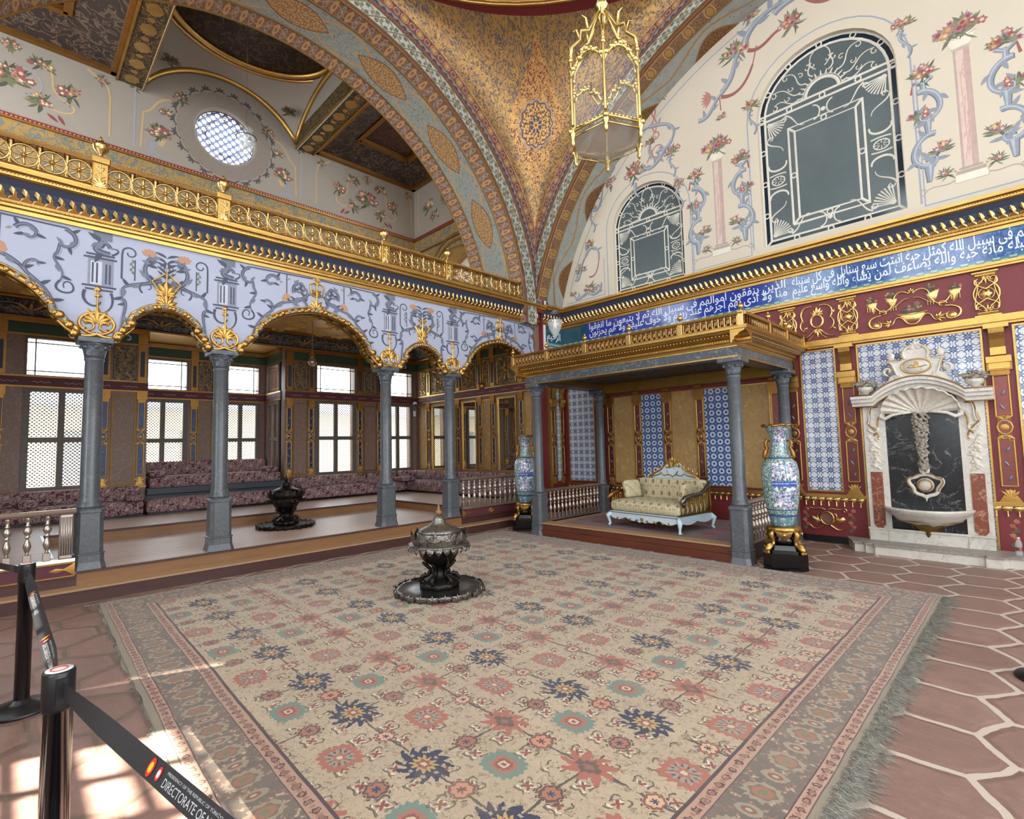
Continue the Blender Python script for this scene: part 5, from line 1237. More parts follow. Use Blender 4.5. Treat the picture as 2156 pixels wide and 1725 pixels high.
def candelabrum(cx, z0, h, sx=1):
    """painted marble column flanked by flowering S-scrolls"""
    o.at(cx, z0); o.lift = 0; o.col('#bfa59c').rect(-.085, .085, .22, h-.25); o.lift = .0008; o.col('#d9bfb4').rect(-.06, .02, .24, h-.27)
    q = random.Random(3); o.col('#c9a9a0'); [o.stroke([(-.07+q.uniform(0, .1), .3+q.uniform(0, h-.7)), (-.03+q.uniform(0, .1), .36+q.uniform(0, h-.7))], .01) for _ in range(16)]
    o.col('#b0a294'); o.stroke([(-.15, .18), (.15, .18)], .05); o.stroke([(-.12, .23), (.12, .23)], .03); o.col('#e5dccb').rect(-.17, .17, .05, .16); o.col('#c2b6a4').frame(-.17, .17, .05, .16, .012)
    o.stroke([(-.10, h-.24), (.10, h-.24)], .03); o.col('#e5dccb').poly([(-.08, h-.24), (-.15, h-.10), (-.17, h-.06), (.17, h-.06), (.15, h-.10), (.08, h-.24)]); o.col('#b0a294').stroke([(-.17, h-.07), (-.07, h-.10), (0, h-.06), (.07, h-.10), (.17, h-.07)], .016)
    o.col('#b0a294').stroke(bez((.17, .1), (.3, .02), (.42, .16), (.5, .02)), .016); o.stroke(bez((-.17, .1), (-.3, .02), (-.42, .16), (-.5, .02)), .016); o.stroke(spiral(.5, .06, .06, .02, -1.5, 3), .014); o.stroke(spiral(-.5, .06, .06, .02, -1.5, -6), .014)
    o.bouquet(0, h-.02, .22, 11, 10)
    for s in (1, -1):
        o.at(cx+s*.40, z0, s, 1)
        k = h/2.3
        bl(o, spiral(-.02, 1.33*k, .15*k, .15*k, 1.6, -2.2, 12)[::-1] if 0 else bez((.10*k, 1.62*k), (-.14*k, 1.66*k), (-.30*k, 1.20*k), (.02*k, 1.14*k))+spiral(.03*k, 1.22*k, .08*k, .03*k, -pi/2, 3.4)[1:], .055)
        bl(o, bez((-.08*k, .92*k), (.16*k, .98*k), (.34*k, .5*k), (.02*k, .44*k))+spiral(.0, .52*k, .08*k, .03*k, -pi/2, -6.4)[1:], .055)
        bl(o, [(.0, 1.14*k), (.0, .92*k)], .07); bl(o, [(.02*k, .44*k), (.03*k, .2*k)], .08); bl(o, [(.02, 1.6*k), (.02, 1.78*k)], .06)
        bl(o, [(-.08, 1.80*k), (.02, 1.72*k), (.12, 1.80*k)], .05)
        o.lift = .001; o.bouquet(.02, 1.84*k, .17*k, 5 if s > 0 else 8, 7); o.bouquet(.10*k, 1.22*k, .13*k, 6, 6); o.bouquet(-.12*k, .6*k, .14*k, 7, 6); o.bouquet(-.16*k, .22*k, .10*k, 17, 4); o.lift = 0
        o.col(PKD).stroke([(.14*k, 1.80*k), (.17*k, 1.62*k)], .02, .035)
    o.at(0, 0)
candelabrum(-3.74, 4.90, 2.05); candelabrum(-.36, 4.96, 2.15); candelabrum(-6.85, 4.9, .01) if 0 else None
o.at(-6.78, 4.86)       # cluster at the far left corner
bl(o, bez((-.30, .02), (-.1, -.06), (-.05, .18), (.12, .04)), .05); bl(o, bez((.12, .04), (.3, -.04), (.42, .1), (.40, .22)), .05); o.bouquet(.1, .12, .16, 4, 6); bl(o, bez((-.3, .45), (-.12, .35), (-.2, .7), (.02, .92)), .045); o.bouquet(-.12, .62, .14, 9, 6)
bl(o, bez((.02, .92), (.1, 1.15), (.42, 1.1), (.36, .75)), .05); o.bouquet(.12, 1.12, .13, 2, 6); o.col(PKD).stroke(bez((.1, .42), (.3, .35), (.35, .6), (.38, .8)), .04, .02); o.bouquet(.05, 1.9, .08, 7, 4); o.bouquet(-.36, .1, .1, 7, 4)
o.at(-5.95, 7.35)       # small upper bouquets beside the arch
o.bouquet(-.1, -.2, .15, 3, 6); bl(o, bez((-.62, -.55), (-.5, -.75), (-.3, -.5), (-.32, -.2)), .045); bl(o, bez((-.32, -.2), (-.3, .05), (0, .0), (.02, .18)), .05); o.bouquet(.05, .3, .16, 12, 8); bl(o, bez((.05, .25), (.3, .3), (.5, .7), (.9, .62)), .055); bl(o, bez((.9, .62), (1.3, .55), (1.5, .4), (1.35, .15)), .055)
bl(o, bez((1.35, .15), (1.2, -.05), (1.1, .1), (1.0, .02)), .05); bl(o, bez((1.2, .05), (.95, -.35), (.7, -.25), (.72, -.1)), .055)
o.col(PK); o.ring(1.02, .38, .07, .03, n=14); o.ring(1.04, .05, .12, .03, n=14); o.stroke(bez((.98, .95), (.88, .8), (1.15, .7), (1.0, .45)), .03); o.stroke(bez((1.0, .95), (1.12, .8), (.85, .7), (1.0, .45)), .03); o.stroke([(.92, .1), (.8, -.1)], .03)
o.col(BLD).poly([(.7, 1.16), (1.3, 1.16), (1.12, 1.02), (1.02, .93), (.98, .93), (.88, 1.02)]); o.bouquet(1.0, 1.2, .28, 21, 12); o.col(PK); [o.stroke([(.74+.09*i, 1.14), (.74+.09*i, 1.04)], .016) for i in range(7)]
o.bouquet(.30, .98, .15, 2, 5); o.bouquet(.5, -.22, .22, 8, 9); bl(o, [(.5, -.4), (.5, -.62), (.58, -.72)], .06)
o.at(0, 0)
for k_, (px_, pz_, r_) in enumerate(((-4.62, 7.25, .15), (-3.1, 7.4, .13), (-5.05, 7.62, .12), (-.95, 7.55, .13), (.35, 7.7, .2), (-6.55, 6.75, .12), (-4.5, 6.55, .12))):
    o.bouquet(px_, pz_, r_, 40+k_, 6); bl(o, bez((px_-.02, pz_-.05), (px_-.16, pz_-.25), (px_+.18, pz_-.3), (px_+.02, pz_-.5)), .035)
# garlanded scrolls following the arch
for k, (px, pz, sx) in enumerate(((-3.65, 8.05, 1), (-2.05, 8.85, 1), (-.35, 8.2, -1), (-.75, 8.55, -1))):
    o.at(px, pz, sx, 1)
    if k in (0,):
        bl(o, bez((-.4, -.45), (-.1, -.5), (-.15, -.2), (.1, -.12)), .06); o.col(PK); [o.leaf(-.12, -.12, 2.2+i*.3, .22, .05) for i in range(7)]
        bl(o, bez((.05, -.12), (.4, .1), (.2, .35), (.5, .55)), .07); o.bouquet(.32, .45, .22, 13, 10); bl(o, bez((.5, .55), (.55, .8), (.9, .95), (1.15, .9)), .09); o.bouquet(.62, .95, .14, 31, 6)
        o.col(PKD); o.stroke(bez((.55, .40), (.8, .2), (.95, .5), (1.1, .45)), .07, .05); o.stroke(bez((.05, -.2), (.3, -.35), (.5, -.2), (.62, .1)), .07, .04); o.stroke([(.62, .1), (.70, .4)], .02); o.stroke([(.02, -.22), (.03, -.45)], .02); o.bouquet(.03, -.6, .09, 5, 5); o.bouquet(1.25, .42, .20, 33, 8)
    elif k == 1:
        o.col(BL); bl(o, bez((-.6, -.02), (-.4, .15), (.1, .0), (.4, .1)), .08); o.col(PKD); o.stroke(bez((-.1, -.05), (.1, -.35), (.4, -.35), (.55, -.1)), .08, .08); o.stroke(bez((.55, -.1), (.75, -.4), (.95, -.3), (1.05, -.05)), .08, .05); o.bouquet(.58, -.3, .12, 3, 6)
    elif k == 2:
        o.col(PK); o.ring(.0, .35, .15, .035, n=16); o.stroke(bez((.3, .75), (.0, .6), (-.1, .5), (.2, .2)), .04); bl(o, bez((.7, .1), (.4, -.1), (.35, .3), (.2, .55)), .08); bl(o, bez((-.7, .35), (-.4, .1), (-.3, .5), (-.1, .55)), .08)
o.at(0, 0); o.build('painted_ornament', 'painted', ty)
# ------------------------------------------------------------------ throne wall below the cornice
b = MB(); rc(b, fY, -7.55, 5.0, 0, 4.30, -.15, 0); b.build('red_panelling', 'red_lacquer', ty)
b = MB(); b.box(XS-.1, XS, 8.40, YB, 0, 4.66); b.build('corner_return', 'red_lacquer', ty)
b = MB(); rc(b, fY, XS, 5.0, 3.83, 4.26, 0, .012); b.box(XS, XS+.012, 8.52, YB, 3.72, 4.26); b.build('inscription_band', 'inscription_tiles', ty)
b = MB(); b.box(XS-.02, XS+.02, 8.44, 8.50, 3.1, 4.26); b.build('white_fillet', 'plaster_white', ty)
b = MB()
for z, h, k in ((3.76, .03, .05), (3.79, .035, .075), (3.015, .03, .04), (3.045, .05, .08), (3.095, .04, .06), (.69, .03, .03), (.72, .02, .045)): rc(b, fY, XS, 5.0, z, z+h, 0, k)
b.build('gilt_moulding', 'gold', ty)
b = MB(); rc(b, fY, XS, 5.0, 0, .10, 0, .03); b.build('plinth', 'black_plastic', ty)
# calligraphy
FORMS = {}
for ch, c0, k in [('ا', 0xFE8D, 2), ('ب', 0xFE8F, 4), ('ة', 0xFE93, 2), ('ت', 0xFE95, 4), ('ث', 0xFE99, 4), ('ج', 0xFE9D, 4), ('ح', 0xFEA1, 4), ('خ', 0xFEA5, 4), ('د', 0xFEA9, 2), ('ذ', 0xFEAB, 2), ('ر', 0xFEAD, 2), ('ز', 0xFEAF, 2),
                  ('س', 0xFEB1, 4), ('ش', 0xFEB5, 4), ('ض', 0xFEBD, 4), ('ع', 0xFEC9, 4), ('ف', 0xFED1, 4), ('ق', 0xFED5, 4), ('ك', 0xFED9, 4), ('ل', 0xFEDD, 4), ('م', 0xFEE1, 4), ('ن', 0xFEE5, 4), ('ه', 0xFEE9, 4), ('و', 0xFEED, 2), ('ى', 0xFEEF, 2), ('ي', 0xFEF1, 4), ('ئ', 0xFE89, 4), ('ﻻ', 0xFEFB, 2)]: FORMS[ch] = (c0, k)
def shape(t):
    t = t.replace('لا', 'ﻻ'); out = []
    for i, ch in enumerate(t):
        if ch not in FORMS: out.append(ch); continue
        c0, k = FORMS[ch]; pj = i > 0 and t[i-1] in FORMS and FORMS[t[i-1]][1] == 4; nj = i+1 < len(t) and t[i+1] in FORMS
        out.append(chr(c0+(3 if (pj and nj and k == 4) else 2 if (nj and k == 4) else 1 if pj else 0)))
    return ''.join(reversed(out))
def text_mesh(name, s, mat, mtx, width=None, height=None, offset=0.0, depth=.003, parent=None, align='CENTER'):
    cu = bpy.data.curves.new(name, 'FONT'); cu.body = s; cu.size = 1; cu.extrude = depth/ (height or 1); cu.offset = offset; cu.align_x = align; cu.resolution_u = 3
    tmp = bpy.data.objects.new(name, cu); COL.objects.link(tmp); bpy.context.view_layer.update()
    me = bpy.data.meshes.new_from_object(tmp.evaluated_get(bpy.context.evaluated_depsgraph_get())); bpy.data.objects.remove(tmp)
    if not len(me.vertices): return None
    co = np.zeros(len(me.vertices)*3, 'f'); me.vertices.foreach_get('co', co); co = co.reshape(-1, 3)
    lo, hi = co.min(0), co.max(0); w0, h0 = hi[0]-lo[0], hi[1]-lo[1]; co[:, :2] -= (lo[:2]+hi[:2])/2
    sy = (height or width*h0/w0)/h0; sx = (width/w0) if width else sy
    co[:, 0] *= sx; co[:, 1] *= sy; co[:, 2] *= sy
    me.vertices.foreach_set('co', co.ravel()); me.name = name; me.materials.clear(); me.materials.append(MATS[mat]); me.transform(mtx); me.update()
    o = bpy.data.objects.new(name, me); COL.objects.link(o); o.parent = parent; return o
simple('script_white', '#dfe5ea', .2)
WY = Matrix(((1, 0, 0, 0), (0, 0, -1, 0), (0, 1, 0, 0), (0, 0, 0, 1)))    # text lying in XY -> standing, facing -y
def wall_text(s, x0, x1, z, h, off=.008):
    return text_mesh('inscription', shape(s), 'script_white', Matrix.Translation(((x0+x1)/2, YB-.0125, z)) @ WY, x1-x0, h, off, .002, ty)
wall_text('الذين ينفقون اموالهم فى سبيل الله ثم لا يتبعون ما انفقوا', -6.72, -2.72, 4.13, .235); wall_text('منا ولا اذى لهم اجرهم عند ربهم ولا خوف عليهم ولا هم يحزنون', -6.72, -2.70, 3.99, .235)
wall_text('مثل الذين ينفقون اموالهم فى سبيل الله كمثل حبة انبتت سبع سنابل فى كل سنبلة', -2.62, 1.2, 4.13, .245); wall_text('سبع سنابل فى كل سنبلة مائة حبة والله يضاعف لمن يشاء والله واسع عليم', -2.62, 1.2, 3.99, .245)
text_mesh('inscription', shape('الرحيم'), 'script_white', Matrix.Translation((XS+.014, 8.78, 4.0)) @ Matrix(((0, 0, 1, 0), (1, 0, 0, 0), (0, 1, 0, 0), (0, 0, 0, 1))), .46, .26, .012, .002, ty)

# frieze posts and scroll panels
o = Orn(fY, .035, .002); o.col('#d9a955')
def frieze_post(x):
    o.at(x, 3.44)
    for e in (1, -1):
        o.stroke([(-.13, .29*e), (.13, .29*e)], .05); o.stroke([(-.10, .25*e), (.10, .25*e)], .03)
        for s in (1, -1): o.stroke(bez((.0, .06*e), (.06*s, .12*e), (.14*s, .12*e), (.10*s, .20*e)), .03, .03); o.stroke(spiral(.07*s, .19*e, .04, .012, 0, 5*s*e), .02)
        o.acanthus(0, .24*e, -e*pi/2, .12, 5, 1.6, .3)
    for s in (1, -1): o.stroke(bez((.03*s, .17), (.16*s, .08), (.16*s, -.08), (.03*s, -.17)), .026); o.stroke(bez((.11*s, .20), (.03*s, .08), (.15*s, -.06), (.11*s, -.20)), .02)
    o.disc(0, 0, .055, 12, 6); o.ring(0, 0, .08, .014, n=14)
for x in (-2.72, -1.88, -.32, 1.2): frieze_post(x)
def cartouche(x):
    o.at(x, 3.43); o.ring(0, .02, .085, .035, ry=.10, n=16); o.acanthus(0, .11, pi/2, .16, 7, 2.2, .3); o.acanthus(0, -.10, -pi/2, .15, 5, 1.6, .3)
    for s in (1, -1):
        o.stroke(bez((.05*s, .26), (.2*s, .3), (.26*s, .15), (.19*s, .06)), .025); o.stroke(bez((.19*s, .06), (.28*s, -.02), (.22*s, -.12), (.16*s, -.13)), .022); o.stroke(bez((.0, -.12), (.1*s, -.14), (.12*s, -.25), (.24*s, -.24)), .028, .015); o.leaf(.22*s, .1, 1.2*s, .08, .04); o.leaf(.2*s, -.1, -.6*s, .08, .04); o.stroke([(.05*s, -.2), (.13*s, -.27)], .02)
cartouche(-2.30); cartouche(.42)
def scroll_panel(x, W):
    k = W/1.15
    for s in (1, -1):
        o.at(x, 3.42, s*k, 1)
        o.stroke(bez((.02, .2), (.12, .3), (.22, .22), (.2, .1)), .03, .022); o.stroke(bez((.02, .13), (.12, .16), (.16, .02), (.26, .02)), .016)
        o.stroke(bez((.2, .12), (.26, -.04), (.36, -.04), (.42, .08)), .032); o.stroke(spiral(.33, -.02, .05, .02, 0, 5), .022)
        o.stroke(bez((.36, -.05), (.5, -.05), (.56, -.14), (.48, -.22)), .034); o.stroke(bez((.48, -.22), (.36, -.28), (.34, -.16), (.40, -.14)), .03, .015); o.disc(.43, -.19, .04, 8)
        o.poly([(.16, .16), (.31, .20), (.28, .10), (.25, .04), (.21, .04)]); o.poly([(.40, .16), (.54, .16), (.50, .06), (.45, -.02), (.43, .05)])
        o.stroke(bez((.0, -.24), (.08, -.26), (.1, -.1), (.17, -.12)), .028); o.stroke(bez((.17, -.12), (.24, -.14), (.2, -.25), (.3, -.22)), .026, .016); o.acanthus(.26, -.2, .4, .13, 5, 2.0, .3); [o.stroke([(.18+.03*i, .06), (.18+.03*i, -.01)], .012) for i in range(3)]; [o.stroke([(.43+.03*i, .10), (.43+.03*i, .02)], .012) for i in range(4)]
    o.at(x, 3.42, k, 1); o.poly([(-.15, -.08), (.15, -.08), (.10, -.17), (0, -.2), (-.10, -.17)]); o.stroke([(-.17, -.08), (0, -.10), (.17, -.08)], .025); o.acanthus(0, .22, pi/2, .08, 5, 2.4, .35)
scroll_panel(-1.10, 1.15); scroll_panel(-3.6, 1.3); scroll_panel(1.9, 1.15)
# fringe under the dado rail and dado cartouches
q = XS+.06
while q < 4.9:
    if not (-1.80 < q < -.42):
        o.at(q, .69); o.poly([(-.05, 0), (.05, 0), (.045, -.05), (.0, -.09), (-.045, -.05)]); o.stroke([(0, -.06), (0, -.13)], .014, .026); o.stroke([(-.05, -.03), (.05, -.03)], .02)
    q += .105
for x in (-2.33, -6.95, .5):
    o.at(x, .37, .9); o.ring(0, 0, .10, .026, ry=.11, n=16)
    for s in (1, -1):
        o.stroke(bez((.02*s, .14), (.1*s, .2), (.14*s, .13), (.26*s, .17)), .028, .018); o.stroke(spiral(.27*s, .14, .035, .01, pi/2, -4*s), .018); o.stroke(bez((.05*s, -.12), (.15*s, -.2), (.2*s, -.22), (.27*s, -.13)), .034, .02)
        o.poly([(.12*s, -.04), (.16*s, .0), (.24*s, .03), (.27*s, -.01), (.2*s, -.08), (.14*s, -.09)]); o.stroke(bez((.10*s, .08), (.16*s, .1), (.16*s, -.02), (.10*s, -.06)), .018)
o.at(0, 0).build('gilt_carving', 'gold_bright', ty)
o = Orn(fY, .004, .004)
for x in (-1.10, -3.6): 
    for dx, dz, r in ((0, 3.37, .11), (.22, 3.64, .07), (-.22, 3.64, .07), (.47, 3.6, .06), (-.47, 3.6, .06)): o.bouquet(x+dx, dz, r, int(dx*9+5), 5, ('#8c6a52', '#a0675a', '#7b6a5a'), ('#4a4a3a', '#5a5546'))
o.col('#7a5244').disc(-2.33, .37, .07, 12); o.col('#8a5a4a').disc(-6.95, .37, .07, 12)
for x in (-2.0, -2.62, -.25): 
    for i in range(6): o.col(('#5a5540', '#9a5844', '#a86a50')[i % 3]); o.disc(x+(.02 if i % 2 else -.02), .2+.06*i, .025, 7); o.leaf(x, .2+.06*i, 1.0+i, .06, .025)
o.build('painted_posies', 'painted', ty)
# tile panels with gilt frames
def panel(fn, x0, x1, z0, z1, mat, uv=True, parent=ty, fr='gold', w=.022):
    b = MB(); b.add([fn(x0, z0, .008), fn(x1, z0, .008), fn(x1, z1, .008), fn(x0, z1, .008)], [(0, 1, 2, 3)], uvs=[(0, 0), (x1-x0, 0), (x1-x0, z1-z0), (0, z1-z0)]); b.build('tile_panel' if 'tile' in mat else 'stone_panel', mat, parent)
    b = MB(); wframe(b, fn, x0-w, x1+w, z0-w, z1+w, w, 0, .022); b.build('panel_frame', fr, parent)
panel(fY, -2.55, -2.10, .80, 2.97, 'tile_lattice'); panel(fY, -1.78, -.42, .12, 2.97, 'tile_lattice'); panel(fY, -.09, 1.0, .80, 2.97, 'tile_lattice'); panel(fY, -7.36, -6.68, .80, 2.97, 'tile_lattice')
panel(lambda u, v, h: (XS+h, u, v), 8.78, 8.92, .80, 2.97, 'tile_lattice')
for i, k in enumerate(range(-2, 3)):
    c = -4.62+k*.655; panel(fY, c-.235, c+.235, .80, 2.54, 'aged_gold_panel' if i % 2 == 0 else 'tile_rings', w=.02)
def red_pilaster(x, z1=2.56, w=.22, fn=fY, console=True):
    slender_pilaster(fn, x, w, .74, z1, '#7c4a46', parent=ty)
    if console:
        b = MB(); rc(b, fn, x-.12, x+.12, 2.52, 2.60, 0, .09); rc(b, fn, x-.10, x+.10, 2.44, 2.52, 0, .06)
        S_ = [(.02, 2.60), (.05, 2.62), (.045, 2.72), (.08, 2.82), (.12, 2.90), (.14, 3.0), (.0, 3.0), (.0, 2.6)]
        n = len(S_); b.add([fn(x-.075, z, h) for h, z in S_]+[fn(x+.075, z, h) for h, z in S_], [tuple(range(n)), tuple(range(2*n-1, n-1, -1))]+[(i, (i+1) % n, n+(i+1) % n, n+i) for i in range(n)]); rc(b, fn, x-.12, x+.12, 2.96, 3.02, 0, .15); b.build('console', 'gold', ty)
    else:
        b = MB(); b.add([fn(x+u, z, h) for u, z, h in ((-.07, 2.58, 0), (.07, 2.58, 0), (.12, 2.80, 0), (-.12, 2.80, 0), (-.07, 2.58, .05), (.07, 2.58, .05), (.12, 2.80, .14), (-.12, 2.80, .14))], [(4, 5, 6, 7), (0, 4, 7, 3), (1, 2, 6, 5), (0, 1, 5, 4), (3, 7, 6, 2)]); b.build('console', 'gold_old', ty)
for x in (-2.72, -1.94, -.26, 1.2, -6.50): red_pilaster(x)
for k in range(-3, 3): red_pilaster(-4.62+(k+.5)*.655, console=False, w=.19)
red_pilaster(8.98, fn=lambda u, v, h: (XS+h, u, v), w=.16); red_pilaster(8.68, fn=lambda u, v, h: (XS+h, u, v), w=.16)
b = MB(); b.box(XS-.01, XS+.05, 8.50, 8.58, .3, 3.3); b.build('gilt_jamb', 'gold', ty)

# ------------------------------------------------------------------ columns
def column(name, zb, zped, ztop, r, ped, label, group, octo=False):
    t = thing(name, label, 'column', group=group); H = ztop-zb
    p = MB(); w, c = ped, ped*.32
    def ring(k, z): a = w*k; e = c*k; return [(a-e, -a, z), (a, -a+e, z), (a, a-e, z), (a-e, a, z), (-a+e, a, z), (-a, a-e, z), (-a, -a+e, z), (-a+e, -a, z)]
    zs = [(1.28, 0), (1.22, .03), (1.12, .08), (1.1, .16), (1.16, .165), (1.16, .18), (1.04, .185), (1.04, .19), (1.0, zped-.05), (1.12, zped-.045), (1.12, zped-.02), (.95, zped)]
    vs = sum([ring(k, z) for k, z in zs], []); m = len(zs)
    p.add(vs, [(i*8+j, i*8+(j+1) % 8, (i+1)*8+(j+1) % 8, (i+1)*8+j) for i in range(m-1) for j in range(8)]+[tuple(range((m-1)*8, m*8))]); p.build('pedestal', 'grey_marble', t)
    s = MB(); s.lathe([(r*1.22, zped), (r*1.25, zped+.03), (r*1.1, zped+.06), (r*1.18, zped+.08), (r*1.05, zped+.10), (r, zped+.12), (r*.98, H*.6), (r*.93, H-.27), (r*1.02, H-.26), (r*1.02, H-.235)], n=24); s.build('shaft', 'grey_marble', t)
    k = MB(); k.lathe([(r*.95, H-.235), (r*1.0, H-.20), (r*1.12, H-.14), (r*1.4, H-.08), (r*1.55, H-.06)], n=24, rf=lambda a, z: 1+.06*abs(cos(4*a))); k.bbox(-r*1.75, r*1.75, -r*1.75, r*1.75, H-.065, H, .008)
    for i in range(8): a = i*pi/4; k.ball((r*1.35*cos(a), r*1.35*sin(a), H-.11), .022, 5)
    k.build('capital', 'beam_marble', t); return t
c0 = column('marble_column', ZP1, .68, 2.97, .095, .125, 'tall grey marble column at the left edge beside the silver-topped railing', 'columns of the arcade'); c0.location = (-7.74, COLY[1], ZP1)
for y, lab in ((COLY[2], 'grey marble column second from the left, left of the dark brazier on the planks'), (COLY[3], 'grey marble column between the wide middle arch and the narrow right arch'), (COLY[4], 'grey marble column at the left end of the far baluster railing'), (COLY[5]-.06, 'grey marble column mostly hidden behind the left canopy column')):
    dup(c0, (-7.74, y, ZP1), label=lab)
TX0, TX1, TY0, TY1 = -6.36, -2.78, 6.93, 8.86
t0 = column('canopy_column', 0, .74, 2.70, .088, .115, 'front left grey marble column of the throne canopy beside the left vase', 'marble columns of the throne canopy'); t0.location = (TX0, TY0, 0)
for x, y, lab in ((TX1, TY0, 'front right grey marble column of the throne canopy, nearest the big vase'), (TX0, TY1, 'rear left column of the throne canopy standing by the tiled wall'), (TX1, TY1, 'rear right column of the throne canopy, behind the big vase')): dup(t0, (x, y, 0), label=lab)

# ------------------------------------------------------------------ throne platform and canopy
tp = thing('throne_platform', 'reddish wooden two-step platform under the gilt canopy', 'platform')
b = MB(); b.bbox(TX0+.10, TX1-.12, 6.83, 7.02, 0, .10, .006); b.bbox(TX0+.10, TX1-.12, 6.86, 6.95, .10, .195, .004); b.build('step', 'red_wood', tp)
b = MB(); b.box(TX0+.12, TX1-.14, 6.9, 9.08, 0, .205); b.bbox(TX0+.10, TX1-.12, 6.84, 7.1, .195, .22, .006); b.build('deck', 'tread_wood', tp)
r_ = MB(); r_.grid(lambda s, t: (-5.95+s*3.05, 7.12+t*1.7, .222+.004*sin(s*9)*sin(t*7)), 16, 10); r_.box(-5.95, -2.9, 7.12, 8.82, .206, .218); tag(r_.build('throne_rug', 'throne_rug'), 'small faded red and grey rug on the wooden throne platform', 'rug')
cn = thing('throne_canopy', 'gilt carved canopy with balustrade and dark underside on four marble columns', 'canopy')
b = MB(); X0, X1, Y1_ = TX0-.14, TX1+.12, TY0-.14
b.box(X0, X1, Y1_, TY0+.10, 2.702, 2.86); b.box(X0, TX0+.10, TY0+.10, 9.0, 2.702, 2.86); b.box(TX1-.12, X1, TY0+.10, 9.0, 2.702, 2.86); b.build('beam', 'beam_marble', cn)
b = MB()
for z in (2.695, 2.83): b.box(X0-.01, X1+.01, Y1_-.012, Y1_, z, z+.02); b.box(X1, X1+.012, Y1_, 9.0, z, z+.02); b.box(X0-.012, X0, Y1_, 9.0, z, z+.02)
b.build('beam_fillet', 'gold', cn)
b = MB(); b.box(X0+.1, X1-.1, TY0, 9.05, 2.80, 2.86); b.build('ceiling_board', 'canopy_under', cn)
b = MB(); b.box(TX0+.1, TX1-.12, TY0+.10, TY0+.2, 2.72, 2.80); b.box(TX0+.1, TX1-.12, TY1-.1, 9.05, 2.62, 2.80); b.box(TX0+.1, TX0+.2, TY0+.2, TY1-.1, 2.72, 2.80); b.box(TX1-.22, TX1-.12, TY0+.2, TY1-.1, 2.72, 2.80); b.build('inner_frieze', 'gold_dull', cn)
cp = [(0, 2.85), (.02, 2.85), (.03, 2.88), (.05, 2.89), (.05, 2.92), (.09, 2.94), (.12, 2.97), (.18, 2.99), (.19, 3.01), (.21, 3.02), (.21, 3.05), (0, 3.05)]
b = MB(); b.sweep(cp, (X0-.2, Y1_), (X1+.2, Y1_), (0, -1)); b.sweep(cp, (X1, Y1_-.2), (X1, 9.05), (1, 0)); b.sweep(cp, (X0, Y1_-.2), (X0, 9.05), (-1, 0)); b.box(X0-.0, X1+.0, Y1_+.002, 9.05, 2.865, 3.04)
b.build('cornice', 'gold', cn)
b = MB(); beads(b, (X0-.1, Y1_), (X1+.05, Y1_), (0, -1), .055, 2.905, .035, .016); b.build('beading', 'gold_bright', cn); b = MB(); beads(b, (X0-.1, Y1_), (X1+.1, Y1_), (0, -1), .13, 2.965, .05, .02); b.build('beading', 'gold_bright', cn); b = MB(); beads(b, (X1, Y1_), (X1, 9.0), (1, 0), .13, 2.965, .05, .016); b.build('beading', 'gold_bright', cn)
BX0, BX1, BY = X0-.17, X1+.17, Y1_-.17
b = MB()
for p0, p1, out in (((BX0, BY), (BX1, BY), (0, -1)), ((BX1, BY), (BX1, 9.05), (1, 0)), ((BX0, BY), (BX0, 9.05), (-1, 0))):
    b.sweep([(-.03, 3.05), (.03, 3.05), (.035, 3.07), (-.03, 3.075)], p0, p1, out); b.sweep([(-.03, 3.195), (.03, 3.195), (.04, 3.215), (.03, 3.235), (-.03, 3.235)], p0, p1, out)
b.build('balustrade_rail', 'gold', cn)
# fretwork
b = MB(); xs = [BX0+.03+i*(BX1-BX0-.06)/5 for i in range(6)]
for i, x in enumerate(xs): b.bbox(x-.035, x+.035, BY-.035, BY+.035, 3.05, 3.24, .004)
for y in (7.5, 8.2, 8.98): b.bbox(BX1-.035, BX1+.035, y-.035, y+.035, 3.05, 3.24, .004)
for i in range(5):
    x0, x1 = xs[i]+.05, xs[i+1]-.05; n = 9; p = (x1-x0)/n
    for j in range(n+1): b.box(x0+j*p-.008, x0+j*p+.008, BY-.01, BY+.01, 3.07, 3.20)
    for j in range(n):
        u0, u1 = x0+j*p, x0+(j+1)*p
        for a, c in ((3.08, 3.19), (3.19, 3.08)): b.tube([(u0+.01, BY, a), (u1-.01, BY, c)], .007, 4, smooth=False)
        b.tube([((u0+u1)/2+.018*cos(k*pi/3), BY, 3.135+.03*sin(k*pi/3)) for k in range(6)], .006, 4, closed=True)
for j in range(32): y = BY+.1+j*(9.0-BY-.1)/32; b.box(BX1-.01, BX1+.01, y-.01, y+.01, 3.07, 3.2)
b.build('fretwork', 'gold_bright', cn)
b = MB(); b.box(BX0, BX1, BY+.1, BY+.12, 3.04, 3.19); b.box(BX1-.1, BX1-.08, BY, 9.0, 3.04, 3.19); b.build('backing_board', 'red_lacquer', cn)
fp = MB(); fp.lathe([(.022, 0), (.01, .012), (.012, .02), (.035, .045), (.04, .065), (.032, .085), (.012, .10), (.014, .11), (.005, .13), (.001, .15)], n=12); f0 = None
for x, y in [(x, BY) for x in xs]+[(BX1, 7.5), (BX1, 8.2)]:
    if f0 is None: f0 = fp.build('urn_finial', 'gold_bright', cn, (x, y, 3.24))
    else: d = f0.copy(); COL.objects.link(d); d.parent = cn; d.location = (x, y, 3.24)

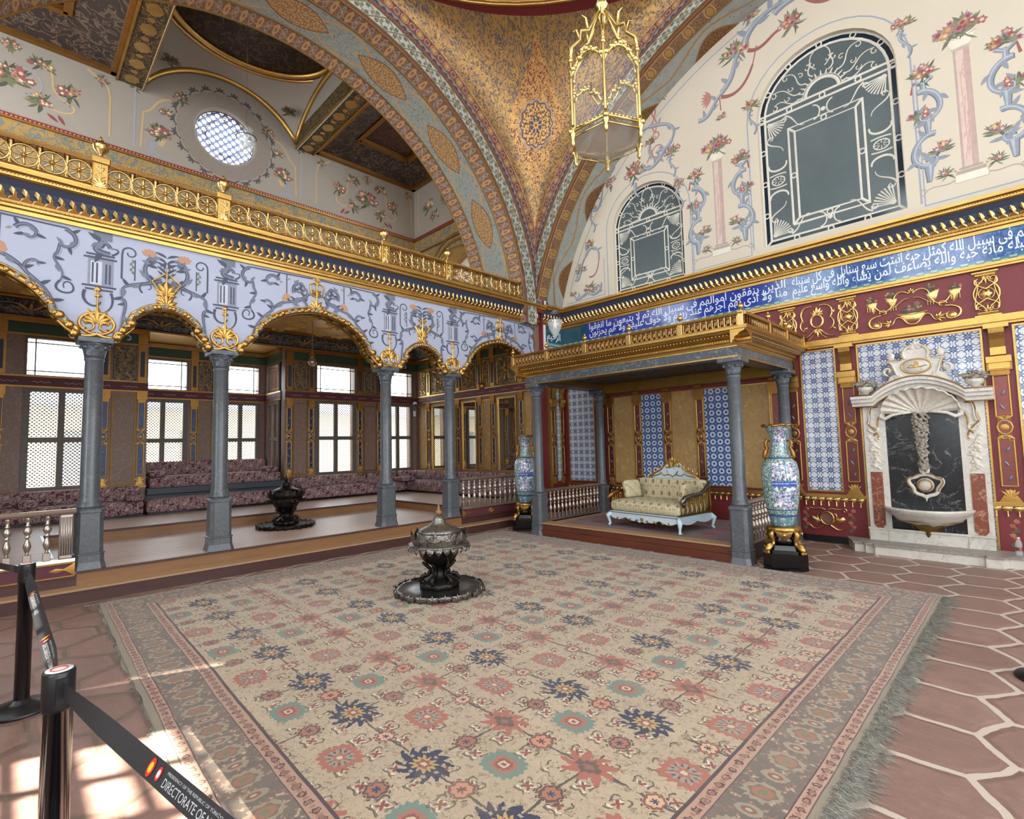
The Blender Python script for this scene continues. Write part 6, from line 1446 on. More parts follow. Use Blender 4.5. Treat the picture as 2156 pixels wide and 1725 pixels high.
# ------------------------------------------------------------------ baluster railings
def bal_mesh():
    b = MB(); b.bbox(-.032, .032, -.032, .032, 0, .085, .004)
    b.lathe([(.022, .085), (.012, .10), (.022, .13), (.034, .17), (.03, .20), (.014, .245), (.012, .26), (.026, .268), (.026, .276), (.014, .285), (.03, .31), (.038, .335), (.03, .36), (.014, .385), (.024, .392), (.024, .40), (.013, .41), (.022, .45), (.028, .475), (.022, .49)], n=12); return b
balp = bal_mesh().build('baluster', 'silver'); balp['label'] = ''
bal_me = balp.data; bpy.data.objects.remove(balp)
def railing(name, label, p0, p1, z, n, mat='silver', h=.49, panel_z=None, group=None, posts=(), side=1):
    t = thing(name, label, 'railing', group=group); L = math.hypot(p1[0]-p0[0], p1[1]-p0[1]); d = ((p1[0]-p0[0])/L, (p1[1]-p0[1])/L); o_ = (-d[1]*side, d[0]*side)
    b = MB(); b.sweep([(-.045, z+h), (.045, z+h), (.055, z+h+.02), (.03, z+h+.05), (-.03, z+h+.05), (-.055, z+h+.02)], p0, p1, o_); b.build('handrail', mat, t)
    b = MB(); b.sweep([(-.05, z-.035), (.05, z-.035), (.045, z), (-.045, z)], p0, p1, o_); b.build('bottom_rail', mat, t)
    for i in range(n):
        s = (i+.5)/n; o = bpy.data.objects.new('baluster', bal_me); COL.objects.link(o); o.parent = t; o.location = (p0[0]+(p1[0]-p0[0])*s, p0[1]+(p1[1]-p0[1])*s, z); o.scale = (1, 1, h/.49)
    for s in posts:
        x, y = p0[0]+d[0]*s, p0[1]+d[1]*s; b = MB(); b.bbox(x-.045, x+.045, y-.06, y+.06, z, z+h, .01); [b.tube([(x+.047, y-.04+.02*i, z+.04), (x+.047, y-.04+.02*i, z+h-.03)], .008, 4) for i in range(5)]; b.build('fluted_post', 'silver', t)
    if panel_z:
        b = MB(); a, c = panel_z; b.sweep([(0, a), (.055, a), (.055, c), (0, c)], p0, p1, o_); b.build('maroon_panel', 'maroon', t)
        b = MB(); b.sweep([(.055, a), (.066, a), (.066, a+.015), (.055, a+.015)], p0, p1, o_); b.sweep([(.055, c-.015), (.066, c-.015), (.066, c), (.055, c)], p0, p1, o_); b.build('panel_moulding', 'gold_old', t)
        o = Orn(lambda u, v, h: (p0[0]+d[0]*u+o_[0]*(.056+h), p0[1]+d[1]*u+o_[1]*(.056+h), v), .014, .001); o.col('#b98b4a'); zc = (a+c)/2
        mk = lambda: Orn(o.fn, .014, .001).col('#b98b4a')
        for s in [L*.33, L*.67]: o2 = mk(); o2.at(s, zc, .8); [o2.leaf(0, 0, q*pi/2, .12 if q % 2 == 0 else .07, .05) for q in range(4)]; o2.ring(0, 0, .05, .012, n=10); o2.build('panel_ornament', 'gilt_paint', t)
        for e, sg in ((0, 1), (L, -1)): o2 = mk(); o2.at(e, zc, sg*.8, .8); o2.poly([(0, .09), (.04, .06), (.12, .015), (.2, .03), (.27, 0), (.2, -.03), (.12, -.015), (.04, -.06), (0, -.09)]); o2.build('panel_ornament', 'gilt_paint', t)
    return t
railing('baluster_railing', 'silvered baluster railing over a maroon panel at the left edge', (-7.62, -1.6), (-7.62, .60), .465, 14, panel_z=(.27, .43), posts=[2.12], side=-1)
railing('baluster_railing', 'silvered baluster railing over a maroon panel right of the fourth arcade column', (-7.62, 6.12), (-7.62, 8.30), .465, 16, panel_z=(.27, .43), side=-1)
railing('baluster_railing', 'silvered baluster railing closing the left side of the throne platform', (TX0, TY0+.13), (TX0, TY1-.12), .245, 15, side=-1)
railing('baluster_railing', 'dark-toned baluster railing behind the big vase on the right side of the throne', (TX1, TY0+.13), (TX1, TY1-.12), .245, 15, mat='silver', side=-1)
for x_ in (TX0, TX1): b = MB(); b.box(x_-.05, x_+.05, TY0+.13, TY1-.15, 0, .205); b.build('side_board', 'black_plastic', tp)
# ------------------------------------------------------------------ divans along the alcove walls
def cushion(mb, x0, x1, y0, y1, z0, z1, r=.05, bulge=.02):
    """soft box with rounded edges"""
    nx, ny = 10, 10
    def S_(t): return max(-1, min(1, t))
    cx, cy, cz, hx, hy, hz = (x0+x1)/2, (y0+y1)/2, (z0+z1)/2, (x1-x0)/2, (y1-y0)/2, (z1-z0)/2
    n = 8; vs = []; idx = {}
    seg = [-1, -.9, -.6, -.2, .2, .6, .9, 1]
    fs = []
    def vert(a, b_, c):
        k = (a, b_, c)
        if k in idx: return idx[k]
        u, v, w_ = seg[a], seg[b_], seg[c]
        X, Y, Z = u*hx, v*hy, w_*hz
        ix, iy, iz = max(-hx+r, min(hx-r, X)), max(-hy+r, min(hy-r, Y)), max(-hz+min(r, hz*.95), min(hz-min(r, hz*.95), Z))
        d = Vector((X-ix, Y-iy, Z-iz)); 
        if d.length > 1e-6: d = d.normalized()*r
        p = Vector((ix, iy, iz))+d; p.z += bulge*(1-u*u)*(1-v*v)*(1 if w_ > 0 else 0)
        idx[k] = len(vs); vs.append((cx+p.x, cy+p.y, cz+p.z)); return idx[k]
    m = len(seg)
    for a in range(m-1):
        for b_ in range(m-1):
            for c, fl in ((0, True), (m-1, False)):
                for q in (0, 1, 2):
                    def K(i, j): return ((i, j, c), (c, i, j), (i, c, j))[q]
                    f = [vert(*K(a, b_)), vert(*K(a+1, b_)), vert(*K(a+1, b_+1)), vert(*K(a, b_+1))]
                    if (q == 2) ^ fl: f = f[::-1]
                    fs.append(tuple(f))
    mb.add(vs, fs, True)
def cush_obj(name, label, cat, box, mat='divan_fabric', group=None, r=.05, bulge=.02, parent=None):
    x0, x1, y0, y1, z0, z1 = box; b = MB(); cushion(b, x0, x1, y0, y1, z0, z1, r, bulge); o = b.build(name, mat, parent)
    return tag(o, label, cat, group) if parent is None else o
def divan(label, base, backs, group=None):
    t = thing('divan', label, 'divan', group=group)
    x0, x1, y0, y1 = base; b = MB(); b.box(x0+.03, x1-.03, y0+.02, y1-.02, ZP2-.005, ZP2+.04); b.build('plinth', 'black_lacquer', t)
    b = MB(); cushion(b, x0, x1, y0, y1, ZP2+.03, .745, .06, .02); b.build('seat_mattress', 'divan_fabric', t)
    for bx in backs: b = MB(); cushion(b, *bx, .05, .0); b.build('back_cushion', 'divan_fabric', t)
divan('maroon floral divan along the window wall at the far left', (-12.12, -11.5, -2.6, 1.86), [(-12.12, -11.93, -2.6, -.4, .73, 1.0), (-12.12, -11.93, -.4, 1.86, .73, 1.0)])
divan('long low maroon floral divan at the foot of the raised bay', (-12.04, -11.52, 1.9, 4.66), [])
divan('maroon floral divan along the window wall right of the bay', (-12.12, -11.5, 4.72, 7.48), [(-12.12, -11.93, 4.72, 6.55, .73, .99), (-12.12, -11.93, 6.57, 7.46, .73, .99)])
divan('maroon floral divan under the tall mirrors', (-12.17, -7.85, 7.50, 8.2), [(-12.1, -11.93, 7.53, 8.0, .73, .99), (-12.1, -9.9, 8.02, 8.2, .73, .99), (-9.88, -7.85, 8.02, 8.2, .73, .99)])
# raised bay seat
t = thing('bay_divan', 'raised maroon floral divan filling the window bay above a dark ledge', 'divan')
b = MB(); b.box(-13.48, -12.12, 1.98, 4.60, ZP2-.01, .90); b.bbox(-12.2, -12.06, 1.98, 4.60, .80, .93, .01); b.build('dark_ledge', 'ledge', t)
b = MB(); cushion(b, -13.3, -12.22, 2.05, 4.56, .90, 1.13, .05); b.build('seat_mattress', 'divan_fabric', t)
b = MB(); cushion(b, -13.46, -13.25, 2.02, 4.58, 1.12, 1.42, .05, 0); b.build('back_cushion', 'divan_fabric', t)
AL = [('square maroon cushion on the divan left of the first column', (-11.95, -11.55, .18, .42, .745, .86)), ('maroon armrest cushion on the divan just left of the bay', (-11.9, -11.52, 1.60, 1.85, .74, .84)), ('maroon armrest cushion at the left end of the divan right of the bay', (-11.95, -11.52, 4.74, 4.96, .74, .86)),
      ('maroon armrest cushion in the middle of the divan right of the bay', (-11.9, -11.50, 6.38, 6.72, .74, .83)), ('maroon corner cushion by the bright lattice window', (-11.75, -11.30, 7.20, 7.62, .75, .85)), ('maroon bolster lying under the middle mirrors', (-9.75, -9.45, 7.75, 8.02, .745, .93)),
      ('small maroon cushion at the left end of the raised bay', (-12.75, -12.3, 2.06, 2.34, 1.13, 1.24)), ('small maroon cushion at the right end of the raised bay', (-12.75, -12.3, 4.26, 4.54, 1.13, 1.24))]
for lab, bx in AL: cush_obj('divan_cushion', lab, 'cushion', bx, group='cushions on the divans', r=.045)

# ------------------------------------------------------------------ carpet
def wob(x, y): return .008*sin(x*3.1+y*1.7)+.006*sin(x*7.3-y*5.1)
CX0, CX1, CY0, CY1 = -7.12, -.72, .66, 6.70
cp_ = thing('carpet', 'huge beige carpet with rows of navy, coral and teal medallions and a grey border', 'carpet')
N1, N2 = 90, 84
b = MB()
def cf(s, t):
    x = CX0+(CX1-CX0)*s; y0_ = .66-(x+3.7)*.03; y = y0_+(CY1-y0_)*t
    ex = min(s, 1-s); ey = min(t, 1-t)
    xo = x+(.012*sin(y*5.3)+.010*sin(y*11.7))*(1 if s in (0, 1) else 0); yo = y+(.010*sin(x*4.1)+.008*sin(x*13.1))*(1 if t in (0, 1) else 0)
    return (xo, yo, .016+max(0, wob(x, y))*.35*(1 if 0 < ex and 0 < ey else 0))
b.grid(cf, N1, N2)
top = len(b.v)
rim = [i for i in range(N1+1)]+[(j+1)*(N1+1)-1 for j in range(1, N2+1)]+[N2*(N1+1)+i for i in range(N1-1, -1, -1)]+[j*(N1+1) for j in range(N2-1, 0, -1)]
vs = [b.v[i] for i in rim]+[(b.v[i][0], b.v[i][1], 0) for i in rim]; n = len(rim); b.add(vs, [(i, n+i, n+(i+1) % n, (i+1) % n) for i in range(n)])
b.build('carpet_field', 'carpet', cp_)
b = MB(); q = random.Random(4)
def strands(n, base, dirx, L0, L1, thick, curl):
    for _ in range(n):
        (x, y) = base(); cl = math.floor((x+y)*11+dirx*3); ck = random.Random(cl); tuft = ck.uniform(.45, 1.15); a = dirx+ck.gauss(0, curl*.6)+q.gauss(0, curl*.7); L = q.uniform(L0, L1)*tuft; z = .014; pts = [(x, y, z)]
        for k in range(4): a += q.gauss(0, curl*.7); x += cos(a)*L/4; y += sin(a)*L/4; pts.append((x, y, max(.004, z-.003*k+q.uniform(0, .010))))
        w_ = thick; vs = []
        for i, p in enumerate(pts): ww = w_*(1-.5*i/4); vs += [(p[0]-sin(dirx)*ww, p[1]+cos(dirx)*ww, p[2]), (p[0]+sin(dirx)*ww, p[1]-cos(dirx)*ww, p[2])]
        b.add(vs, [(2*i, 2*i+1, 2*i+3, 2*i+2) for i in range(4)])
strands(11000, lambda: (CX1-.015+q.uniform(-.02, .02), q.uniform(CY0, CY1-.06)), 0, .05, .17, .0016, .5)
strands(2500, lambda: (lambda xx: (xx, .67-(xx+3.7)*.03))(q.uniform(CX0, CX1)), -pi/2, .015, .05, .0018, .5)
strands(1500, lambda: (q.uniform(CX0, CX1), CY1-.01), pi/2, .008, .025, .0018, .5); strands(1200, lambda: (CX0+.01, q.uniform(CY0, CY1)), pi, .01, .03, .0018, .5)
tag(b.build('fringe', 'fringe', cp_), 'matted grey wool fringe', kind='stuff')

# ------------------------------------------------------------------ braziers
def brazier(name, label, loc, mt, sc=1.0, rot=0, silver=True, group='bronze braziers'):
    t = thing(name, label, 'brazier', loc, rot, group); B, D = ('bronze_silver', 'bronze_dark') if silver else ('bronze_dark', 'bronze_dark'); NL = 12
    lob = lambda k, a0=0: (lambda a, z: 1+.05*abs(cos(k*a/2+a0)))
    b = MB(); b.lathe([(.40, .015), (.46, .02), (.49, .05), (.47, .065), (.44, .055), (.30, .05), (.20, .06), (.001, .06)], n=72, rf=lambda a, z: 1+(.04*abs(cos(6*a)) if z < .07 else 0)); tr_ = b.build('tray', mt, t)
    b = MB()
    for i in range(24):      # pierced scalloped rim hanging from the tray
        a = 2*pi*i/24; r = .49+.012*(i % 2); ca, sa = cos(a), sin(a)
        P = lambda u, z, h=0: ((r+h)*ca-sa*u, (r+h)*sa+ca*u, z)
        b.add([P(-.062, .07), P(.062, .07), P(.055, .025), P(.0, .0 if i % 2 else .012), P(-.055, .025), P(0, .045, .018)], [(0, 1, 5), (1, 2, 5), (2, 3, 5), (3, 4, 5), (4, 0, 5)])
        b.tube([P(0, .0, .008), P(0, .075, .012), P(0, .095, .0)], [.006, .009, .003], 6)
    b.build('tray_rim', B, tr_)
    b = MB(); b.lathe([(.21, .055), (.215, .10), (.20, .12), (.13, .16), (.08, .20), (.075, .25), (.09, .30), (.14, .33), (.18, .36), (.215, .42), (.225, .48), (.24, .52), (.001, .52)], n=48, rf=lambda a, z: 1+(.06*cos(8*a) if z < .3 else .02*cos(12*a))); pd_ = b.build('pedestal', D, t)
    b = MB()
    for k in range(6):       # dolphins / scrolling feet round the stem
        a = 2*pi*k/6; ca, sa = cos(a), sin(a); Q = lambda r, z: (r*ca, r*sa, z)
        b.tube([Q(.19, .11), Q(.22, .14), Q(.19, .19), Q(.12, .20), (Q(.10, .26)), Q(.15, .31), Q(.19, .34)], [.014, .026, .024, .018, .02, .022, .012], 8); b.ball(Q(.185, .125), .03, 6); b.lathe([(.012, 0), (.006, .02), (.018, .035), (.004, .06)], Q(.16, .17), 8)
    b.build('dolphin_support', D, pd_)
    b = MB(); b.lathe([(.235, .50), (.30, .51), (.335, .53), (.33, .545), (.24, .54), (.235, .56), (.24, .66), (.22, .67)], n=72, rf=lambda a, z: 1+.05*abs(sin(6*a))); bo_ = b.build('bowl', B, t)
    b = MB()
    for i in range(12):      # tall lobed crest panels standing on the rim and pointed drops below
        a = 2*pi*(i+.5)/12; ca, sa = cos(a), sin(a)
        P = lambda u, z, r: (r*ca-sa*u, r*sa+ca*u, z)
        b.add([P(-.072, .545, .285), P(.072, .545, .285), P(.078, .62, .305), P(.05, .665, .312), P(.03, .66, .315), P(0, .70, .325), P(-.03, .66, .315), P(-.05, .665, .312), P(-.078, .62, .305), P(0, .60, .325)], [(0, 1, 9), (1, 2, 9), (2, 3, 9), (3, 4, 9), (4, 5, 9), (5, 6, 9), (6, 7, 9), (7, 8, 9), (8, 0, 9)])
        for e in (-.045, .045): b.add([P(e-.045, .53, .335), P(e+.045, .53, .335), P(e+.03, .49, .345), P(e, .455, .335), P(e-.03, .49, .345), P(e, .50, .358)], [(0, 1, 5), (1, 2, 5), (2, 3, 5), (3, 4, 5), (4, 0, 5)])
    b.build('rim_crest', B, bo_)
    b = MB(); b.lathe([(.235, .66), (.235, .68), (.225, .70), (.18, .72), (.12, .745), (.085, .77), (.07, .81), (.06, .84), (.035, .855), (.001, .86)], n=40); ld_ = b.build('domed_lid', B, t)
    b = MB(); b.lathe([(.012, .85), (.02, .862), (.038, .885), (.032, .905), (.012, .92), (.02, .93), (.012, .94), (.014, .955), (.004, .985), (.001, .99)], n=16); b.build('finial', 'riser_wood' if silver else D, ld_)
    for s in (0, pi):
        b = MB(); a = s-.3; ca, sa = cos(a), sin(a); R_ = lambda r, z: (r*ca, r*sa, z)
        b.tube([R_(.22, .44), R_(.27, .43), R_(.285, .40)], .012, 6); b.tube([R_(.285+.022*sin(w_)*1, .36+.045*cos(w_)) for w_ in [i*2*pi/12 for i in range(12)]], .008, 6, closed=True); b.lathe([(.004, -.05), (.016, -.02), (.008, .0)], R_(.285, .31), 8); b.build('ring_handle', D, pd_)
    t.scale = (sc, sc, sc); return t
brazier('brazier', 'large embossed silver and dark bronze brazier standing on the beige carpet', (-4.70, 3.46, .016), 'bronze_tray', .97)
brazier('brazier', 'black bronze brazier on the plank platform behind the arcade', (-9.02, 3.45, ZP1-.004), 'bronze_dark', .90, .4, False)

# ------------------------------------------------------------------ porcelain vases on gilt stands
def vase_set(x, y, rz, lab):
    p = thing('pedestal_block', 'black canted pedestal block under '+lab[0], 'pedestal', (x, y, 0), rz, 'black pedestals of the vases')
    def octa(b, w, c, z0, z1, k=1.0):
        P = [(-w+c, -w), (w-c, -w), (w, -w+c), (w, w-c), (w-c, w), (-w+c, w), (-w, w-c), (-w, -w+c)]
        b.add([(u, v, z0) for u, v in P]+[(u*k, v*k, z1) for u, v in P], [tuple(range(7, -1, -1)), tuple(range(8, 16))]+[(i, (i+1) % 8, 8+(i+1) % 8, 8+i) for i in range(8)])
    b = MB(); octa(b, .245, .09, 0, .20); b.build('block', 'black_lacquer', p); b = MB(); octa(b, .22, .08, .20, .235, .98); octa(b, .19, .07, .235, .29, .86); b.build('stepped_top', 'black_lacquer', p)
    s = thing('vase_stand', 'gilt carved stand with scrolling legs under '+lab[0], 'stand', (x, y, .20), rz, 'gilt stands of the vases')
    b = MB(); b.lathe([(.14, .0), (.15, .06), (.11, .12), (.12, .20), (.001, .2)], (0, 0, .09), 24); b.build('core', 'black_lacquer', s)
    b = MB(); b.lathe([(.15, .245), (.185, .25), (.195, .27), (.19, .30), (.17, .315), (.001, .315)], n=40, rf=lambda a, z: 1+.03*cos(12*a)); cl_ = b.build('collar', 'gold', s)
    for k in range(4):
        a = pi/4+k*pi/2; ca, sa = cos(a), sin(a); Q = lambda r, z, o=0: (r*ca-o*sa, r*sa+o*ca, z)
        b = MB(); b.tube([Q(.17, .27), Q(.20, .22), Q(.175, .15), Q(.17, .10), Q(.22, .085), Q(.27, .05), Q(.28, .015)], [.03, .034, .026, .022, .034, .04, .03], 8); b.tube([Q(.20, .09), Q(.25, .10), Q(.285, .06)], [.02, .03, .012], 6)
        for e in (-.025, 0, .025): b.ball(Q(.285, .012, e), .02, 5)
        b.build('leg', 'gold', s)
    o = Orn(lambda u, v, h: (u, v, h), .02)
    b = MB()
    for k in range(4):
        a = k*pi/2; ca, sa = cos(a), sin(a); P = lambda u, z, r: (r*ca-sa*u, r*sa+ca*u, z)
        b.add([P(-.10, .26, .175), P(.10, .26, .175), P(.07, .20, .165), P(.03, .17, .165), P(0, .13, .16), P(-.03, .17, .165), P(-.07, .20, .165), P(0, .215, .21)], [(i, (i+1) % 7, 7) for i in range(7)], True); b.ball(P(0, .22, .195), .025, 6)
    b.build('apron_mask', 'gold_bright', cl_)
    v = thing('porcelain_vase', lab[1], 'vase', (x, y, .515), rz, 'tall porcelain vases')
    b = MB(); b.lathe([(.12, 0), (.13, .01), (.14, .06), (.165, .15), (.195, .30), (.21, .45), (.215, .60), (.212, .70), (.195, .78), (.15, .84), (.11, .87), (.095, .90), (.092, 1.0), (.094, 1.10), (.105, 1.17), (.13, 1.22), (.165, 1.255), (.155, 1.25), (.09, 1.12), (.001, 1.0)], n=48); vb_ = b.build('body', 'porcelain', v)
    b = MB(); b.tube([((.166+.010*cos(10*2*pi*i/60))*cos(2*pi*i/60), (.166+.010*cos(10*2*pi*i/60))*sin(2*pi*i/60), 1.262+.006*sin(8*2*pi*i/60)) for i in range(60)], .014, 7, closed=True); b.build('gilt_rim', 'gold_old', vb_)
    for s_ in (1, -1):
        b = MB(); b.tube([(s_*.10, 0, 1.06), (s_*.135, .01, 1.08), (s_*.15, -.01, 1.03), (s_*.13, .015, .98), (s_*.155, 0, .92), (s_*.17, 0, .86), (s_*.15, .0, .83)], [.012, .022, .018, .02, .026, .022, .012], 8)
        for k in range(5): b.ball((s_*(.14+.012*(k % 2)), .012*(k % 2), .86+.045*k), .018, 5)
        b.build('gilt_handle', 'gold_old', vb_)
vase_set(-2.30, 7.03, RAD(20), ('the vase right of the canopy', 'tall painted famille porcelain vase right of the throne canopy'))
vase_set(-6.90, 7.14, RAD(35), ('the vase left of the canopy', 'tall painted porcelain vase left of the throne canopy beside the far railing'))

# ------------------------------------------------------------------ wall fountain
FX, FY = -1.09, YB
ft = thing('wall_fountain', 'carved white marble wall fountain with black slab, shell hood and gilt crest', 'fountain')
b = MB(); b.box(FX-.66, FX+.66, 8.90, FY-.01, .08, .30); b.box(FX-.66, FX-.40, 8.96, FY-.01, .30, 2.12); b.box(FX+.40, FX+.66, 8.96, FY-.01, .30, 2.12); b.box(FX-.67, FX+.67, 8.885, 8.92, .29, .315)
for s in (-.42, .42): b.box(FX+s-.012, FX+s+.012, 8.89, 8.905, .08, .3)
b.build('frame', 'white_marble', ft)
b = MB(); b.box(FX-.41, FX+.41, 9.00, FY-.01, .30, 2.0); b.build('black_slab', 'dark_marble', ft)
for s in (-1, 1):
    b = MB(); P = [(FX+s*.54-.07, .36), (FX+s*.54-.035, .31), (FX+s*.54, .29), (FX+s*.54+.035, .31), (FX+s*.54+.07, .36), (FX+s*.54+.07, 1.10), (FX+s*.54-.07, 1.10)]; b.prism(P, lambda u, v, h: (u, 8.962-h, v), 0, .012); b.build('red_inlay', 'red_marble', ft)
# cornice: flat ends rising to a segmental arch
pts = [(-.76, 2.10), (-.50, 2.10)]+[(-.50+1.0*i/20, 2.10+.22*sin(pi*i/20)**.8) for i in range(1, 20)]+[(.50, 2.10), (.76, 2.10)]
b = MB()
for (dz, w_, dep) in ((0, .05, .16), (.05, .05, .20), (-.06, .06, .11)):
    n = len(pts); vs = []
    for u, z in pts: vs += [(FX+u, 8.96-dep, z+dz), (FX+u, 8.96-dep, z+dz+w_), (FX+u, FY-.01, z+dz+w_), (FX+u, FY-.01, z+dz)]
    b.add(vs, [(4*i+k, 4*i+(k+1) % 4, 4*i+4+(k+1) % 4, 4*i+4+k) for i in range(n-1) for k in range(4)]+[(0, 1, 2, 3), (4*n-4, 4*n-3, 4*n-2, 4*n-1)])
ac_ = b.build('arched_cornice', 'white_marble', ft)
b = MB(); b.tube([(FX+u, 8.755, z+.10) for u, z in pts], .009, 5); b.tube([(FX+u, 8.845, z-.06) for u, z in pts], .007, 5); b.build('cornice_gilding', 'gold_old', ac_)
# shell hood
b = MB(); NS = 44
def shell(s, t):
    a = pi*s; rad = t; k = 1+.07*abs(cos(a*11)); z = 1.93+.0; R_ = .43
    return (FX+R_*rad*cos(a)*1.0, 8.99-.14*sin(a*.999)*rad**2*1.2-.05*rad+.012*cos(a*22)*rad, z+.33*rad*sin(a)*k*.95-.02*(1-rad))
b.grid(shell, 88, 8); sh_ = b.build('shell', 'white_relief', ft)
b = MB(); rimp = [(lambda p: (p[0], p[1]-.008, p[2]))(shell(i/88, 1)) for i in range(89)]; b.tube(rimp, .013, 6)
for s in (-1, 1): b.tube([(FX+s*.43, 8.93, 1.93), (FX+s*.44, 8.9, 1.88), (FX+s*.38, 8.88, 1.85), (FX+s*.30, 8.88, 1.90), (FX+s*.2, 8.88, 1.92), (FX+s*.1, 8.89, 1.93)], [.02, .03, .028, .022, .02, .02], 7)
b.build('shell_edge', 'white_relief', sh_)
# fruit garland
b = MB(); q = random.Random(12)
for i in range(230):
    t_ = q.random(); z = 1.92-t_*.78; w_ = .095*(1-.55*t_); x = q.uniform(-w_, w_); d = sqrt(max(0, 1-(x/w_)**2)); b.ball((FX+x, 8.985-.07*d, z), q.uniform(.014, .026), 5)
b.build('fruit_garland', 'grey_relief', ft)
b = MB(); b.lathe([(.09, 0), (.095, .012), (.06, .02), (.05, .03), (.001, .032)], (FX, 9.0, .93), 20, axis='y'); b.v = [(x, 18.0-y, z) for x, y, z in b.v]; b.build('spout_boss', 'white_relief', ft)
o = Orn(on_y(8.99), .03, .0); o.at(FX, .93)
for s in (1, -1): o.stroke(bez((.0, .14), (.1*s, .14), (.06*s, .1), (.17*s, .09)), .045); o.stroke(bez((.17*s, .09), (.22*s, .02), (.12*s, -.02), (.13*s, -.08)), .05); o.stroke(bez((.13*s, -.08), (.10*s, -.15), (.04*s, -.12), (.0, -.17)), .045); o.leaf(.0, .13, pi/2+.5*s, .12, .05)
o.stroke([(0, -.13), (0, -.22)], .05, .01); o.at(0, 0).build('boss_scrolls', 'white_relief', ft)
o = Orn(on_y(8.96), .015, .012); o.at(FX, .93)
for s in (1, -1): o.stroke(bez((.02*s, .155), (.12*s, .16), (.09*s, .11), (.18*s, .10)), .014); o.stroke(bez((.18*s, .10), (.23*s, .02), (.13*s, -.02), (.14*s, -.08)), .014)
o.ring(0, 0, .075, .018, n=16); o.at(0, 0).build('boss_gilding', 'gold_old', ft)
# side relief scrolls and gilded pilaster brackets
for s in (1, -1):
    o = Orn(on_y(8.96), .015, .012); o.at(FX+s*.54, 0, s, 1); o.stroke(bez((-.07, 2.03), (.08, 2.05), (.02, 1.88), (.07, 1.80)), .02); o.stroke(bez((.07, 1.80), (.0, 1.7), (-.08, 1.66), (-.05, 1.56)), .018); o.stroke(bez((-.08, 1.9), (-.02, 1.8), (-.09, 1.72), (-.0, 1.62)), .018); o.at(0, 0).build('pilaster_gilding', 'gold_old', ft)
for s in (1, -1):
    o = Orn(on_y(8.96), .035, .0); o.at(FX+s*.54, 0, s, 1); [o.stroke(bez((-.06+e, 2.05), (.06+e, 2.05), (-.02+e, 1.86), (.04+e, 1.78)), .03) for e in (0, .03)]; o.stroke(spiral(-.01, 1.72, .07, .02, 0, -5), .04)
    q = random.Random(2); [o.disc(q.uniform(-.05, .05)*(1.3-k/22), 1.60-.022*k, q.uniform(.018, .032), 7) for k in range(20)]; [o.leaf(0, 1.58-.05*k, -pi/2+(.9 if k % 2 else -.9), .09, .04) for k in range(9)]; o.at(0, 0).build('pilaster_relief', 'white_relief', ft)
# basin
b = MB(); lob = lambda a, z: 1+.05*abs(cos(2.5*a))
b.lathe([(.05, .30), (.12, .36), (.25, .42), (.34, .455), (.37, .50), (.43, .545), (.47, .60), (.475, .625), (.45, .63), (.38, .60), (.001, .56)], (FX, 9.0, 0), n=40, a0=pi, a1=2*pi, cap=False, rf=lob); ba_ = b.build('basin', 'white_marble', ft)
b = MB(); b.lathe([(.03, .12), (.055, .15), (.05, .20), (.08, .24), (.10, .30), (.16, .37), (.24, .42)], (FX, 8.98, 0), 20, a0=pi, a1=2*pi, cap=False, rf=lambda a, z: 1+.08*cos(8*a)); b.build('basin_bracket', 'gold_dull', ft)
b = MB(); b.tube([(FX+.352*cos(a), 9.0+.352*sin(a), .462) for a in [pi+i*pi/30 for i in range(31)]], .008, 5); b.build('basin_gilding', 'gold_old', ba_)
# crest
b = MB(); cr = [(-.36, 2.33), (-.30, 2.45), (-.24, 2.48), (-.25, 2.60), (-.30, 2.66), (-.16, 2.66), (-.12, 2.78), (-.04, 2.84), (.04, 2.84), (.12, 2.78), (.16, 2.66), (.30, 2.66), (.25, 2.60), (.24, 2.48), (.30, 2.45), (.36, 2.33)]
b.prism([(FX+u, v) for u, v in cr], lambda u, v, h: (u, 9.07-h, v), 0, .10); ct_ = b.build('crest', 'white_marble', ft)
o = Orn(on_y(8.97), .03, .0)
o.at(FX, 0)
for s in (1, -1):
    o.stroke(spiral(.32*s, 2.53, .065, .015, -pi/2, -pi/2+s*5.5), .035); o.stroke(bez((.15*s, 2.40), (.25*s, 2.42), (.24*s, 2.62), (.30*s, 2.66)), .03); o.stroke(bez((.04*s, 2.86), (.14*s, 2.84), (.16*s, 2.74), (.12*s, 2.68)), .04); o.acanthus(.2*s, 2.40, pi/2-.3*s, .12, 5, 1.8, .35); o.stroke([(.2*s, 2.66), (.33*s, 2.66)], .03); o.poly([(.24*s, 2.68), (.30*s, 2.68), (.31*s, 2.76), (.27*s, 2.80), (.23*s, 2.76)])
o.acanthus(0, 2.82, pi/2, .12, 7, 2.6, .35); o.at(0, 0).build('crest_carving', 'white_relief', ct_)
o = Orn(on_y(8.965), .012, .004); o.at(FX, 0); o.ring(0, 2.57, .165, .02, ry=.10, n=28)
for s in (1, -1): o.stroke(bez((.04*s, 2.87), (.15*s, 2.86), (.17*s, 2.74), (.14*s, 2.69)), .012); o.stroke([(.16*s, 2.675), (.32*s, 2.675)], .010); o.stroke(bez((.32*s, 2.66), (.24*s, 2.6), (.26*s, 2.5), (.35*s, 2.46)), .012)
o.lift = .002; o.stroke(bez((-.10, 2.56), (-.02, 2.54), (.04, 2.56), (.12, 2.57)), .014); o.ring(-.05, 2.57, .03, .008, ry=.02, n=10)
for k in range(3): o.stroke([(-.01+.018*k, 2.55), (-.012+.018*k, 2.65-.01*k)], .010)
o.poly([(-.03, 2.55), (.04, 2.55), (.02, 2.58), (-.01, 2.60)])
o.at(0, 0).build('crest_gilding', 'gold', ct_)
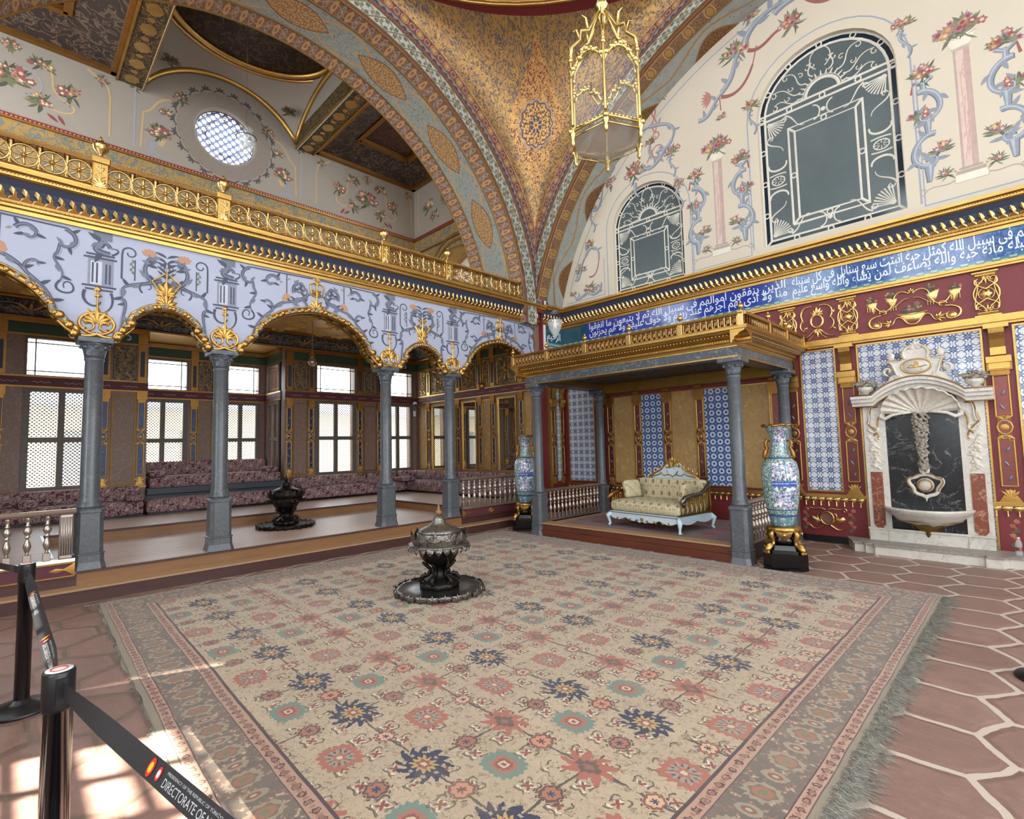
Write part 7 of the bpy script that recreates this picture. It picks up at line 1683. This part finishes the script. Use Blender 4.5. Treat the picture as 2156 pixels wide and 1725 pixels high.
b = MB(); b.lathe([(.16, 0), (.155, .006), (.001, .007)], (0, 0, 0), 28); b.v = [(FX+x, 8.967-z, 2.57+y*.62) for x, y, z in b.v]; b.build('oval_plaque', 'white_marble', ct_)
for s in (1, -1):   # flower urns on the cornice
    b = MB(); b.lathe([(.06, 0), (.06, .03), (.03, .05), (.028, .08), (.09, .12), (.10, .17), (.001, .17)], (FX+s*.59, 8.90, 2.15), 16); ur_ = b.build('urn', 'white_marble', ft)
    b = MB(); q = random.Random(8)
    for k in range(60): a = q.uniform(0, 2*pi); r = q.uniform(0, .14); b.ball((FX+s*.59+r*cos(a), 8.90+r*.6*sin(a), 2.33+q.uniform(0, .12)*(1-r/.2)), q.uniform(.014, .03), 5)
    for k in range(10): a = q.uniform(-.4, pi+.4); b.tube([(FX+s*.59, 8.88, 2.34), (FX+s*.59+.1*cos(a), 8.86, 2.36+.05*sin(a)), (FX+s*.59+.2*cos(a), 8.85, 2.35+.05*sin(a))], [.012, .016, .005], 5)
    b.build('urn_flowers', 'grey_relief', ur_)
# projecting marble step
st_ = thing('fountain_step', 'low grey-white marble step in front of the wall fountain', 'step')
P = [(-2.06, 8.99), (-1.90, 8.60), (-1.78, 8.60), (-1.76, 8.56), (-1.66, 8.56), (-1.64, 8.50), (-.52, 8.50), (-.50, 8.46), (-.34, 8.46), (-.30, 8.56), (-.1, 8.56), (.0, 8.98)]
b = MB(); b.prism(P, lambda u, v, h: (u, v, h), .115, .14); b.build('step_slab', 'step_marble', st_)
b = MB(); b.prism([(FX+(u-FX)*.985, v+.02) for u, v in P], lambda u, v, h: (u, v, h), 0, .115); b.build('step_riser', 'white_marble', st_)

# ------------------------------------------------------------------ settee
se = thing('settee', 'pale blue and gilt rococo settee with cream patterned upholstery under the canopy', 'sofa', (-4.36, 7.62, .229), RAD(-7))
W_, D_ = .66, .42
def seg(P, r, m, n='frame_rail'): b = MB(); b.tube(P, r, 8); return b.build(n, m, se)
b = MB()
top = .245
apr = [(-W_, .23), (W_, .23)]+[(W_-2*W_*i/24, .165-.045*abs(sin(i*pi/6))-.035*(1 if i in (11, 12, 13) else 0)) for i in range(25)]
b.prism(apr, lambda u, v, h: (u, -D_-h, v), -.02, .03); b.prism([(-D_, .23), (D_, .23)]+[(D_-2*D_*i/12, .165-.04*abs(sin(i*pi/6))) for i in range(13)], lambda u, v, h: (W_+h, u, v), -.02, .03); b.prism([(-D_, .23), (D_, .23)]+[(D_-2*D_*i/12, .165-.04*abs(sin(i*pi/6))) for i in range(13)], lambda u, v, h: (-W_-h, u, v), -.02, .03)
b.bbox(-W_, W_, -D_, D_, .20, .25, .01); ap_ = b.build('apron', 'skyblue_lacquer', se)
o = Orn(lambda u, v, h: (u, -D_-.03-h, v), .012, .001); o.acanthus(0, .18, -pi/2, .07, 5, 2.2, .4); o.stroke([(-W_, .235), (W_, .235)], .012)
for s in (1, -1): [o.leaf(s*(.08+.13*k), .16, -.6*s if s > 0 else pi+.6, .08, .03) for k in range(4)]; o.stroke([(s*(W_-2*W_*i/24*1), .165-.045*abs(sin(i*pi/6))) for i in range(0, 12)], .009)
o.build('apron_gilding', 'gold', ap_)
for x in (-W_, W_):
    for y in (-D_, D_): b = MB(); ox, oy = (1 if x > 0 else -1), (1 if y > 0 else -1); b.tube([(x*.97, y*.97, .22), (x+.035*ox, y+.035*oy, .17), (x+.02*ox, y+.02*oy, .09), (x+.01*ox, y+.01*oy, .04), (x+.03*ox, y+.03*oy, .012)], [.045, .04, .022, .018, .028], 10); b.build('leg', 'skyblue_lacquer', se)
b = MB(); cushion(b, -W_-.01, W_+.01, -D_-.03, D_-.08, .25, .43, .07, .035); b.build('seat_cushion', 'settee_fabric', se)
b = MB(); cushion(b, -W_+.02, W_-.02, D_-.13, D_, .38, .76, .05, 0); b.build('backrest', 'settee_fabric', se)
b = MB(); bk = [(-.50, .70), (-.47, .77), (-.36, .84), (-.26, .88), (-.18, .95), (-.12, 1.02), (0, 1.06), (.12, 1.02), (.18, .95), (.26, .88), (.36, .84), (.47, .77), (.50, .70)]
b.prism(bk, lambda u, v, h: (u, D_+.02-h, v), 0, .04); cp2 = b.build('crest_panel', 'skyblue_lacquer', se)
o = Orn(lambda u, v, h: (u, D_-.02-h, v), .022, .001); o.stroke(bk, .03); o.acanthus(0, .98, pi/2, .15, 9, 3.0, .28); o.acanthus(0, .95, pi/2, .10, 7, 3.4, .3)
for s in (1, -1):
    o.stroke(bez((0, .78), (.1*s, .88), (.14*s, .74), (.22*s, .84)), .016); o.stroke(bez((.22*s, .86), (.3*s, .76), (.36*s, .84), (.45*s, .74)), .02); [o.leaf(s*(.12+.08*k), .93-.035*k, (pi/2-.3*s), .09, .04) for k in range(5)]; o.stroke(spiral(.1*s, .98, .06, .015, 0, 5*s), .024); o.leaf(.05*s, .80, pi/2-.6*s, .12, .03)
for k in range(8): o.disc(-.06+.017*k, 1.03+.03*sin(k*2.3), .02, 6)
o.build('crest_carving', 'gold', cp2)
for s in (1, -1):
    b = MB(); x = s*(W_+.0)
    b.tube([(x, D_, .72), (x+.03*s, D_-.12, .66), (x+.03*s, D_-.30, .56), (x+.03*s, D_-.5, .56), (x+.04*s, -D_+.10, .53), (x+.04*s, -D_+.0, .46), (x+.03*s, -D_+.08, .41), (x+.02*s, -D_+.14, .46)], [.025, .03, .028, .028, .035, .035, .025, .015], 8); b.build('armrest', 'gold_old' if s < 0 else 'bronze_silver', se)
    b = MB(); b.box(x-.01, x+.01, -D_, D_, .255, .28)
    for k in range(14): y = -D_+.06+k*.058; b.tube([(x, y, .26), (x+.01*s, y+.015*(1 if k % 2 else -1), .36), (x, y, .50+.012*k)], [.012, .016, .010], 6)
    b.box(x-.012, x+.012, D_-.03, D_, .24, .72); b.build('arm_openwork', 'gold_dull', se)
# scatter cushions
def settee_to_world(x, y, z): c, s = cos(RAD(-7)), sin(RAD(-7)); return (-4.36+x*c-y*s, 7.62+x*s+y*c, .229+z)
for s, lab in ((-1, 'square cream cushion leaning on the left arm of the settee'), (1, 'square cream cushion leaning on the right arm of the settee')):
    b = MB(); cushion(b, -.06, .06, -.17, .17, -.15, .15, .05, 0); o = b.build('settee_cushion', 'settee_fabric'); tag(o, lab, 'cushion', 'cushions of the settee'); o.location = settee_to_world(s*(W_-.13), -.02, .59); o.rotation_euler = (0, RAD(14)*-s*-1, RAD(-7+8*s))

# ------------------------------------------------------------------ hanging lantern
LX, LY, LZ = -2.17, 3.24, 3.93
ln = thing('hanging_lantern', 'large hexagonal brass and glass lantern hanging from the dome on a chain', 'lantern', (LX, LY, LZ), RAD(3.8))
HR = .285
hx = [(HR*cos(k*pi/3), HR*sin(k*pi/3)) for k in range(6)]
H0, H1 = .06, .57
b = MB()
for k in range(6):
    x, y = hx[k]; b.tube([(x, y, 0), (x, y, .04), (x, y, H1), (x*1.0, y, H1+.04)], [.016, .012, .012, .006], 6); b.lathe([(.004, -.10), (.018, -.07), (.012, -.04), (.024, -.01), (.02, .04), (.014, .07)], (x, y, 0), 8); b.lathe([(.014, 0), (.02, .02), (.008, .04), (.014, .06), (.003, .10)], (x, y, H1), 8)
    b.ball((x*1.06, y*1.06, .02), .022, 6)
b.build('corner_post', 'lantern_gold', ln)
b = MB()
for k in range(6):
    (x0, y0), (x1, y1) = hx[k], hx[(k+1) % 6]; b.tube([(x0, y0, .03), (x1, y1, .03)], .013, 6); b.tube([(x0, y0, -.02), (x1, y1, -.02)], .007, 6)
    for j in range(9): t_ = (j+.5)/9; b.ball((x0+(x1-x0)*t_, y0+(y1-y0)*t_, .045), .011, 5)
b.build('bottom_rail', 'lantern_gold', ln)
for k in range(6):
    b = MB(); (x0, y0), (x1, y1) = hx[k], hx[(k+1) % 6]; P = [(x0+(x1-x0)*t_, y0+(y1-y0)*t_, H1-.13+.15*sin(pi*t_)**.7) for t_ in [i/14 for i in range(15)]]; b.tube(P, .012, 6)
    for j in range(1, 14): b.ball((P[j][0], P[j][1], P[j][2]+.018*(j % 2)), .016+.008*(j % 3 == 1), 5)
    b.build('pane_crest', 'lantern_gold', ln)
b = MB()
for k in range(6):
    x, y = hx[k]; q_ = lambda r, z: (x*r, y*r, z)
    b.tube([q_(1.0, H1), q_(.98, H1+.12), q_(.72, H1+.20), q_(.70, H1+.28), q_(.45, H1+.30), q_(.2, H1+.44), q_(.06, H1+.52)], [.012, .016, .014, .018, .014, .012, .010], 6)
    b.tube([q_(.72, H1+.2), q_(.8, H1+.28), q_(.9, H1+.26)], [.012, .014, .004], 5); b.tube([q_(.45, H1+.30), q_(.5, H1+.40), q_(.62, H1+.42)], [.012, .012, .004], 5)
b.lathe([(.02, H1+.36), (.045, H1+.42), (.02, H1+.48), (.06, H1+.52), (.04, H1+.56), (.015, H1+.62)], (0, 0, 0), 12); b.build('crown_scroll', 'lantern_gold', ln)
b = MB()
for k in range(6):
    (x0, y0), (x1, y1) = hx[k], hx[(k+1) % 6]; b.quad((x0, y0, .03), (x1, y1, .03), (x1, y1, H1-.05), (x0, y0, H1-.05))
b.build('glass_pane', 'clear_glass', ln)
b = MB(); b.add([(x, y, .0) for x, y in hx]+[(0, 0, -.01)], [(i, (i+1) % 6, 6) for i in range(6)]); b.build('bottom_glass', 'dusty_glass', ln)
b = MB(); b.tube([(0, 0, H1+.6), (0, 0, 14.0-LZ)], .006, 6); b.build('chain', 'dark_wood', ln)
b = MB(); 
for k in range(3): a = k*2*pi/3; b.tube([(0, 0, .35), (.07*cos(a), .07*sin(a), .28), (.12*cos(a), .12*sin(a), .36)], .008, 6); b.lathe([(.02, .36), (.012, .37), (.012, .44)], (.12*cos(a), .12*sin(a), 0), 8)
b.tube([(0, 0, .3), (0, 0, H1+.4)], .008, 6); b.build('candle_arm', 'lantern_gold', ln)
def bell_lamp(loc, lab, ztop, s=1.0):
    t = thing('glass_bell_lamp', lab, 'lamp', loc, 0, 'glass bell lamps')
    b = MB(); b.lathe([(.003*s, -.17*s), (.03*s, -.15*s), (.085*s, -.05*s), (.11*s, .03*s), (.118*s, .10*s)], n=28, cap=False); b.build('bell', 'lamp_glass', t)
    b = MB(); b.tube([(.12*s*cos(2*pi*i/28), .12*s*sin(2*pi*i/28), .10*s) for i in range(28)], .007*s, 6, closed=True); b.build('rim', 'bronze_tray', t)
    b = MB(); b.lathe([(.085*s, .22*s), (.05*s, .235*s), (.02*s, .255*s), (.001, .26*s)], n=24, cap=False); b.build('smoke_cap', 'lamp_glass', t)
    b = MB(); [b.tube([(.118*s*cos(a), .118*s*sin(a), .10*s), (.01*cos(a), .01*sin(a), .30*s)], .0025, 4) for a in (0, 2.1, 4.2)]; b.tube([(0, 0, .3*s), (0, 0, ztop-loc[2])], .003, 4); b.build('hanging_chain', 'dark_wood', t)
    b = MB(); b.lathe([(.02*s, -.03*s), (.028*s, .02*s), (.02*s, .07*s), (.012*s, .08*s), (.012*s, .12*s)], n=10); b.build('bulb', 'plaster_white', t); return t
bell_lamp((-4.85, 5.72, 3.33), 'glass bell lamp hanging in front of the room corner above the canopy', 9.7, .95)
bell_lamp((-9.6, 2.92, 7.10), 'glass bell lamp hanging in front of the round gallery window', 10.9, 1.35)
for x, y, z, zt, lab in ((-10.4, 4.49, 3.42, 4.5, 'silver ball ornament hanging on a chain under the wide middle arch'), (-9.0, 7.9, 3.0, 4.5, 'gilt ball ornament hanging on a chain in the far right arch')):
    t = thing('hanging_ball', lab, 'ornament', (x, y, z), 0, 'ball ornaments of the alcove'); b = MB(); b.ball((0, 0, 0), .085, 14); b.lathe([(.02, .08), (.03, .10), (.008, .12)], n=10); b.build('ball', 'silver' if y < 5 else 'gold_old', t)
    b = MB(); [b.tube([(.012*cos(w_) if k % 2 else 0, 0 if k % 2 else .012*cos(w_), .13+.035*k+.022*sin(w_)) for w_ in [i*pi/4 for i in range(8)]], .004, 4, closed=True) for k in range(int((zt-z-.12)/.035))]; b.build('chain', 'silver' if y < 5 else 'gold_old', t)

# ------------------------------------------------------------------ stanchions and belts
PST = [(-4.62, .13), (-2.26, .15), (.12, .55)]
def post(x, y, lab, rz):
    t = thing('barrier_post', lab, 'barrier post', (x, y, 0), rz, 'black belt posts')
    b = MB(); b.lathe([(.17, 0), (.175, .008), (.165, .022), (.08, .045), (.05, .055), (.045, .07)], n=36); b.build('base', 'black_plastic', t)
    b = MB(); b.lathe([(.039, .05), (.039, .80), (.041, .80)], n=24, cap=False); b.build('tube', 'black_lacquer', t)
    b = MB(); b.lathe([(.042, .79), (.043, .80), (.043, .905), (.040, .912)], n=24); b.box(.03, .052, -.014, .014, .82, .895); b.box(-.052, -.03, -.014, .014, .82, .895); b.build('belt_head', 'black_plastic', t)
    b = MB(); b.lathe([(.036, .911), (.036, .9135), (.001, .9136)], n=24); cd_ = b.build('cap_disc', 'plaster_white', t)
    b = MB(); b.tube([(.022*cos(i*pi/8), .022*sin(i*pi/8), .914) for i in range(16)], .002, 4, closed=True); b.build('cap_emblem', 'emblem_red', cd_); return t
simple('emblem_red', '#c8281e', .4); simple('emblem_yellow', '#f0b428', .4); simple('belt_white', '#e6e6e6', .5)
m = M('belt_black'); n = m.noise(60, 2); m.out(m.mix(n, '#1c1c20', '#2a2a2e'), .45)
post(*PST[0], 'black belt post standing further back at the left edge', RAD(1)); post(*PST[1], 'nearest black belt post with a white round badge on top', RAD(5)); post(*PST[2], 'black belt post nearest the viewer where the printed belt ends', 0)
def belt(p0, p1, lab, text=True, twist=.25):
    t = thing('barrier_belt', lab, 'barrier belt', group='barrier belts'); A, B_ = Vector(p0), Vector(p1); d = (B_-A); L = d.length; d = d.normalized(); side = Vector((-d.y, d.x, 0))
    def F(u, v, h=0): s = u/L; tl = twist*min(1, 6*s, 6*(1-s)); up = Vector((0, 0, cos(tl)))+side*(-sin(tl)); nrm = side*cos(tl)+Vector((0, 0, sin(tl))); p = A+d*u+up*v-nrm*h; p.z -= .03*sin(pi*s)*0; return (p.x, p.y, p.z)
    b = MB(); b.grid(lambda s, q_: F(s*L, (q_-.5)*.048), 30, 2); b.build('webbing', 'belt_black', t)
    if text:
        for c in (L*.36, L*.80) if L > 2 else (L*.36,):
            for u, r, m_ in ((c-.13, .019, 'emblem_red'), (c-.085, .014, 'emblem_red')):
                b = MB(); P = [F(u+r*.75*cos(a), r*sin(a), .0015) for a in [i*pi/9 for i in range(18)]]; b.add([F(u, 0, .0015)]+P, [(0, 1+i, 1+(i+1) % 18) for i in range(18)]); b.build('emblem', m_, t)
                b = MB(); P = [F(u+r*.45*cos(a), r*.6*sin(a), .0022) for a in [i*pi/6 for i in range(12)]]; b.add([F(u, 0, .0022)]+P, [(0, 1+i, 1+(i+1) % 12) for i in range(12)]); b.build('emblem_centre', 'emblem_yellow' if r > .016 else 'belt_white', t)
            for s_, w_, hh, v0 in (('DIRECTORATE OF NATIONAL PALACES', .44, .017, -.006), ('PRESIDENCY OF THE REPUBLIC OF TÜRKİYE', .26, .008, .013)):
                me = text_mesh('lettering', s_, 'belt_white', Matrix.Identity(4), w_, hh, 0, .0001, t)
                for vv in me.data.vertices: vv.co = F(c+.05+w_/2-.10+vv.co.x, v0+vv.co.y, .002)
    return t
belt((-4.575, .13, .858), (-2.305, .15, .858), 'printed black belt between the two black posts', True, -1.0)
belt((-2.215, .157, .858), (.07, .54, .858), 'printed black belt running from the nearest post to the bottom of the picture', True, -.6)
belt((-6.35, -.42, .858), (-4.665, .12, .858), 'black belt leaving the rear post toward the left edge', False, .2)

# ------------------------------------------------------------------ small things
t = thing('loudspeaker', 'small white loudspeaker box standing on the cornice at the end of the gallery railing', 'speaker', (AX+.10, 8.27, 4.68)); b = MB(); b.bbox(-.06, .06, -.12, .10, 0, .11, .008); b.build('case', 'speaker_white', t); b = MB(); b.box(.061, .064, -.10, .08, .015, .095); b.build('grille_cloth', 'glass_grey', t)
t = thing('motion_sensor', 'dark upright sensor with a white face on the cornice corner', 'sensor', (AX+.12, 8.49, 4.68)); b = MB(); b.bbox(-.04, .04, -.04, .04, 0, .17, .01); b.build('case', 'black_plastic', t); b = MB(); b.bbox(.03, .05, -.035, .02, .03, .12, .004); b.build('face', 'speaker_white', t)
t = thing('security_camera', 'small white dome security camera beside the mirror wall corner', 'camera', (-12.08, 8.12, 2.80)); b = MB(); b.box(-.10, .02, -.02, .02, .02, .05); b.lathe([(.05, .0), (.06, .03), (.05, .07), (.001, .075)], (.03, 0, 0), 14); b.build('housing', 'speaker_white', t); b = MB(); b.ball((.03, 0, -.005), .04, 8); b.build('lens_dome', 'black_lacquer', t)
b = MB(); b.box(-.02, .02, -.03, .03, -.33, -.18); b.build('junction_box', 'speaker_white', t)
t = thing('water_bottle', 'clear plastic water bottle standing on the fountain step at the right edge', 'bottle', (-.22, 8.72, .141)); b = MB(); b.lathe([(.03, 0), (.033, .01), (.033, .10), (.031, .11), (.033, .12), (.032, .15), (.014, .185), (.013, .20)], n=16); b.build('body', 'lamp_glass', t); b = MB(); b.lathe([(.015, .2), (.015, .215), (.001, .216)], n=12); b.build('cap', 'plaster_white', t); b = MB(); b.lathe([(.034, .06), (.034, .10)], n=16, cap=False); b.build('label_band', 'red_marble', t)
b = MB(); b.lathe([(.17, 0), (.175, .008), (.165, .022), (.08, .045), (.045, .07)], n=36); b.build('base', 'black_plastic', tp2 := thing('barrier_post', 'black post base poking in at the right edge of the paving', 'barrier post', (-.03, 4.86, 0), 0, 'black belt posts')); b = MB(); b.lathe([(.039, .05), (.039, .80), (.042, .80), (.042, .91)], n=20); b.build('tube', 'black_lacquer', tp2)
t = thing('black_shoe', 'toe of a black shoe at the left edge of the stone floor', 'shoe', (-5.72, -.14, 0), RAD(-20)); b = MB(); cushion(b, -.05, .05, -.26, .05, .012, .07, .03, .02); b.build('upper', 'black_lacquer', t); b = MB(); b.bbox(-.052, .052, -.265, .055, 0, .014, .004); b.build('outsole', 'sole', t)

# ------------------------------------------------------------------ remaining sides of the hall (behind and beside the viewer)
t = thing('wall_south', 'near side wall of the hall with tall windows', 'wall'); t['kind'] = 'structure'
fs_ = lambda u, v, h: (u, -2.0+h, v)
def holed(fn, u0, u1, z1, holes, parent):
    b = MB(); us = sorted(set([u0, u1]+[x for h_ in holes for x in h_[:2]])); zs = sorted(set([0, z1]+[x for h_ in holes for x in h_[2:]]))
    for i in range(len(us)-1):
        for j in range(len(zs)-1):
            uc, zc = (us[i]+us[i+1])/2, (zs[j]+zs[j+1])/2
            if not any(h_[0] < uc < h_[1] and h_[2] < zc < h_[3] for h_ in holes): rc(b, fn, us[i], us[i+1], zs[j], zs[j+1], -.2, 0)
    b.build('wall_body', 'cream_wall', parent); b = MB()
    for h_ in holes:
        wframe(b, fn, *h_, .07, -.12, .02); rc(b, fn, (h_[0]+h_[1])/2-.03, (h_[0]+h_[1])/2+.03, h_[2], h_[3], -.08, -.02); rc(b, fn, h_[0], h_[1], (h_[2]+h_[3])/2-.03, (h_[2]+h_[3])/2+.03, -.08, -.02)
    if fn(0, 0, 0)[1] < -1: [rc(b, fn, -4.95, -3.35, 2.1+.25*k, 2.135+.25*k, -.08, -.03) for k in range(1, 6)]; [rc(b, fn, x_, x_+.05, 2.1, 3.6, -.08, -.03) for x_ in (-4.55, -3.75)]
    b.build('window_bars', 'window_frame', parent)
HS = [(-6.9, -5.6, 1.2, 4.0), (-4.95, -3.35, 2.1, 3.6), (-1.6, .2, 1.2, 4.0), (1.2, 3.0, 1.2, 4.0), (-6.4, -4.4, 5.4, 9.0), (-3.0, -.6, 5.4, 9.6), (.8, 2.8, 5.4, 9.0)]
HE = [(-1.2, 1.2, .6, 4.1), (2.0, 4.6, .6, 4.1), (5.4, 7.6, .6, 4.1), (-1.0, 1.4, 5.2, 9.0), (2.1, 4.5, 5.2, 9.6), (5.2, 7.4, 5.2, 9.0)]
holed(fs_, -7.9, 4.9, 11, HS, t); t = thing('wall_east', 'right-hand wall of the hall outside the picture with tall windows', 'wall'); t['kind'] = 'structure'; holed(lambda u, v, h: (4.9-h, u, v), -2.0, YB+.1, 11, HE, t)
b = MB(); b.box(-7.9, -7.7, -3.4, -1.9, 0, 4.6); st(b, 'wall_south_pier', 'cream_wall', 'pier at the near end of the arcade')
for i, (h_, ax) in enumerate([(h_, 's') for h_ in HS]+[(h_, 'e') for h_ in HE]):
    l = bpy.data.lights.new('skylight', 'AREA'); l.shape = 'RECTANGLE'; l.size = h_[1]-h_[0]; l.size_y = h_[3]-h_[2]; l.energy = 1
    try: l.cycles.is_portal = True
    except Exception: pass
    o = bpy.data.objects.new('skylight', l); COL.objects.link(o); u, z = (h_[0]+h_[1])/2, (h_[2]+h_[3])/2
    o.location = (u, -2.05, z) if ax == 's' else (4.95, u, z); o.rotation_euler = (Vector((0, 1, 0)) if ax == 's' else Vector((-1, 0, 0))).to_track_quat('-Z', 'Z').to_euler()

# courtyard and buildings outside the alcove windows
t = thing('courtyard_building', 'long low building with a tiled eave seen through the alcove windows', 'building')
b = MB(); b.box(-25, -22, -12, 22, -3.0, 3.3); b.build('wall_body', simple('facade', '#cfc3aa', .9, nscale=2), t)
b = MB(); b.sweep([(0, 3.3), (.9, 3.1), (.9, 3.2), (0, 3.9)], (-22, -12), (-22, 22), (1, 0)); b.build('roof', simple('roof_lead', '#8d8a86', .8), t)
for k in range(9): b = MB(); y = -9+k*3.4; b.box(-22.0, -21.95, y, y+1.1, .6, 2.4); b.build('shuttered_window', 'roof_lead', t)
b = MB(); b.box(-40, -13.9, -20, 26, -3.3, -3.0); st(b, 'ground', simple('court_ground', '#d6d0c4', .9, nscale=1))
